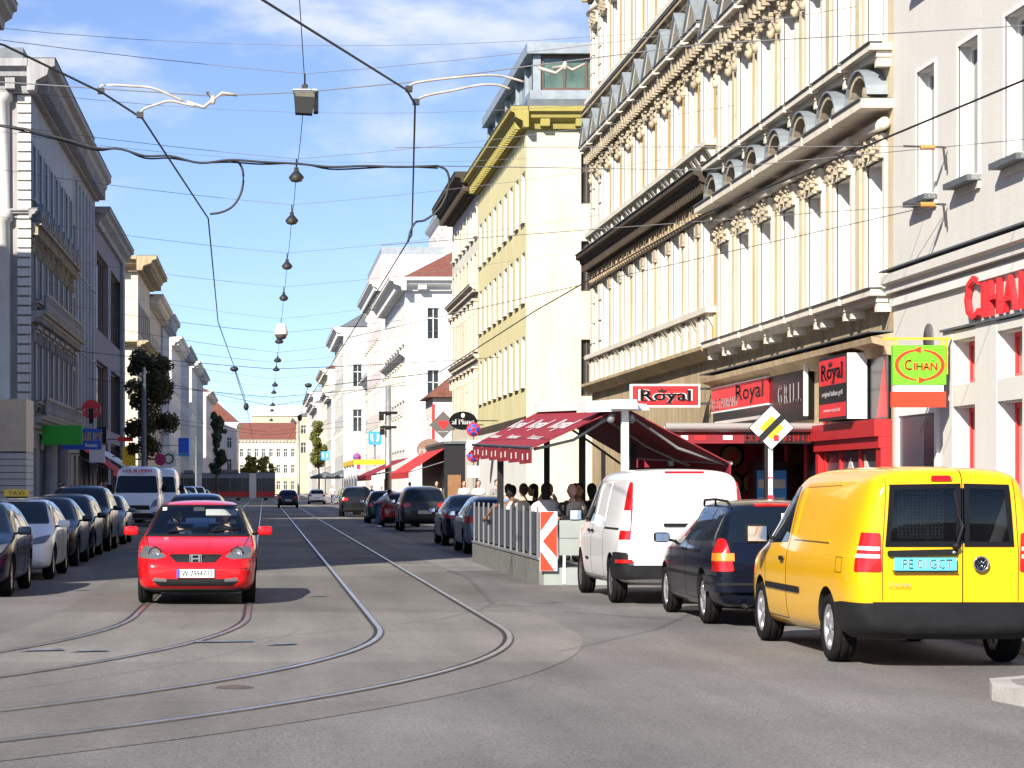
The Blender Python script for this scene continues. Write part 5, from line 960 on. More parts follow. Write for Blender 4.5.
# ------------------------------------------------------------------ pavement terrace
TX0, TX1, TY0, TY1, DK = 4.66, 7.35, 39.4, 52, .30
t = thing('terrace_platform', 'low grey wooden platform of the restaurant terrace on the road edge', 'platform', (6, 45.7, 0))
b = MB('deck_grey'); b.box(TX0 - 6 + .06, TX1 - 6, TY0 - 45.7 + .04, TY1 - 45.7, .02, DK); obj('deck', b, t)
b = MB('panel_green'); b.box(TX0 - 6 + .05, -.1, TY0 - 45.7 - .02, TY0 - 45.7 + .035, .0, .29); obj('front_board', b, t)
f = thing('terrace_fence', 'grey metal post fence with boarded base along the terrace and the road', 'fence', (TX0, 45.7, 0))
b = MB('deck_grey'); b.box(-.03, .05, TY0 - 45.7, TY1 - 45.7, .0, .42); b.use('galv').box(-.05, .07, TY0 - 45.7, TY1 - 45.7, .425, .46); obj('base_board', b, f)
b = MB('fence_screen'); b.box(.03, .045, TY0 - 45.6, TY1 - 45.8, .5, 1.22); obj('screen_panel', b, f)
pm = MB('wire_grey'); pm.box(-.018, .018, -.014, .014, .46, 1.32); pm = pm.mesh('post')
for i in range(12): obj('post', pm, f, (.0, TY0 - 45.7 + .45 + i * (TY1 - TY0 - .6) / 11, 0))
e = thing('terrace_end_panel', 'pale grey green board closing the near end of the terrace', 'panel', (5.75, TY0 - .02, 0)); b = MB('panel_green'); b.box(-.78, .85, -.02, .02, .50, 1.09); b.use('galv').box(-.78, .85, -.03, .03, .79, .80); obj('board', b, e)
b = MB('white_paint'); 
for x in (-.7, .75): b.box(x - .02, x + .02, -.015, .015, .02, .5)
b.tube([(-.3, .05, .22), (.25, .05, .55)], .03, 6); obj('leg', b, e)
s = thing('warning_panel', 'red and white chevron warning panel on the near corner of the terrace fence', 'warning sign', (4.78, TY0 - .10, .24))
b = MB('white_paint'); b.box(-.145, .145, 0, .02, 0, 1.0); obj('board', b, s)
b = MB('orange_sign'); y = (-.004, -.001)
for poly in ([(-.14, .995), (.1, .995), (-.14, .66)], [(.14, .79), (.14, .22), (-.1, .50)], [(-.14, .34), (-.14, .005), (.1, .005)]): b.prism(poly, y[0], y[1], 'y')
obj('chevron', b, s)
# awnings: a white ridge box on posts, a maroon cloth sloping down on each side
A = thing('double_awning', 'maroon double awning with white ridge box on posts over the terrace', 'awning', (6.15, 45.6, 0))
def slab(mb, q, th=.02): mb.add([Vector(p) for p in q] + [Vector(p) - Vector((0, 0, th)) for p in q], [(0, 1, 2, 3), (7, 6, 5, 4), (0, 4, 5, 1), (1, 5, 6, 2), (2, 6, 7, 3), (3, 7, 4, 0)])
ya, yb = -5.4, 5.9
RN, RF, EN, EF = 2.98, 3.30, 2.32, 2.58                     # ridge near/far, eaves near/far
m = MB('maroon'); slab(m, [(-.12, ya, RN), (-.12, yb, RF), (-1.55, yb, EF), (-1.55, ya, EN)]); L_ = obj('awning_cloth', m, A)
m = MB('white_paint'); n_ = Vector((-1.43, 0, -(RN - EN))).normalized()
for i, yy in enumerate((-2.9, .8, 4.4)):
    f_y = (yy - ya) / (yb - ya); zr = RN + (RF - RN) * f_y; ze = EN + (EF - EN) * f_y; on = lambda x: Vector((x, yy, zr + (ze - zr) * (-x - .12) / 1.43)); yd = Vector((0, -1, -(RF - RN) / (yb - ya))); up = on(-.2) - on(-1.2); text_into(m, 'Royal', on(-.72), yd, up, 2.3, .5, .012, bold=.03); text_into(m, 'Restaurant', on(-1.18), yd, up, 1.8, .17, .012, bold=.012)
obj('lettering', m, L_)
m = MB('maroon')
for i in range(6):
    y0 = ya + i * (yb - ya) / 6; y1 = y0 + (yb - ya) / 6 - .06; z0 = EN + (EF - EN) * i / 6; m.box(-1.565, -1.545, y0, y1, z0 - .26, z0 + .0)
v = obj('valance', m, A); m = MB('white_paint')
for i in range(6):
    y0 = ya + (i + .5) * (yb - ya) / 6; z0 = EN + (EF - EN) * i / 6; m.box(-1.569, -1.5655, y0 - .5, y0 - .35, z0 - .19, z0 - .08); m.box(-1.569, -1.5655, y0 + .3, y0 + .42, z0 - .19, z0 - .08)
obj('emblem', m, v)
m = MB('maroon'); slab(m, [(.12, ya, RN), (1.85, ya - .1, 2.06), (1.85, yb, 2.3), (.12, yb, RF)]); obj('awning_cloth', m, A); m = MB('maroon'); m.box(1.83, 1.85, ya - .1, yb, 1.86, 2.06); obj('valance', m, A)
m = MB('white_paint'); m.add([(x, y, z) for y, z in ((ya - .35, RN), (yb + .1, RF)) for x, z in ((-.22, z + .0), (.22, z), (.2, z + .16), (-.2, z + .16))], [(0, 1, 2, 3), (7, 6, 5, 4), (0, 4, 5, 1), (1, 5, 6, 2), (2, 6, 7, 3), (3, 7, 4, 0)])
m.add([(-.62, ya - .1, RN - .05), (.46, ya - .1, RN - .01), (.40, ya - .1, RN + .09), (-.62, ya - .1, RN + .15), (-.62, ya + 1.2, RN - .02), (.46, ya + 1.2, RN + .02), (.40, ya + 1.2, RN + .12), (-.62, ya + 1.2, RN + .18)], [(0, 1, 2, 3), (7, 6, 5, 4), (0, 4, 5, 1), (1, 5, 6, 2), (2, 6, 7, 3), (3, 7, 4, 0)]); obj('ridge_box', m, A)
for x, y, mt, zt in ((.05, ya + .02, 'white_paint', RN), (.05, 0, 'black_paint', RN + .1), (.05, yb - .2, 'black_paint', RF), (-1.35, 1.9, 'black_paint', 2.4), (1.2, 1, 'black_paint', 2.5)): m = MB(mt); m.box(x - .06, x + .06, y - .06, y + .06, DK, zt); obj('post', m, A)
for y in (ya + .1, ya + 3.5, yb - .4):
    zr = RN + (RF - RN) * (y - ya) / (yb - ya)
    m = MB('galv'); m.tube([(-.1, y, zr - .06), (-.8, y + .15, zr - .52), (-1.5, y, EN - .02)], .03, 6); m.ell((-.18, y, zr - .14), (.08, .08, .1), 8, 6); obj('folding_arm', m, A); m = MB('galv'); m.tube([(.1, y, zr - .06), (1.0, y + .15, zr - .66), (1.8, y, 2.04)], .028, 6); m.ell((.18, y, zr - .14), (.08, .08, .1), 8, 6); obj('folding_arm', m, A)
m = MB('galv'); m.tube([(-1.55, ya, EN), (-1.55, yb, EF)], .035, 6); m.tube([(1.85, ya - .1, 2.06), (1.85, yb, 2.3)], .035, 6); obj('front_rail', m, A)
# chairs, tables and guests
def chair(label, loc, rz):
    c = thing('chair', label, 'chair', loc, rz, 'terrace chairs'); m = MB('black_plastic'); m.box(-.22, .22, -.22, .22, .41, .45); obj('seat', m, c); m = MB('black_plastic'); m.box(-.24, -.21, -.21, .21, .46, .84); obj('backrest', m, c)
    for x in (-.2, .2):
        for y in (-.2, .2): m = MB('galv'); m.box(x - .015, x + .015, y - .015, y + .015, 0, .41); obj('leg', m, c)
    return c
def table(label, loc):
    c = thing('table', label, 'table', loc, 0, 'terrace tables'); m = MB('amber_wood'); m.box(-.35, .35, -.35, .35, .70, .74); obj('tabletop', m, c); m = MB('black_plastic'); m.box(-.03, .03, -.03, .03, .03, .70); m.box(-.25, .25, -.25, .25, 0, .03); obj('pedestal', m, c)
G = 'guests on the restaurant terrace'
guests = [('guest in blue shirt at the far end of the terrace', 5.25, 50.3, PI * .4, 'think', 'shirt_blue', 'hair_brown', 'skin_light', {}),
 ('guest in grey shirt facing the viewer across the middle table', 5.62, 46.3, -PI * .45, 'think', 'shirt_grey', 'hair_brown', 'skin_light', {}),
 ('guest in white top facing the viewer deep under the awning', 6.35, 47.6, -PI * .55, 'sit', 'shirt_white', 'hair_red', 'skin_light', dict(long_hair=True)),
 ('guest in white shirt leaning over the terrace fence, black hair', 5.14, 48.3, PI * .5, 'lean', 'shirt_white', 'hair_black', 'skin_brown', {}),
 ('guest with cropped hair in black t-shirt beside the man leaning over the fence', 5.16, 46.4, PI * .55, 'sit', 'shirt_black', 'hair_brown', 'skin_light', dict(bald=False)),
 ('guest with black bun and white top, back to the viewer', 5.30, 44.0, PI * .5, 'think', 'shirt_white', 'hair_black', 'skin_light', dict(long_hair=True)),
 ('balding guest in black shirt at the near end of the terrace', 5.48, 41.6, PI * .5, 'sit', 'shirt_black', 'hair_brown', 'skin_light', dict(bald=True)),
 ('dark haired guest half hidden behind the cropped hair guest', 5.62, 48.4, PI, 'sit', 'shirt_maroon', 'hair_black', 'skin_tan', dict(long_hair=True)),
 ('guest in dark red jumper with black hair deep in the terrace shade', 6.10, 45.9, -PI * .5, 'sit', 'shirt_maroon', 'hair_black', 'skin_tan', dict(sleeves=True)),
 ('guest in dark red top second in the terrace shade, long black hair', 6.32, 45.0, PI * .6, 'sit', 'shirt_maroon', 'hair_black', 'skin_tan', dict(long_hair=True)),
 ('guest in navy jacket sitting nearest to the white van', 6.35, 43.0, PI * .7, 'sit', 'shirt_navy', 'hair_black', 'skin_tan', dict(sleeves=True)),
 ('guest in black seated between the two tables by the fence', 5.85, 43.4, -PI * .6, 'sit', 'shirt_black', 'hair_black', 'skin_tan', dict(sleeves=True))]
for lb, x, y, rz, po, sh, ha, sk, kw in guests:
    person(lb, (x, y, DK), rz, po, sh, 'jeans', ha, sk, group=G, sc=1.06, **kw)
    chair('black chair under the ' + lb.split(',')[0].split(' beside')[0].split(' half')[0].split(' in the')[0].split(' deep')[0].split(' at the')[0], (x - .02 * math.cos(rz), y - .02 * math.sin(rz), DK), rz)
for lb, x, y in (('wooden terrace table beside the man leaning over the fence', 5.75, 47.4), ('wooden terrace table deep in the awning shade', 6.7, 46.1), ('wooden terrace table nearest to the white van', 5.9, 42.4)): table(lb, (x, y, DK))
W_ = 'people on the right pavement'
for lb, x, y, rz, po, sh, tr, ha, sk, kw in [
 ('man in white t-shirt and jeans bending at the open dark car', 4.62, 95.3, .2, 'bend', 'shirt_white', 'jeans', 'hair_black', 'skin_tan', dict(shoe='shoe_white')),
 ('woman with red brown hair in white top walking behind the parked saloon', 8.55, 100, DN, 'walk', 'shirt_white', 'trousers_beige', 'hair_red', 'skin_light', dict(long_hair=True)),
 ('dark haired man in white shirt walking left of the terrace', 8.25, 90, DN, 'walk', 'shirt_white', 'trousers_dark', 'hair_black', 'skin_light', {}),
 ('person with brown hair beside the shop windows at the terrace end', 7.95, 80, DN + .4, 'walk', 'shirt_grey', 'jeans', 'hair_brown', 'skin_light', {}),
 ('bald man in pale shirt behind the dark people carrier', 7.9, 107, DN, 'stand', 'shirt_white', 'jeans', 'hair_brown', 'skin_light', dict(bald=True)),
 ('person in black coat below the red awning', 7.6, 122, DN, 'stand', 'shirt_black', 'trousers_dark', 'hair_black', 'skin_light', dict(sleeves=True)),
 ('woman in grey top by the entrance below the red awning', 8.3, 112, PI, 'stand', 'shirt_grey', 'jeans', 'hair_brown', 'skin_light', dict(long_hair=True)),
 ('person in blue shirt near the white terrace frame', 6.9, 150, DN, 'walk', 'shirt_blue', 'trousers_dark', 'hair_brown', 'skin_light', {}),
 ('person in pink dress far down the right pavement', 6.9, 190, UP, 'walk', 'dress_pink', 'dress_pink', 'hair_brown', 'skin_light', dict(long_hair=True)),
 ('person in white far down near the grey parasols', 6.3, 215, DN, 'walk', 'shirt_white', 'jeans', 'hair_black', 'skin_light', {})]: person(lb, (x, y, .12 if x > 7.4 else 0), rz, po, sh, tr, ha, sk, group=W_ if po != 'bend' else None, **kw)
person('pedestrian in dark clothes by the shops on the left pavement', (-8.2, 118, .12), DN, 'walk', 'shirt_black', 'trousers_dark', 'hair_brown', 'skin_light', True)
person('pedestrian in red shirt on the left pavement near the column', (-7.6, 112, .12), DN, 'walk', 'red_sign', 'jeans', 'hair_brown', 'skin_light')
# ------------------------------------------------------------------ signs, shop fittings
def sign_pole(label, x, y, h, signs, mt='galv', r=.035, cat='road sign'):
    t = thing('road_sign', label, cat, (x, y, 0)); b = MB(mt); b.tube([(0, 0, 0), (0, 0, h)], r, 8); obj('pole', b, t)
    for s in signs: s(t)
    return t
def no_parking(z, r=.3):
    def f(t):
        b = MB('red_sign'); b.lathe([(0, -.055), (r, -.055), (r, -.04), (0, -.04)], (0, 0, z), 'y', 28); b.use('blue_sign').lathe([(0, -.06), (r * .8, -.06), (r * .8, -.05)], (0, 0, z), 'y', 28); b.use('red_sign')
        for a in (PI / 4, -PI / 4): k = len(b.v); b.box(-r * .8, r * .8, -.066, -.058 - abs(a - 1) * .001, -r * .1, r * .1); b.xf(Matrix.Translation((0, 0, z)) @ Matrix.Rotation(a, 4, 'Y'), k)
        obj('sign_face', b, t)
    return f
def plate(z, w, h, mt, txt=None, fg='black_paint', d=.05):
    def f(t):
        b = MB(mt); b.box(-w / 2, w / 2, -d - .01, -d + .01, z - h / 2, z + h / 2); o = obj('sign_face', b, t)
        if txt: m = MB(fg); text_into(m, txt, (0, -d - .01, z), (1, 0, 0), (0, 0, 1), w * .7, h * .6, .004, bold=.004); obj('lettering', m, o)
    return f
def priority_end(t):
    z = 2.54; q = .34; b = MB('black_paint'); b.prism([(0, z - q), (q, z), (0, z + q), (-q, z)], -.056, -.045, 'y'); q = .325; b.use('white_paint').prism([(0, z - q), (q, z), (0, z + q), (-q, z)], -.062, -.057, 'y')
    q = .185; b.use('yellow_sign').prism([(0, z - q), (q, z), (0, z + q), (-q, z)], -.068, -.063, 'y'); b.use('black_paint'); k = len(b.v); b.box(-.23, .23, -.074, -.0685, -.045, .045); b.xf(Matrix.Translation((0, 0, z)) @ Matrix.Rotation(-PI / 4, 4, 'Y'), k); obj('sign_face', b, t)
    b = MB('red_sign'); b.box(.03, .11, -.07, -.0635, z - .20, z - .11) ; b.box(-.037, .037, -.037, .037, 1.45, 1.53); b.box(-.037, .037, -.037, .037, 1.30, 1.34); b.box(-.037, .037, -.037, .037, 1.78, 1.80); obj('sticker', b, t)
sign_pole('end of priority road diamond sign on a slim white pole behind the navy estate car', 7.62, 35.2, 2.5, [priority_end], 'white_paint')
sign_pole('double no parking discs on a pole left of the terrace awning', 8.95, 100, 4.5, [no_parking(4.1), plate(3.35, .6, .6, 'white_paint'), no_parking(3.0), plate(2.3, .5, .5, 'white_paint')])
sign_pole('single no parking disc with white plate below it near the dark doorway', 9.3, 117, 3.4, [no_parking(3.02), plate(2.45, .55, .4, 'white_paint')])
for i, (x, y, z, lb) in enumerate(((6.75, 170, 4.3, 'small no stopping disc with pink plate by the white terrace frame'),)): sign_pole(lb, x, y, z, [no_parking(3.8), plate(3.2, .5, .5, 'pink_sign')])
def underground(x, y, z, s, lb):
    t = thing('underground_sign', lb, 'metro sign', (x, y, 0)); b = MB('galv'); b.tube([(0, 0, 0), (0, 0, z)], .06, 8); obj('pole', b, t); b = MB('sky_sign'); b.prism([tuple(p) for p in rpoly([(-s / 2, z - s / 2), (s / 2, z - s / 2), (s / 2, z + s / 2), (-s / 2, z + s / 2)], s * .15)], -.2, -.08, 'y'); o = obj('sign_face', b, t)
    m = MB('white_paint'); text_into(m, 'U', (0, -.2, z), (1, 0, 0), (0, 0, 1), s * .55, s * .62, .01, bold=.03); obj('lettering', m, o)
underground(8.05, 170, 5.2, .98, 'bigger blue underground station sign with white U beside the tall grey pole'); underground(6.85, 262, 5.15, .98, 'smaller farther blue underground station sign with white U near the olive tree')
def pole(label, x, y, h, r, mt, cat='pole', arms=()):
    t = thing('street_pole', label, cat, (x, y, 0)); b = MB(mt); b.tube([(0, 0, 0), (0, 0, .4), (0, 0, h)], [r * 1.2, r, r * .75], 12); obj('shaft', b, t)
    for z, w in arms: b = MB('black_plastic'); b.box(-w, w, -r - .05, r + .05, z, z + .14); b.box(-w, -w + .25, -r - .12, r + .12, z - .35, z - .02); obj('clamp', b, t)
    return t
pole('thick grey tramway pole with cable clamps by the red awning', 6.9, 130, 7.3, .20, 'galv', arms=((5.7, .5), (4.9, .45)))
pole('dark lamp post in front of the dark tree on the left pavement', -5.75, 112, 7.4, .13, 'dark_zinc'); pole('slim dark pole by the far tree on the left', -5.8, 200, 6, .1, 'dark_zinc'); pole('thin grey pole at the far right before the end houses', 1.4 + 3.5, 330, 11, .2, 'galv')
def hang_sign(label, x, y, wallx, z, build, cat='shop sign'):
    t = thing('shop_sign', label, cat, (x, y, 0)); b = MB('dark_frame'); b.tube([(0, .02, z), (wallx - x, .02, z)], .03, 6); obj('bracket', b, t); build(t, z); return t
def oval(w, h, mt, txt, fg='white_paint', rim=None):
    def f(t, z):
        n = 28; b = MB(mt); b.prism([(w / 2 * math.cos(2 * PI * i / n), z + h / 2 * math.sin(2 * PI * i / n)) for i in range(n)], -.08, .08, 'y'); o = obj('sign_face', b, t)
        m = MB(fg); text_into(m, txt, (0, -.08, z - h * .06), (1, 0, 0), (0, 0, 1), w * .8, h * .28, .01, bold=.008)
        if rim: m.ell((0, -.09, z + h * .28), (.1, .02, .12), 8, 6)
        obj('lettering', m, o)
    return f
def diamond(t, z):
    q = .75; b = MB('grey_sign'); b.prism([(0, z - q), (q, z), (0, z + q), (-q, z)], -.08, .08, 'y'); o = obj('sign_face', b, t); m = MB('red_sign'); m.prism([(-.24, z + .22), (.24, z + .22), (.3, z + .1), (0, z - .3), (-.3, z + .1)], -.095, -.081, 'y'); obj('emblem', m, o); m = MB('white_paint'); text_into(m, 'GOLD JUWEL', (0, -.08, z - .38), (1, 0, 0), (0, 0, 1), .6, .06, .008); obj('lettering', m, o)
hang_sign('dark diamond shaped sign with a red gem', 9.8, 128, 12, 5.05, diamond); hang_sign('black oval sign with white script lettering', 10.2, 120, 12, 5.05, oval(1.4, .95, 'black_gloss', 'al Piano', rim=1)); hang_sign('ribbed brown oval sign with pale letters', 8.35, 118, 12, 3.55, oval(1.3, 1.05, 'brown_sign', 'Mocca'))
def board(mt, w, h, items, d=.06):
    def f(t, z):
        b = MB(mt); b.box(-w / 2, w / 2, -d, d, z - h / 2, z + h / 2); o = obj('sign_face', b, t)
        if items:
            for txt, fg, u, v, tw, th in items: m = MB(fg); text_into(m, txt, (u, -d, z + v), (1, 0, 0), (0, 0, 1), tw, th, .008, bold=.012); obj('lettering', m, o)
    return f
hang_sign('plain bright green board projecting over the left pavement', -9.32, 108, -10.4, 4.05, board('leaf_sign', 1.86, .9, None)); hang_sign('blue board with yellow lettering behind the green board', -8.75, 112.5, -10.4, 3.95, board('blue_sign', 1.9, 1.0, [('SOLARIUM', 'yellow_sign', 0, .12, 1.75, .42), ('Sonne', 'white_paint', .45, -.28, .6, .2)]))
hang_sign('black box sign behind the blue board', -8.25, 119, -10.4, 4.3, board('black_gloss', .5, .8, None)); hang_sign('white board under the black box sign', -8.5, 119.3, -10.4, 3.35, board('white_paint', .8, .9, None))
hang_sign('yellow upright board with dark picture on the left pavement', -8.65, 150, -10.4, 3.6, board('yellow_sign', .85, 1.2, [('A', 'black_paint', 0, .2, .2, .3)])); hang_sign('red strip sign above the yellow board', -9.0, 152, -10.4, 4.75, board('red_sign', 1, .28, None)); hang_sign('bright blue upright board far down the left pavement', -6.85, 200, -10.4, 5.2, board('blue_sign', .95, 1.3, None)); hang_sign('small sky blue strip under the far blue board', -6.85, 200.2, -10.4, 4.4, board('sky_sign', .95, .25, None))
hang_sign('round pink sign beside the parked vans', -7.0, 158, -10.4, 3.5, oval(.8, .8, 'pink_sign', 'o')); hang_sign('white square sign with a dark ring beside the vans', -6.6, 162, -10.4, 3.6, board('white_paint', 1.0, 1.1, [('O', 'leaf_sign', 0, 0, .75, .75)]))
def round_red(t, z): oval(1.0, 1.0, 'red_sign', 'CAFE')(t, z); b = MB('black_gloss'); b.box(-.12, .12, -.12, -.081, z - .75, z + .05); obj('figure', b, t)
hang_sign('round dark red sign with black figure on the left houses', -9.0, 122, -10.4, 5.7, round_red)
def awning(label, x0, x1, y0, y1, zi, zo, mt, cat='awning'):
    t = thing('shop_awning', label, cat, ((x0 + x1) / 2, (y0 + y1) / 2, 0)); cx, cy = (x0 + x1) / 2, (y0 + y1) / 2; m = MB(mt); slab(m, [(x0 - cx, y0 - cy, zi), (x1 - cx, y0 - cy, zo), (x1 - cx, y1 - cy, zo), (x0 - cx, y1 - cy, zi)], .03); obj('awning_cloth', m, t)
    m = MB(mt); e = x1 - cx; m.box(e - .015, e + .015, y0 - cy, y1 - cy, zo - .3, zo - .03); obj('valance', m, t); m = MB('galv')
    for y in (y0 - cy + .1, y1 - cy - .1): m.tube([(x0 - cx, y, zi - .6), (x1 - cx, y, zo - .04)], .025, 5)
    obj('folding_arm', m, t)
awning('bright red awning over the shop on the right pavement', 8.15, 6.55, 106, 121, 3.4, 2.35, 'awning_red'); awning('orange red awning on the left shops', -10.4, -8.5, 132, 142, 3.9, 2.6, 'awning_red'); t = thing('kiosk', 'narrow black fronted kiosk carrying the bright red awning', 'kiosk', (8.62, 113, 0)); m = MB('black_paint'); m.box(-.45, .5, -7, 8, .12, 3.6); obj('wall', m, t); m = MB('dark_zinc'); m.box(-.5, .55, -7.1, 8.1, 3.6, 3.72); obj('roof', m, t); m = MB('amber_wood'); m.box(-.3, .3, -7.03, -7, .2, 2.2); obj('door', m, t)
awning('dark maroon awning left of the bright red one', 7.6, 5.6, 122, 140, 3.2, 2.3, 'maroon'); awning('pale awning beyond the orange red awning', -10.4, -8.6, 143, 156, 4.0, 2.9, 'pearl')
t = thing('pergola', 'white steel terrace frame with yellow top beams by the tall grey pole', 'frame', (6.4, 150, 0)); m = MB('white_paint')
for x in (-.9, .9):
    for y in (-9, -4.5, 0, 4.5, 9): m = MB('white_paint'); m.box(x - .07, x + .07, y - .07, y + .07, 0, 3.0); obj('post', m, t)
m = MB('yellow_sign'); m.box(-1, 1, -9.1, -8.9, 3.0, 3.3); m.box(-1, -.85, -8.9, 9, 3.0, 3.3); obj('beam', m, t)
def parasol(label, x, y, mt='grey_sign'):
    t = thing('parasol', label, 'parasol', (x, y, 0), 0, 'grey parasols down the right side'); m = MB('galv'); m.tube([(0, 0, 0), (0, 0, 3.1)], .04, 6); obj('pole', m, t); m = MB('dark_zinc'); m.lathe([(0, 3.15), (1.5, 2.65), (1.5, 2.45), (1.47, 2.6), (0, 3.1)], (0, 0, 0), 'z', 8); obj('canopy', m, t)
parasol('nearer dark grey parasol among the far terrace tables', 6.9, 205); parasol('farther dark grey parasol among the far terrace tables', 6.0, 228)
# ------- restaurant front on the cream house
def wallsign(label, y0, y1, z0, z1, build, d=.14, x=12, mt='black_gloss', name='signboard', cat='signboard'):
    t = thing(name, label, cat, (x, y1, 0), -PI / 2); m = MB(mt); m.box(0, y1 - y0, -d, -.012, z0, z1); o = obj('board', m, t); build(t, y1 - y0, d); return t
def grill(t, W, d):
    m = MB('white_paint'); text_into(m, 'G R I L L', (9.0, -d, 3.76), (1, 0, 0), (0, 0, 1), 2.3, .44, .01, bold=.012); obj('lettering', m, t)
    m = MB('white_paint'); m.box(W - .12, W, -d - .08, -d - .001, 3.2, 4.62); obj('end_strip', m, t)
    b = MB('red_sign'); b.box(.05, 6.9, -d - .06, -d - .004, 3.62, 4.22); bn = obj('banner', b, t); m = MB('white_paint'); m.box(.05, 6.9, -d - .065, -d - .003, 4.222, 4.25); m.box(.05, 6.9, -d - .065, -d - .003, 3.58, 3.618); text_into(m, 'RESTAURANT', (1.95, -d - .06, 3.80), (1, 0, 0), (0, 0, 1), 3.3, .26, .01, bold=.01); obj('lettering', m, bn); m = MB('grey_sign'); text_into(m, 'Royal', (4.9, -d - .06, 3.93), (1, 0, 0), (0, 0, 1), 3.2, .5, .012, bold=.02); obj('lettering', m, bn)
    m = MB('tail_white'); m.prism([(4.9, 4.3), (5.3, 4.3), (5.1, 4.62)], -d - .02, -d - .001, 'y'); m.box(.3, 6, -d - .02, -d - .001, 3.28, 3.36); obj('logo', m, t)
wallsign('long black signboard with white GRILL lettering and a red RESTAURANT banner', 51.0, 61.8, 3.12, 4.62, grill)
def rbox(t, W, d):
    m = MB('red_sign'); m.box(.06, W - .06, -d - .006, -d - .001, 3.72, 4.24); m.box(.06, W - .06, -d - .006, -d - .001, 3.06, 3.34); f_ = obj('sign_face', m, t); m = MB('black_paint'); royal(m, (W / 2, -d - .006, 3.95), (1, 0, 0), 1.75, .40); obj('lettering', m, f_); m = MB('white_paint'); text_into(m, 'original balkan grill', (W / 2, -d, 3.53), (1, 0, 0), (0, 0, 1), 1.7, .13, .008); text_into(m, 'www.royal.at', (W / 2, -d - .006, 3.2), (1, 0, 0), (0, 0, 1), 1.4, .1, .008); obj('lettering', m, f_)
    m = MB('white_paint'); m.box(W + .002, W + .03, -d + .01, -.1, 3.0, 4.3); obj('light_side', m, t)
def royal(m, c, xd, w, h, yd=(0, 0, 1)):
    c = Vector(c); xd_ = Vector(xd).normalized(); yd_ = Vector(yd); n = xd_.cross(yd_)
    text_into(m, 'Royal', c, xd, yd, w, h, .012, bold=w * .012)
    def bar(u, v, bw, bh):
        p = c + xd_ * (u * w) + yd_ * (v * h) + n * .014; a = xd_ * (bw * w / 2); q = yd_ * (bh * h / 2); m.add([p - a - q, p + a - q, p + a + q, p - a + q], [(0, 1, 2, 3)])
    for u, v, bw in ((-.435, .46, .14), (-.44, -.27, .13), (-.25, -.27, .11), (.0, .19, .12), (.13, .19, .12), (.06, -.47, .13), (.345, -.26, .08), (.46, .46, .09), (.47, -.27, .10)): bar(u, v, bw, .075)
    k = [(-.15, .36), (.0, .36), (.03, .60), (-.03, .46), (-.075, .66), (-.12, .46), (-.18, .60)]; m.add([c + xd_ * (u * w) + yd_ * (v * h) + n * .014 for u, v in k], [list(range(7))])
wallsign('upright red and black lightbox reading Royal on the cream house', 46.2, 48.5, 3.0, 4.3, rbox, d=.5, name='lightbox', cat='lightbox')
wallsign('black panel in a red frame behind the Royal lightbox', 44.75, 49.9, 2.95, 4.45, lambda t, W, d: [obj('frame', (lambda m: (m.box(0, W, -.09, -.061, 4.45, 4.55), m.box(0, .1, -.09, -.061, 2.95, 4.45), m)[-1])(MB('red_sign')), t), obj('flame_print', (lambda m: (m.prism([(.5, 3), (1.2, 3.9), (1.5, 3.3), (2, 3)], -.066, -.061, 'y'), m.prism([(4.3, 3), (4.9, 4.2), (5.1, 3)], -.066, -.061, 'y'), m)[-1])(MB('red_sign')), t)], d=.06, name='wall_panel', cat='panel')
t = thing('shop_sign', 'red Royal sign with white border and black crown standing above the terrace awning', 'shop sign', (10.72, 62.6, 0)); b = MB('white_paint'); b.box(-.93, .93, -.1, .1, 3.78, 4.40); obj('sign_box', b, t); b = MB('red_sign'); b.box(-.88, .88, -.106, -.101, 3.83, 4.35); f_ = obj('sign_face', b, t); m = MB('black_paint'); 
m2 = MB('white_paint'); text_into(m2, 'Royal', (0, -.106, 4.06), (1, 0, 0), (0, 0, 1), 1.38, .40, .004, bold=.03); obj('lettering_edge', m2, f_); royal(m, (0, -.122, 4.06), (1, 0, 0), 1.32, .36); obj('lettering', m, f_); b = MB('dark_frame'); b.box(.93, 1.28, -.03, .03, 4.25, 4.31); b.box(.93, 1.28, -.03, .03, 3.85, 3.91); obj('bracket', b, t)
# pavilion in front of the cream house
t = thing('pavilion', 'open restaurant pavilion with grey gutter beam and dark red HOLZKOHLEN GRILL fascia', 'pavilion', (10.2, 50, 0)); b = MB('pearl'); b.tube([(-1.65, -.1, 2.92), (1.75, -.1, 2.92)], .10, 10); b.box(-1.65, 1.75, -.05, 10.5, 2.84, 2.90); obj('gutter_beam', b, t)
b = MB('black_paint'); b.box(-1.6, 1.75, -.04, 0, 2.58, 2.835); b.use('maroon').box(-1.6, .05, -.043, -.041, 2.58, 2.835); f_ = obj('fascia', b, t); m = MB('red_sign'); text_into(m, 'HOLZKOHLEN GRILL', (.9, -.04, 2.70), (1, 0, 0), (0, 0, 1), 1.66, .16, .006, bold=.003); m.use('white_paint'); m.box(-1.3, -1.15, -.047, -.041, 2.66, 2.75); m.box(-.4, -.2, -.047, -.041, 2.66, 2.75); m.use('red_sign').box(-1.0, -.78, -.047, -.041, 2.66, 2.75); obj('lettering', m, f_)
for x, y in ((-1.5, .05), (-1.5, 5), (-1.5, 10), (.55, .05)): b = MB('black_paint'); b.box(x - .05, x + .05, y - .05, y + .05, .12, 2.58); obj('post', b, t)
b = MB('maroon'); b.box(-1.6, 1.66, 5.4, 5.5, .12, 2.84); w_ = obj('rear_wall', b, t); b = MB('black_gloss'); b.box(1.68, 1.74, .1, 10.4, .12, 2.84); b.use('red_frame')
for y in (1.2, 3.1, 5.0): b.box(1.64, 1.679, y, y + .12, .12, 2.6)
obj('side_wall', b, t)
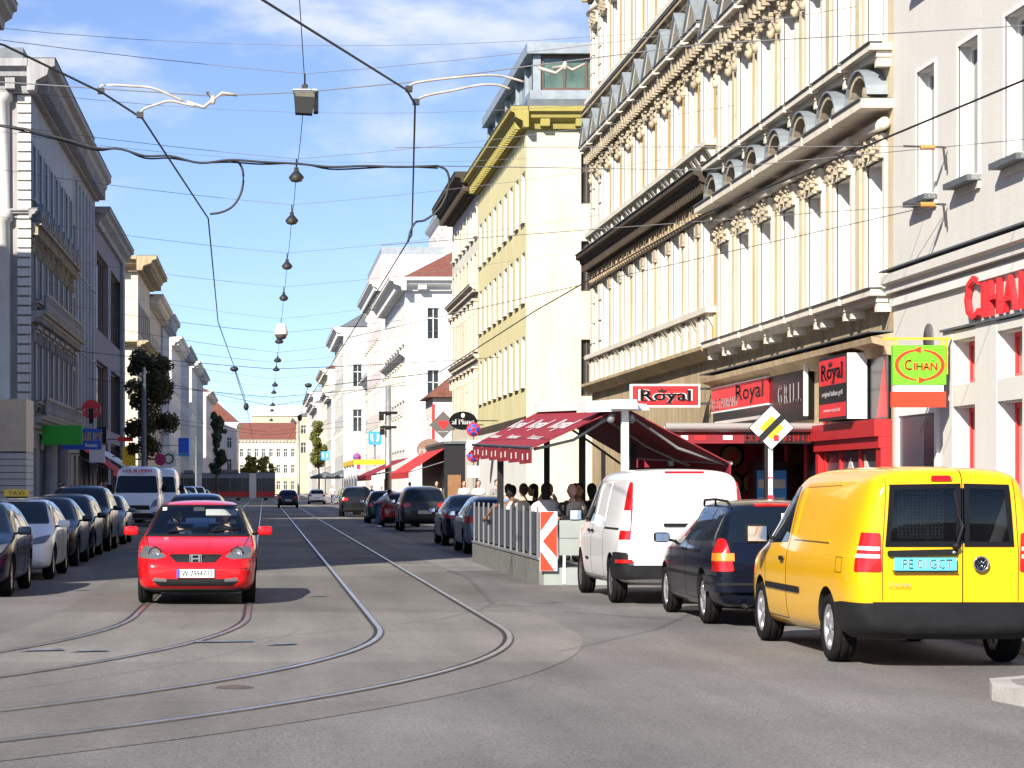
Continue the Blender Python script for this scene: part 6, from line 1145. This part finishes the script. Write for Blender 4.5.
for x, z in ((.87, 2.38), (.87, 1.72), (1.38, 1.75)): m = MB('black_gloss'); m.lathe([(0, 5.37), (.30, 5.37), (.30, 5.395)], (x, 0, z), 'y', 20); m.use('amber_wood').lathe([(0, 5.36), (.2, 5.362), (.24, 5.37)], (x, 0, z), 'y', 16); m.use('awning_red').lathe([(0, 5.35), (.1, 5.355), (.12, 5.362)], (x + .03, 0, z), 'y', 10); obj('food_picture', m, w_)
t = thing('drinks_cooler', 'upright drinks cooler with lit bottles inside the pavilion', 'cooler', (11.3, 52.4, .12)); b = MB('black_gloss'); b.box(-.4, .4, -.3, .3, 0, 2.1); obj('cabinet', b, t); b = MB('sky_sign'); b.box(-.33, .33, -.312, -.301, .3, 1.9); obj('door', b, t); b = MB('pearl')
for z in (.7, 1.1, 1.5): b.box(-.3, .3, -.325, -.313, z, z + .2)
obj('bottle_row', b, t)
# red portal
t = thing('shop_portal', 'bright red timber portal with glazed door below the Royal lightbox', 'portal', (12, 50.0, 0), -PI / 2); b = MB('portal_red'); b.box(.02, 5.3, -.34, -.01, 2.62, 2.95); b.box(.02, 5.3, -.26, -.01, 2.40, 2.615); b.box(4.95, 5.3, -.22, -.01, .12, 2.395); b.box(.02, .25, -.22, -.01, .12, 2.395); obj('frame', b, t)
b = MB('dark_screen'); b.box(.3, 4.9, -.06, -.012, .14, 2.38); p_ = obj('pane', b, t); b = MB('red_frame')
for x in (.3, 1.6, 3.2, 4.7): b.box(x, x + .12, -.11, -.061, .14, 2.38)
obj('door_frame', b, t); m = MB('tail_white'); m.prism([(2.4, 1.55), (2.75, 1.9), (2.4, 2.25), (2.05, 1.9)], -.075, -.061, 'y'); m.use('corn_white').prism([(3.5, 1.0), (4.5, 1.0), (4.5, 1.5), (3.5, 2.3)], -.072, -.061, 'y'); m.use('leaf_sign').prism([(3.7, 1.2), (4.2, 1.2), (3.8, 1.8)], -.076, -.073, 'y'); obj('poster', m, p_)
# green bracket sign and red letters on the grey house
t = thing('bracket_sign', 'bright green CIHAN sign with red oval arrows on a brass bracket, red board hanging below', 'shop sign', (11.33, 40.5, 0)); b = MB('green_sign'); b.box(-.46, .46, -.06, .06, 3.42, 4.10); f_ = obj('sign_face', b, t); m = MB('orange_sign'); n = 40
for a0, a1 in ((PI * .53, PI * 1.45), (-PI * .47, PI * .45)):
    vs = []
    for i in range(n + 1):
        a = a0 + (a1 - a0) * i / n; tt = .012 + .020 * math.sin(PI * i / n)
        for q in (-tt, tt): vs.append(((.40 + q) * math.cos(a), -.068, 3.76 + (.26 + q) * math.sin(a)))
    m.add(vs, [(2 * i, 2 * i + 2, 2 * i + 3, 2 * i + 1) for i in range(n)])
for s in (1, -1): m.add([(-.02, -.07, 3.56), (-.02, -.07, 3.44), (.12, -.07, 3.50)], [(0, 1, 2)]) if s < 0 else m.add([(.02, -.07, 3.96), (.02, -.07, 4.08), (-.12, -.07, 4.02)], [(0, 1, 2)])
text_into(m, 'C', (-.20, -.06, 3.76), (1, 0, 0), (0, 0, 1), .12, .18, .01, bold=.006); text_into(m, 'IHAN', (.10, -.06, 3.735), (1, 0, 0), (0, 0, 1), .40, .13, .01, bold=.006); obj('lettering', m, f_)
b = MB('amber_wood'); b.use('yellow_sign').box(-.62, .56, -.025, .025, 4.20, 4.235); b.box(.46, .50, -.02, .02, 3.6, 4.2); 
for x in (-.4, .4): b.box(x - .015, x + .015, -.015, .015, 4.1, 4.2); b.box(x - .02, x + .02, -.02, .02, 3.28, 3.42)
obj('bracket', b, t); b = MB('orange_sign'); b.box(-.48, .46, -.05, .05, 3.03, 3.30); obj('lower_board', b, t); b = MB('white_paint'); b.box(-.44, .42, -.04, .04, 3.30, 3.41); obj('tube_light', b, t)
t = thing('wall_letters', 'big red three dimensional CIHAN letters on the pale grey wall', 'letters', (12, 39.75, 0), -PI / 2)
x = .0
for ch, w, h in (('C', .72, .74), ('I', .16, .58), ('H', .54, .58), ('A', .64, .58), ('N', .56, .58)):
    m = MB('red_sign'); text_into(m, ch, (x + w / 2, -.02, 4.46 + h / 2), (1, 0, 0), (0, 0, 1), w, h, .0, deep=.09, bold=0); obj('letter', m, t); x += w + .20

m = MB('grey_sign'); m.lathe([(.0, -.03), (.3, -.03), (.3, 0)], (0, 0, 0), 'y', 16); t = thing('wall_lamp', 'dark half round wall lamp above the green sign', 'lamp', (12, 42.2, 4.3), -PI / 2); obj('lamp_shade', m, t)
# banded container on the left side street corner
t = thing('site_container', 'tall banded container with cream upper panel on the left street corner', 'container', (-11.6, 97, 0)); b = MB('bright_white')
for i in range(11): b.box(-2.5, 1.9, -1.5, 1.5, .1 + i * .27, .34 + i * .27)
b.use('black_paint').box(-2.48, 1.88, -1.48, 1.48, .05, 3.1); obj('body', b, t); b = MB('painted_sunlight'); b.box(-2.5, 1.9, -1.55, 1.5, 3.1, 5.25); obj('sunlit_strip', b, t)  # cream upper part stands in for a sunlit strip, though it lies in shade
for lb, y in (('first grey stone shop column on the left arcade', 109), ('second grey stone shop column on the left arcade', 116)): t = thing('stone_column', lb, 'column', (-9.95, y, .12)); b = MB('old_grey'); b.lathe([(.45, 0), (.45, .3), (.34, .4), (.32, 3.6), (.45, 3.75), (.45, 4.0)], (0, 0, 0), 'z', 14); obj('shaft', b, t)
t = thing('street_name_sign', 'small dark blue street name plate at the yellow house corner', 'street sign', (13.35, 106.9, 4.95)); b = MB('blue_sign'); b.box(-.6, .6, -.03, .03, -.12, .12); obj('plate', b, t); m = MB('white_paint'); text_into(m, 'Quellenstr.', (0, -.03, 0), (1, 0, 0), (0, 0, 1), .9, .14, .006); obj('lettering', m, t)
# planters down the right
for lb, x, y, h in (('green potted shrub by the far right terrace', 6.2, 185, 1.6), ('low green shrub at the foot of the white terrace frame', 5.55, 140, 1.0), ('small potted shrub beside the dark doorway', 9.6, 115, 1.1)):
    t = thing('potted_shrub', lb, 'plant', (x, y, .0)); b = MB('brown_sign'); b.lathe([(0, 0), (.25, 0), (.32, .45), (0, .45)], (0, 0, 0), 'z', 12); obj('pot', b, t); m = MB('leaf_green'); rr = random.Random(int(y))
    for i in range(260):
        d = Vector((rr.gauss(0, 1), rr.gauss(0, 1), rr.gauss(0, 1))).normalized() * rr.random() ** .4; c = Vector((d.x * .42, d.y * .42, .45 + (h - .45) * (.5 + d.z * .5))); u = Vector((rr.gauss(0, 1), rr.gauss(0, 1), rr.gauss(0, 1))).normalized() * .07; v = u.orthogonal().normalized() * .04; m.add([c - u, c - v, c + u, c + v], [(0, 1, 2, 3)])
    obj('foliage', m, t)
# ------------------------------------------------------------------ trees
def tree(label, x, y, h, z0, rx, leaf, seed, n=2600, ls=.22, group=None, lean=0):
    rr = random.Random(seed); t = thing('street_tree', label, 'tree', (x, y, 0), 0, group); b = MB('bark'); b.tube([(0, 0, 0), (.05, 0, z0 * .6), (lean * .4, .05, z0 + .3), (lean, 0, h * .8)], [.2, .15, .12, .03], 8)
    blobs = []
    for i in range(30):
        f = rr.random(); z = z0 + .4 + (h - z0 - .8) * f; w = rx * (1 - abs(f - .4) ** 1.6 * 1.1); a = rr.random() * 6.28; q = w * rr.uniform(.1, .95); c = Vector((lean * f + q * math.cos(a), q * math.sin(a), z)); blobs.append((c, rx * rr.uniform(.2, .42))); b.tube([(lean * f * .5, 0, z - .7), c], [.05, .015], 5)
    obj('trunk', b, t); m = MB(leaf)
    for i in range(n):
        c0, r = rr.choice(blobs); d = Vector((rr.gauss(0, 1), rr.gauss(0, 1), rr.gauss(0, .8))).normalized() * r * rr.random() ** .33; c = c0 + d; u = Vector((rr.gauss(0, 1), rr.gauss(0, 1), rr.gauss(0, 1))).normalized(); v = u.orthogonal().normalized(); s = ls * rr.uniform(.5, 1.1); m.add([c - u * s, c - v * s * .5, c + u * s, c + v * s * .5], [(0, 1, 2, 3)])
    obj('crown', m, t)
tree('dark brownish leaved tree before the cream corner house on the left', -7.1, 139, 10.0, 3.4, 1.75, 'leaf_dark', 3, 9500, .15, lean=.2); tree('slim dark green tree far down the left side above the tram', -4.8, 236, 9.4, 2.8, 1.1, 'leaf_deep', 5, 4500, .2); tree('olive yellow tree against the white far houses on the right', 7.0, 300, 10.2, 4.2, 1.6, 'leaf_olive', 8, 4000, .22)
for i, (x, lb) in enumerate(((-3.0, 'left olive green tree before the cream end house'), (.2, 'right olive green tree before the cream end house'))): tree(lb, x, 505, 8.6, 3.4, 2.0, 'leaf_olive', 20 + i, 1500, .4, 'trees before the end house')
# ------------------------------------------------------------------ overhead wires and hanging lamps
def sagged(a, b, sag, n=10): a, b = Vector(a), Vector(b); return [a.lerp(b, i / n) - Vector((0, 0, 4 * sag * (i / n) * (1 - i / n))) for i in range(n + 1)]
def wire(label, pts, r=.008, mt='wire_grey', name='span_wire', cat='wire', group=None):
    b = MB(mt); b.tube(pts, r, 5); o = obj(name, b); tag(o, label, cat, group); return o
LY = [47.0, 59.2, 68.8, 83.0, 97.0, 112, 126, 140, 156, 174, 194, 216, 240, 266]
for i, y in enumerate(LY):
    z = 9.95 - (.0 if i < 5 else .25 * (i % 2)); xr = 11.9; rz_ = 11.3
    if 88 < y < 107: xr = 12.1
    wire(f'{ORD[i]} thin span wire across the street carrying a hanging lamp', sagged((-10.3, y, 11.4), (.82, y, z), .12, 7) + sagged((.82, y, z), (xr, y, rz_), .12, 7)[1:], .007 if i < 6 else .012, group='lamp span wires')
    t = thing('hanging_lamp', {0: 'nearest hanging lamp, a dark box floodlight on the centre cable', 5: 'sixth hanging lamp, a pale white globe on the centre cable'}.get(i, f'{ORD[i]} hanging lamp of the row over the street, dark bowl with pale glass'), 'street lamp', (.82, y, 0), 0, 'lamps hanging over the middle of the street'); b = MB('cable'); b.tube([(0, 0, z), (0, 0, z - .34)], .02, 6); b.box(-.06, .06, -.06, .06, z - .36, z - .22); obj('hanger', b, t)
    if i == 0:
        k = MB('lamp_metal'); k.add([(-.22, -.2, z - .36), (.22, -.2, z - .38), (.22, .2, z - .38), (-.22, .2, z - .36), (-.19, -.14, z - .80), (.15, -.14, z - .82), (.15, .18, z - .82), (-.19, .18, z - .80)], [(0, 1, 2, 3), (7, 6, 5, 4), (0, 4, 5, 1), (1, 5, 6, 2), (2, 6, 7, 3), (3, 7, 4, 0)]); k.use('lamp_glass').add([(-.2, -.206, z - .38), (.2, -.206, z - .40), (.19, -.19, z - .5), (-.19, -.19, z - .48)], [(0, 1, 2, 3)]); k.use('black_plastic').box(.18, .27, -.17, .2, z - .78, z - .36); k.use('pearl').box(-.24, .24, -.22, .22, z - .365, z - .34); obj('lamp_housing', k, t)
    elif i == 5: k = MB('pearl'); k.lathe([(0, z - .2), (.2, z - .25), (.32, z - .6), (.33, z - .75)], (0, 0, 0), 'z', 16); obj('lamp_shade', k, t); k = MB('lamp_glass'); k.lathe([(.31, z - .75), (.22, z - .95), (0, z - 1.02)], (0, 0, 0), 'z', 16); obj('lamp_bowl', k, t)
    else: s = .75 if i < 5 else .95; k = MB('lamp_metal'); k.lathe([(0, z - .30), (.10 * s, z - .32), (.24 * s, z - .44), (.26 * s, z - .49)], (0, 0, 0), 'z', 14); obj('lamp_shade', k, t); k = MB('lamp_glass'); k.lathe([(.25 * s, z - .49), (.18 * s, z - .57), (0, z - .60)], (0, 0, 0), 'z', 14); obj('lamp_bowl', k, t)
pts = sagged((.28, 30, 10.9), (.82, 47, 9.75), .1, 6)
for a, b_ in zip(LY, LY[1:]): pts += sagged((.82, a, 9.7), (.82, b_, 9.7), .25, 5)[1:]
wire('long thin cable running from lamp to lamp along the middle of the street', pts, .009, 'cable', 'lamp_cable', 'cable')
wire('right overhead contact wire of the tramway bending towards the left foreground', [(-1.6, 15.5, 5.65), (-.016, 19.2, 5.65), (1.479, 24.2, 5.755), (1.594, 24.7, 5.69), (2.40, 38, 5.74), (2.25, 62, 5.62), (2.05, 100, 5.6), (2.05, 180, 5.6), (1.6, 300, 5.6)], .012, 'cable', 'contact_wire', 'overhead wire')
wire('left overhead contact wire of the tramway bending out to the left', [(-4.6, 17.5, 5.7), (-2.35, 21.2, 5.65), (-1.62, 23.6, 5.62), (-1.3, 25.1, 5.6), (-.82, 34.4, 5.6), (-1.1, 56, 5.6), (-.85, 100, 5.6), (-.9, 180, 5.6), (-1, 300, 5.6)], .012, 'cable', 'contact_wire', 'overhead wire')
Yf = 35.
fd = [(-460, 60), (-200, 108), (0, 126), (60, 138), (96, 148), (120, 149), (145, 156), (170, 156), (200, 163), (230, 160), (262, 162), (300, 164), (330, 167), (365, 166), (400, 167), (438, 166)]
wire('thick black feeder cable bundle crossing the street with wavy sag', smooth([at(px, py, Yf) for px, py in fd]), .018, 'cable', 'feeder_cable', 'cable'); wire('second black strand tied along the feeder cable bundle', smooth([at(px, py + (2.2 if i % 3 else -.5), Yf + .05) for i, (px, py) in enumerate(fd[2:])]), .013, 'cable', 'feeder_cable', 'cable')
wire('black cable loop hanging from the feeder to the right contact wire', smooth([at(px, py, Yf + .1) for px, py in ((438, 166), (446, 170), (449, 180), (446, 196), (438, 210), (425, 220), (416, 222), (411, 230), (408, 242))]), .018, 'cable', 'cable_loop', 'cable'); wire('black cable loop hanging from the feeder to the left contact wire', smooth([at(px, py, Yf + .1) for px, py in ((230, 160), (238, 162), (243, 172), (242, 190), (234, 205), (222, 212), (210, 214))]), .018, 'cable', 'cable_loop', 'cable')
wire('straight taut feeder strand from the bundle to the left wall', [at(438, 166, Yf), at(700, 170, Yf), (11.9, Yf, 6.9)], .007)
Ys = 25.6
wire('span wire holding the pulled off contact wires in the foreground', [(-10.3, Ys, 7.4), at(0, 82, Ys), at(213, 96, Ys), at(305, 92, Ys), at(412, 82, Ys), at(530, 66, Ys), at(704, 44, Ys), (11.9, Ys, 6.9)], .007)
for lb, pts in (('curved pull off arm upper left, clamped to the contact wire', [(101, 90), (103, 85), (130, 86), (152, 88), (170, 95), (183, 101)]), ('curved pull off arm lower left, clamped to the contact wire', [(140, 114), (144, 109), (158, 104), (170, 101), (185, 104), (196, 106)]), ('curved pull off arm upper right, clamped to the contact wire', [(409, 88), (415, 83), (450, 78), (490, 75), (510, 78), (524, 82)]), ('curved pull off arm lower right, clamped to the contact wire', [(416, 101), (425, 96), (450, 91), (480, 85), (498, 85), (510, 89)])):
    t = thing('pull_off_arm', lb, 'wire arm', tuple(at(*pts[0], 24.4))); o_ = at(*pts[0], 24.4); b = MB('insulator'); b.tube(smooth([at(px, py, 24.4) - o_ for px, py in pts]), .013, 7); obj('arm', b, t); b = MB('cable'); b.cbox(0, 0, -.04, .07, .07, .06); obj('clamp', b, t)
for lb, pts in (('pale insulator fitting at the left end of the pull off span', [(207, 92), (213, 100), (222, 93), (237, 95)]), ('small grey insulator fitting near the glazed rooftop room', [(552, 68), (565, 66), (572, 70), (585, 64)])):
    t = thing('insulator', lb, 'insulator', tuple(at(*pts[0], Ys - .4))); o_ = at(*pts[0], Ys - .4); b = MB('insulator'); q = [at(px, py, Ys - .4) - o_ for px, py in pts]; b.tube(q, .018, 7); b.ell(tuple(q[1]), (.03, .03, .05)); b.tube([q[1], q[1] + Vector((-.1, 0, -.08)), q[1] + Vector((-.28, 0, -.02))], .02, 6); obj('insulator_body', b, t)
wire('taut black cable slanting from the upper right corner down to the track', [at(1120, 40, 20), at(1024, 80, 23), at(704, 214, 34), at(535, 311, 50), at(440, 372, 62), (2.15, 92, 5.6)], .013, 'cable', 'slanting_cable', 'cable')
A1 = Vector((11.95, 41.0, 6.62))
for i, (lb, q) in enumerate((('long thin stay wire from the grey wall bracket towards the centre', (2.2, 62, 5.6)), ('upper thin stay wire from the grey wall bracket towards the centre', (2.25, 45, 6.3)), ('short stay wire from the upper grey wall bracket', (2.3, 41, 7.6)))): wire(lb, [A1 + Vector((-.05, 0, .5 * (i == 2) * 2)), q], .008)
for z, lb in ((6.6, 'lower iron wall bracket with orange insulator on the grey house'), (7.6, 'upper iron wall bracket with orange insulator on the grey house')):
    t = thing('wall_bracket', lb, 'bracket', (11.95, 41.0, z)); b = MB('dark_frame'); b.tube([(0, 0, 0), (-.75, -.02, .02)], .02, 6); b.tube([(0, 0, -.4), (-.05, 0, .02)], .02, 6); obj('bracket_arm', b, t); b = MB('insulator_orange'); b.tube([(-.2, 0, .0), (-.45, 0, .0)], .045, 8); obj('insulator', b, t)
for lb, y, zl, zr, c in (('upper tram span wire with dark middle piece', 118, 8.6, 8.2, 7.6), ('second tram span wire with clamps beyond the globe lamp', 137, 8.0, 8.0, 6.9), ('third tram span wire before the far trees', 205, 7.5, 7.4, 6.2), ('tram span wire in front of the cream corner house', 160, 9.6, 9, 7.2), ('faint tram span wire far down the street', 250, 9, 9, 7.5)): wire(lb, sagged((-10.3, y, zl), (.5, y, c), .05, 5) + sagged((.5, y, c), (10.6 if y > 145 else 11.9, y, zr), .05, 5)[1:], .016, 'cable')
for lb, y, zl, zr in (('first faint wire high over the street above the lamps', 53, 12.6, 12.3), ('second faint wire high over the street', 64, 13, 12.4), ('third faint wire high over the street', 76, 13.5, 12.6)): wire(lb, sagged((-10.3, y, zl), (11.9, y, zr), .8, 12), .006)
for lb, x, y in (('dark wire hanger above the right contact wire', 2.1, 137), ('dark wire hanger above the left contact wire', -.9, 118)): t = thing('wire_hanger', lb, 'hanger', (x, y, 0)); b = MB('cable'); b.tube([(.5 if x > 0 else -.6, 0, 7.6), (0, 0, 5.7)], .02, 5); b.ell((.5 if x > 0 else -.6, 0, 7.6), (.22, .15, .14), 8, 6); b.ell((0, 0, 5.7), (.14, .14, .2), 8, 6); obj('hanger_rod', b, t)
# ------------------------------------------------------------------ ground
b = MB('earth'); b.quad((-4000, -300, -.05), (4000, -300, -.05), (4000, 6000, -.05), (-4000, 6000, -.05)); struct('ground', b)
b = MB('asphalt'); b.quad((-70, -20, 0), (70, -20, 0), (70, 560, 0), (-70, 560, 0)); struct('road', b)
def ribbon(name, mt, cx, cy, R0, R1, z, y_far, ang=80, h=0, y_straight=None):
    b = MB(mt); pr = [(cx + R0, y_far, cx + R1, y_far), (cx + R0, cy, cx + R1, cy)]
    for i in range(1, 41): a = math.radians(ang) * i / 40; pr.append((cx + R0 * math.cos(a), cy - R0 * math.sin(a), cx + R1 * math.cos(a), cy - R1 * math.sin(a)))
    vs = []; fs = []
    for x0, y0, x1, y1 in pr: vs += [(x0, y0, z), (x1, y1, z)] + ([(x0, y0, 0.001), (x1, y1, 0.001)] if h else [])
    k = 4 if h else 2
    for i in range(len(pr) - 1):
        fs.append((k * i, k * i + 1, k * i + k + 1, k * i + k))
        if h: fs += [(k * i, k * i + k, k * i + k + 2, k * i + 2), (k * i + 1, k * i + 3, k * i + k + 3, k * i + k + 1)]
    b.add(vs, fs); return struct(name, b)
cR, yR = -16.36, 27.4; cL, yL = -22.64, 29.6
ribbon('track_bed', 'slabs', cR, yR, cR * -1 - 1.75, -cR + 3.55, .004, 430); ribbon('track_bed', 'slabs', cL, yL, -cL - 2.7, -cL + .55, .0055, 430)
ribbon('paving_strip', 'paving', cR, 46, -cR + 3.55, -cR + 4.55, .005, 300, 1)
for cx, cy, x, lb in ((cR, yR, 1.34, 0), (cR, yR, 2.775, 0), (cL, yL, -1.64, 0), (cL, yL, -.205, 0)):
    R = x - cx; ribbon('tram_rail', 'rail_steel', cx, cy, R - .027, R + .027, .017, 430, h=1); ribbon('rail_groove', 'groove', cx, cy, R - .072, R - .028, .0125, 430); ribbon('rail_edge', 'rust', cx, cy, R + .028, R + .045, .0112, 430)
pass
for pts in ([(3.9, 31), (5.4, 28.6), (6.9, 28.2)],):
    b = MB('tar'); sub = [Vector(p) for p in pts]; fine = []
    for a, c in zip(sub, sub[1:]):
        for i in range(6): fine.append(a.lerp(c, i / 6) + Vector((random.uniform(-.05, .05), random.uniform(-.05, .05))))
    fine.append(sub[-1])
    for a, c in zip(fine, fine[1:]): d = (c - a).normalized(); n = Vector((-d.y, d.x)) * random.uniform(.008, .016); b.quad((*(a - n), .0055), (*(c - n), .0055), (*(c + n), .0055), (*(a + n), .0055))
    struct('road_crack', b)
for x0, x1, y in ((-2.45, -2.0, 23.3), (-1.95, -1.55, 23.2), (-.8, -.1, 24.6), (.0, .35, 24.2)): b = MB('blue_mark'); b.add([(x0, y, .0175), (x1, y + .15, .0175), (x1 - .05, y + .42, .0175), (x0 + .1, y + .22, .0175)], [(0, 1, 2, 3)]); struct('road_marking', b)
t = thing('manhole_cover', 'dark iron manhole cover between the tracks in the foreground', 'manhole cover', (-.24, 19.2, 0)); b = MB('rust'); b.lathe([(0, .014), (.12, .014), (.125, .008), (.13, .014), (.16, .006)], (0, 0, 0), 'z', 28); obj('cover', b, t)
def walk(poly, mt='paving'):
    b = MB(mt); b.prism(poly, 0.001, .12, 'z'); struct('pavement', b); b = MB('kerb_stone'); x = [p[0] for p in poly]
def kerb(x, y0, y1, s):
    b = MB('kerb_stone'); y = y0
    while y < y1: b.box(min(x, x + s * .16), max(x, x + s * .16), y + .004, min(y + 1.2, y1) - .004, 0.0, .128); y += 1.2
    struct('kerb', b)
for x0, x1, y0, y1 in ((7.66, 60, 22, 86.5), (7.66, 60, 106, 545), (-60, -6.06, 26, 92.5), (-60, -6.06, 103, 172), (-60, -6.06, 192, 545)):
    walk([(x0, y0), (x1, y0), (x1, y1), (x0, y1)]); kerb(7.5 if x0 > 0 else -5.9, y0, y1, 1 if x0 > 0 else -1)
isl = [(6.3, 8), (5.85, 16.4), (5.63, 18.1), (5.78, 18.65), (6.3, 19.05), (60, 19.6), (60, 8)]; b = MB('kerb_stone'); b.prism(isl, .0, .125, 'z'); struct('kerb', b); b = MB('paving'); b.prism([(6.48, 8.1), (6.03, 16.4), (5.81, 18.05), (5.90, 18.48), (6.34, 18.86), (59, 19.4), (59, 8.1)], .12, .131, 'z'); struct('pavement', b)
# ------------------------------------------------------------------ sky, sun, camera
sun_dir = Vector((.75, 1.3, -.93)).normalized()
el = math.asin(-sun_dir.z); az = math.atan2(-sun_dir.x, -sun_dir.y)
w = bpy.data.worlds.new('World'); SC.world = w; w.use_nodes = True; nt = w.node_tree; bg = nt.nodes['Background']
sky = nt.nodes.new('ShaderNodeTexSky'); sky.sky_type = 'NISHITA'; sky.sun_disc = False; sky.sun_elevation = el; sky.sun_rotation = az; sky.air_density = 1.0; sky.dust_density = .3; sky.ozone_density = 1.6
hs = nt.nodes.new('ShaderNodeHueSaturation'); hs.inputs['Saturation'].default_value = 1.08; hs.inputs['Hue'].default_value = .512; nt.links.new(sky.outputs[0], hs.inputs['Color']); tc = nt.nodes.new('ShaderNodeTexCoord'); mp = nt.nodes.new('ShaderNodeVectorMath'); mp.operation = 'MULTIPLY_ADD'; mp.inputs[1].default_value = (1, 1, 1.5); mp.inputs[2].default_value = (0, 0, .10); nt.links.new(tc.outputs['Generated'], mp.inputs[0])
nz = nt.nodes.new('ShaderNodeVectorMath'); nz.operation = 'NORMALIZE'; nt.links.new(mp.outputs[0], nz.inputs[0]); nt.links.new(nz.outputs[0], sky.inputs['Vector'])
cm = nt.nodes.new('ShaderNodeVectorMath'); cm.operation = 'MULTIPLY'; cm.inputs[1].default_value = (1, 1, 2.6); nt.links.new(tc.outputs['Generated'], cm.inputs[0])
def wn(sc, det, off):
    a = nt.nodes.new('ShaderNodeVectorMath'); a.operation = 'ADD'; a.inputs[1].default_value = off; nt.links.new(cm.outputs[0], a.inputs[0])
    n = nt.nodes.new('ShaderNodeTexNoise'); n.inputs['Scale'].default_value = sc; n.inputs['Detail'].default_value = det; n.inputs['Roughness'].default_value = .55; n.inputs['Distortion'].default_value = .15; nt.links.new(a.outputs[0], n.inputs['Vector']); return n.outputs['Fac']
r1_ = nt.nodes.new('ShaderNodeMapRange'); r1_.inputs[1].default_value = .45; r1_.inputs[2].default_value = .66; r1_.interpolation_type = 'SMOOTHSTEP'; nt.links.new(wn(7.5, 7, (1.3, .2, 2.1)), r1_.inputs[0])
sp = nt.nodes.new('ShaderNodeSeparateXYZ'); nt.links.new(tc.outputs['Generated'], sp.inputs[0]); r2_ = nt.nodes.new('ShaderNodeMapRange'); r2_.inputs[1].default_value = .07; r2_.inputs[2].default_value = .16; nt.links.new(sp.outputs['Z'], r2_.inputs[0])
r3_ = nt.nodes.new('ShaderNodeMapRange'); r3_.inputs[1].default_value = .30; r3_.inputs[2].default_value = .22; nt.links.new(sp.outputs['Z'], r3_.inputs[0]); r4_ = nt.nodes.new('ShaderNodeMath'); r4_.operation = 'MULTIPLY'; nt.links.new(r2_.outputs[0], r4_.inputs[0]); nt.links.new(r3_.outputs[0], r4_.inputs[1])
ml = nt.nodes.new('ShaderNodeMath'); ml.operation = 'MULTIPLY'; nt.links.new(r1_.outputs[0], ml.inputs[0]); nt.links.new(r4_.outputs[0], ml.inputs[1])
mx = nt.nodes.new('ShaderNodeMix'); mx.data_type = 'RGBA'; mx.inputs['B'].default_value = (3.9, 4.15, 4.6, 1); nt.links.new(ml.outputs[0], mx.inputs['Factor']); nt.links.new(hs.outputs[0], mx.inputs['A']); nt.links.new(mx.outputs['Result'], bg.inputs['Color'])
bg.inputs['Strength'].default_value = .118
s = bpy.data.lights.new('sun', 'SUN'); s.energy = 5.0; s.angle = math.radians(.53); s.color = (1, .93, .82); so = bpy.data.objects.new('sun', s); C.objects.link(so); so.rotation_euler = sun_dir.to_track_quat('-Z', 'Y').to_euler()
cam = bpy.data.cameras.new('camera'); cam.sensor_width = 36; cam.lens = F_ / 1024 * 36; cam.shift_x = (512 - VX) / 1024; cam.shift_y = (VY - 384) / 1024; cam.clip_end = 9000; cam.clip_start = .5
co = bpy.data.objects.new('camera', cam); C.objects.link(co); co.location = (0, 0, HC); co.rotation_euler = (PI / 2, 0, 0); SC.camera = co
SC.view_settings.view_transform = 'Standard'; SC.view_settings.look = 'None'; SC.view_settings.exposure = .95; SC.view_settings.gamma = 1; SC.view_settings.use_curve_mapping = False
SC.cycles.max_bounces = 6; SC.cycles.use_denoising = True; SC.cycles.caustics_reflective = False; SC.cycles.caustics_refractive = False
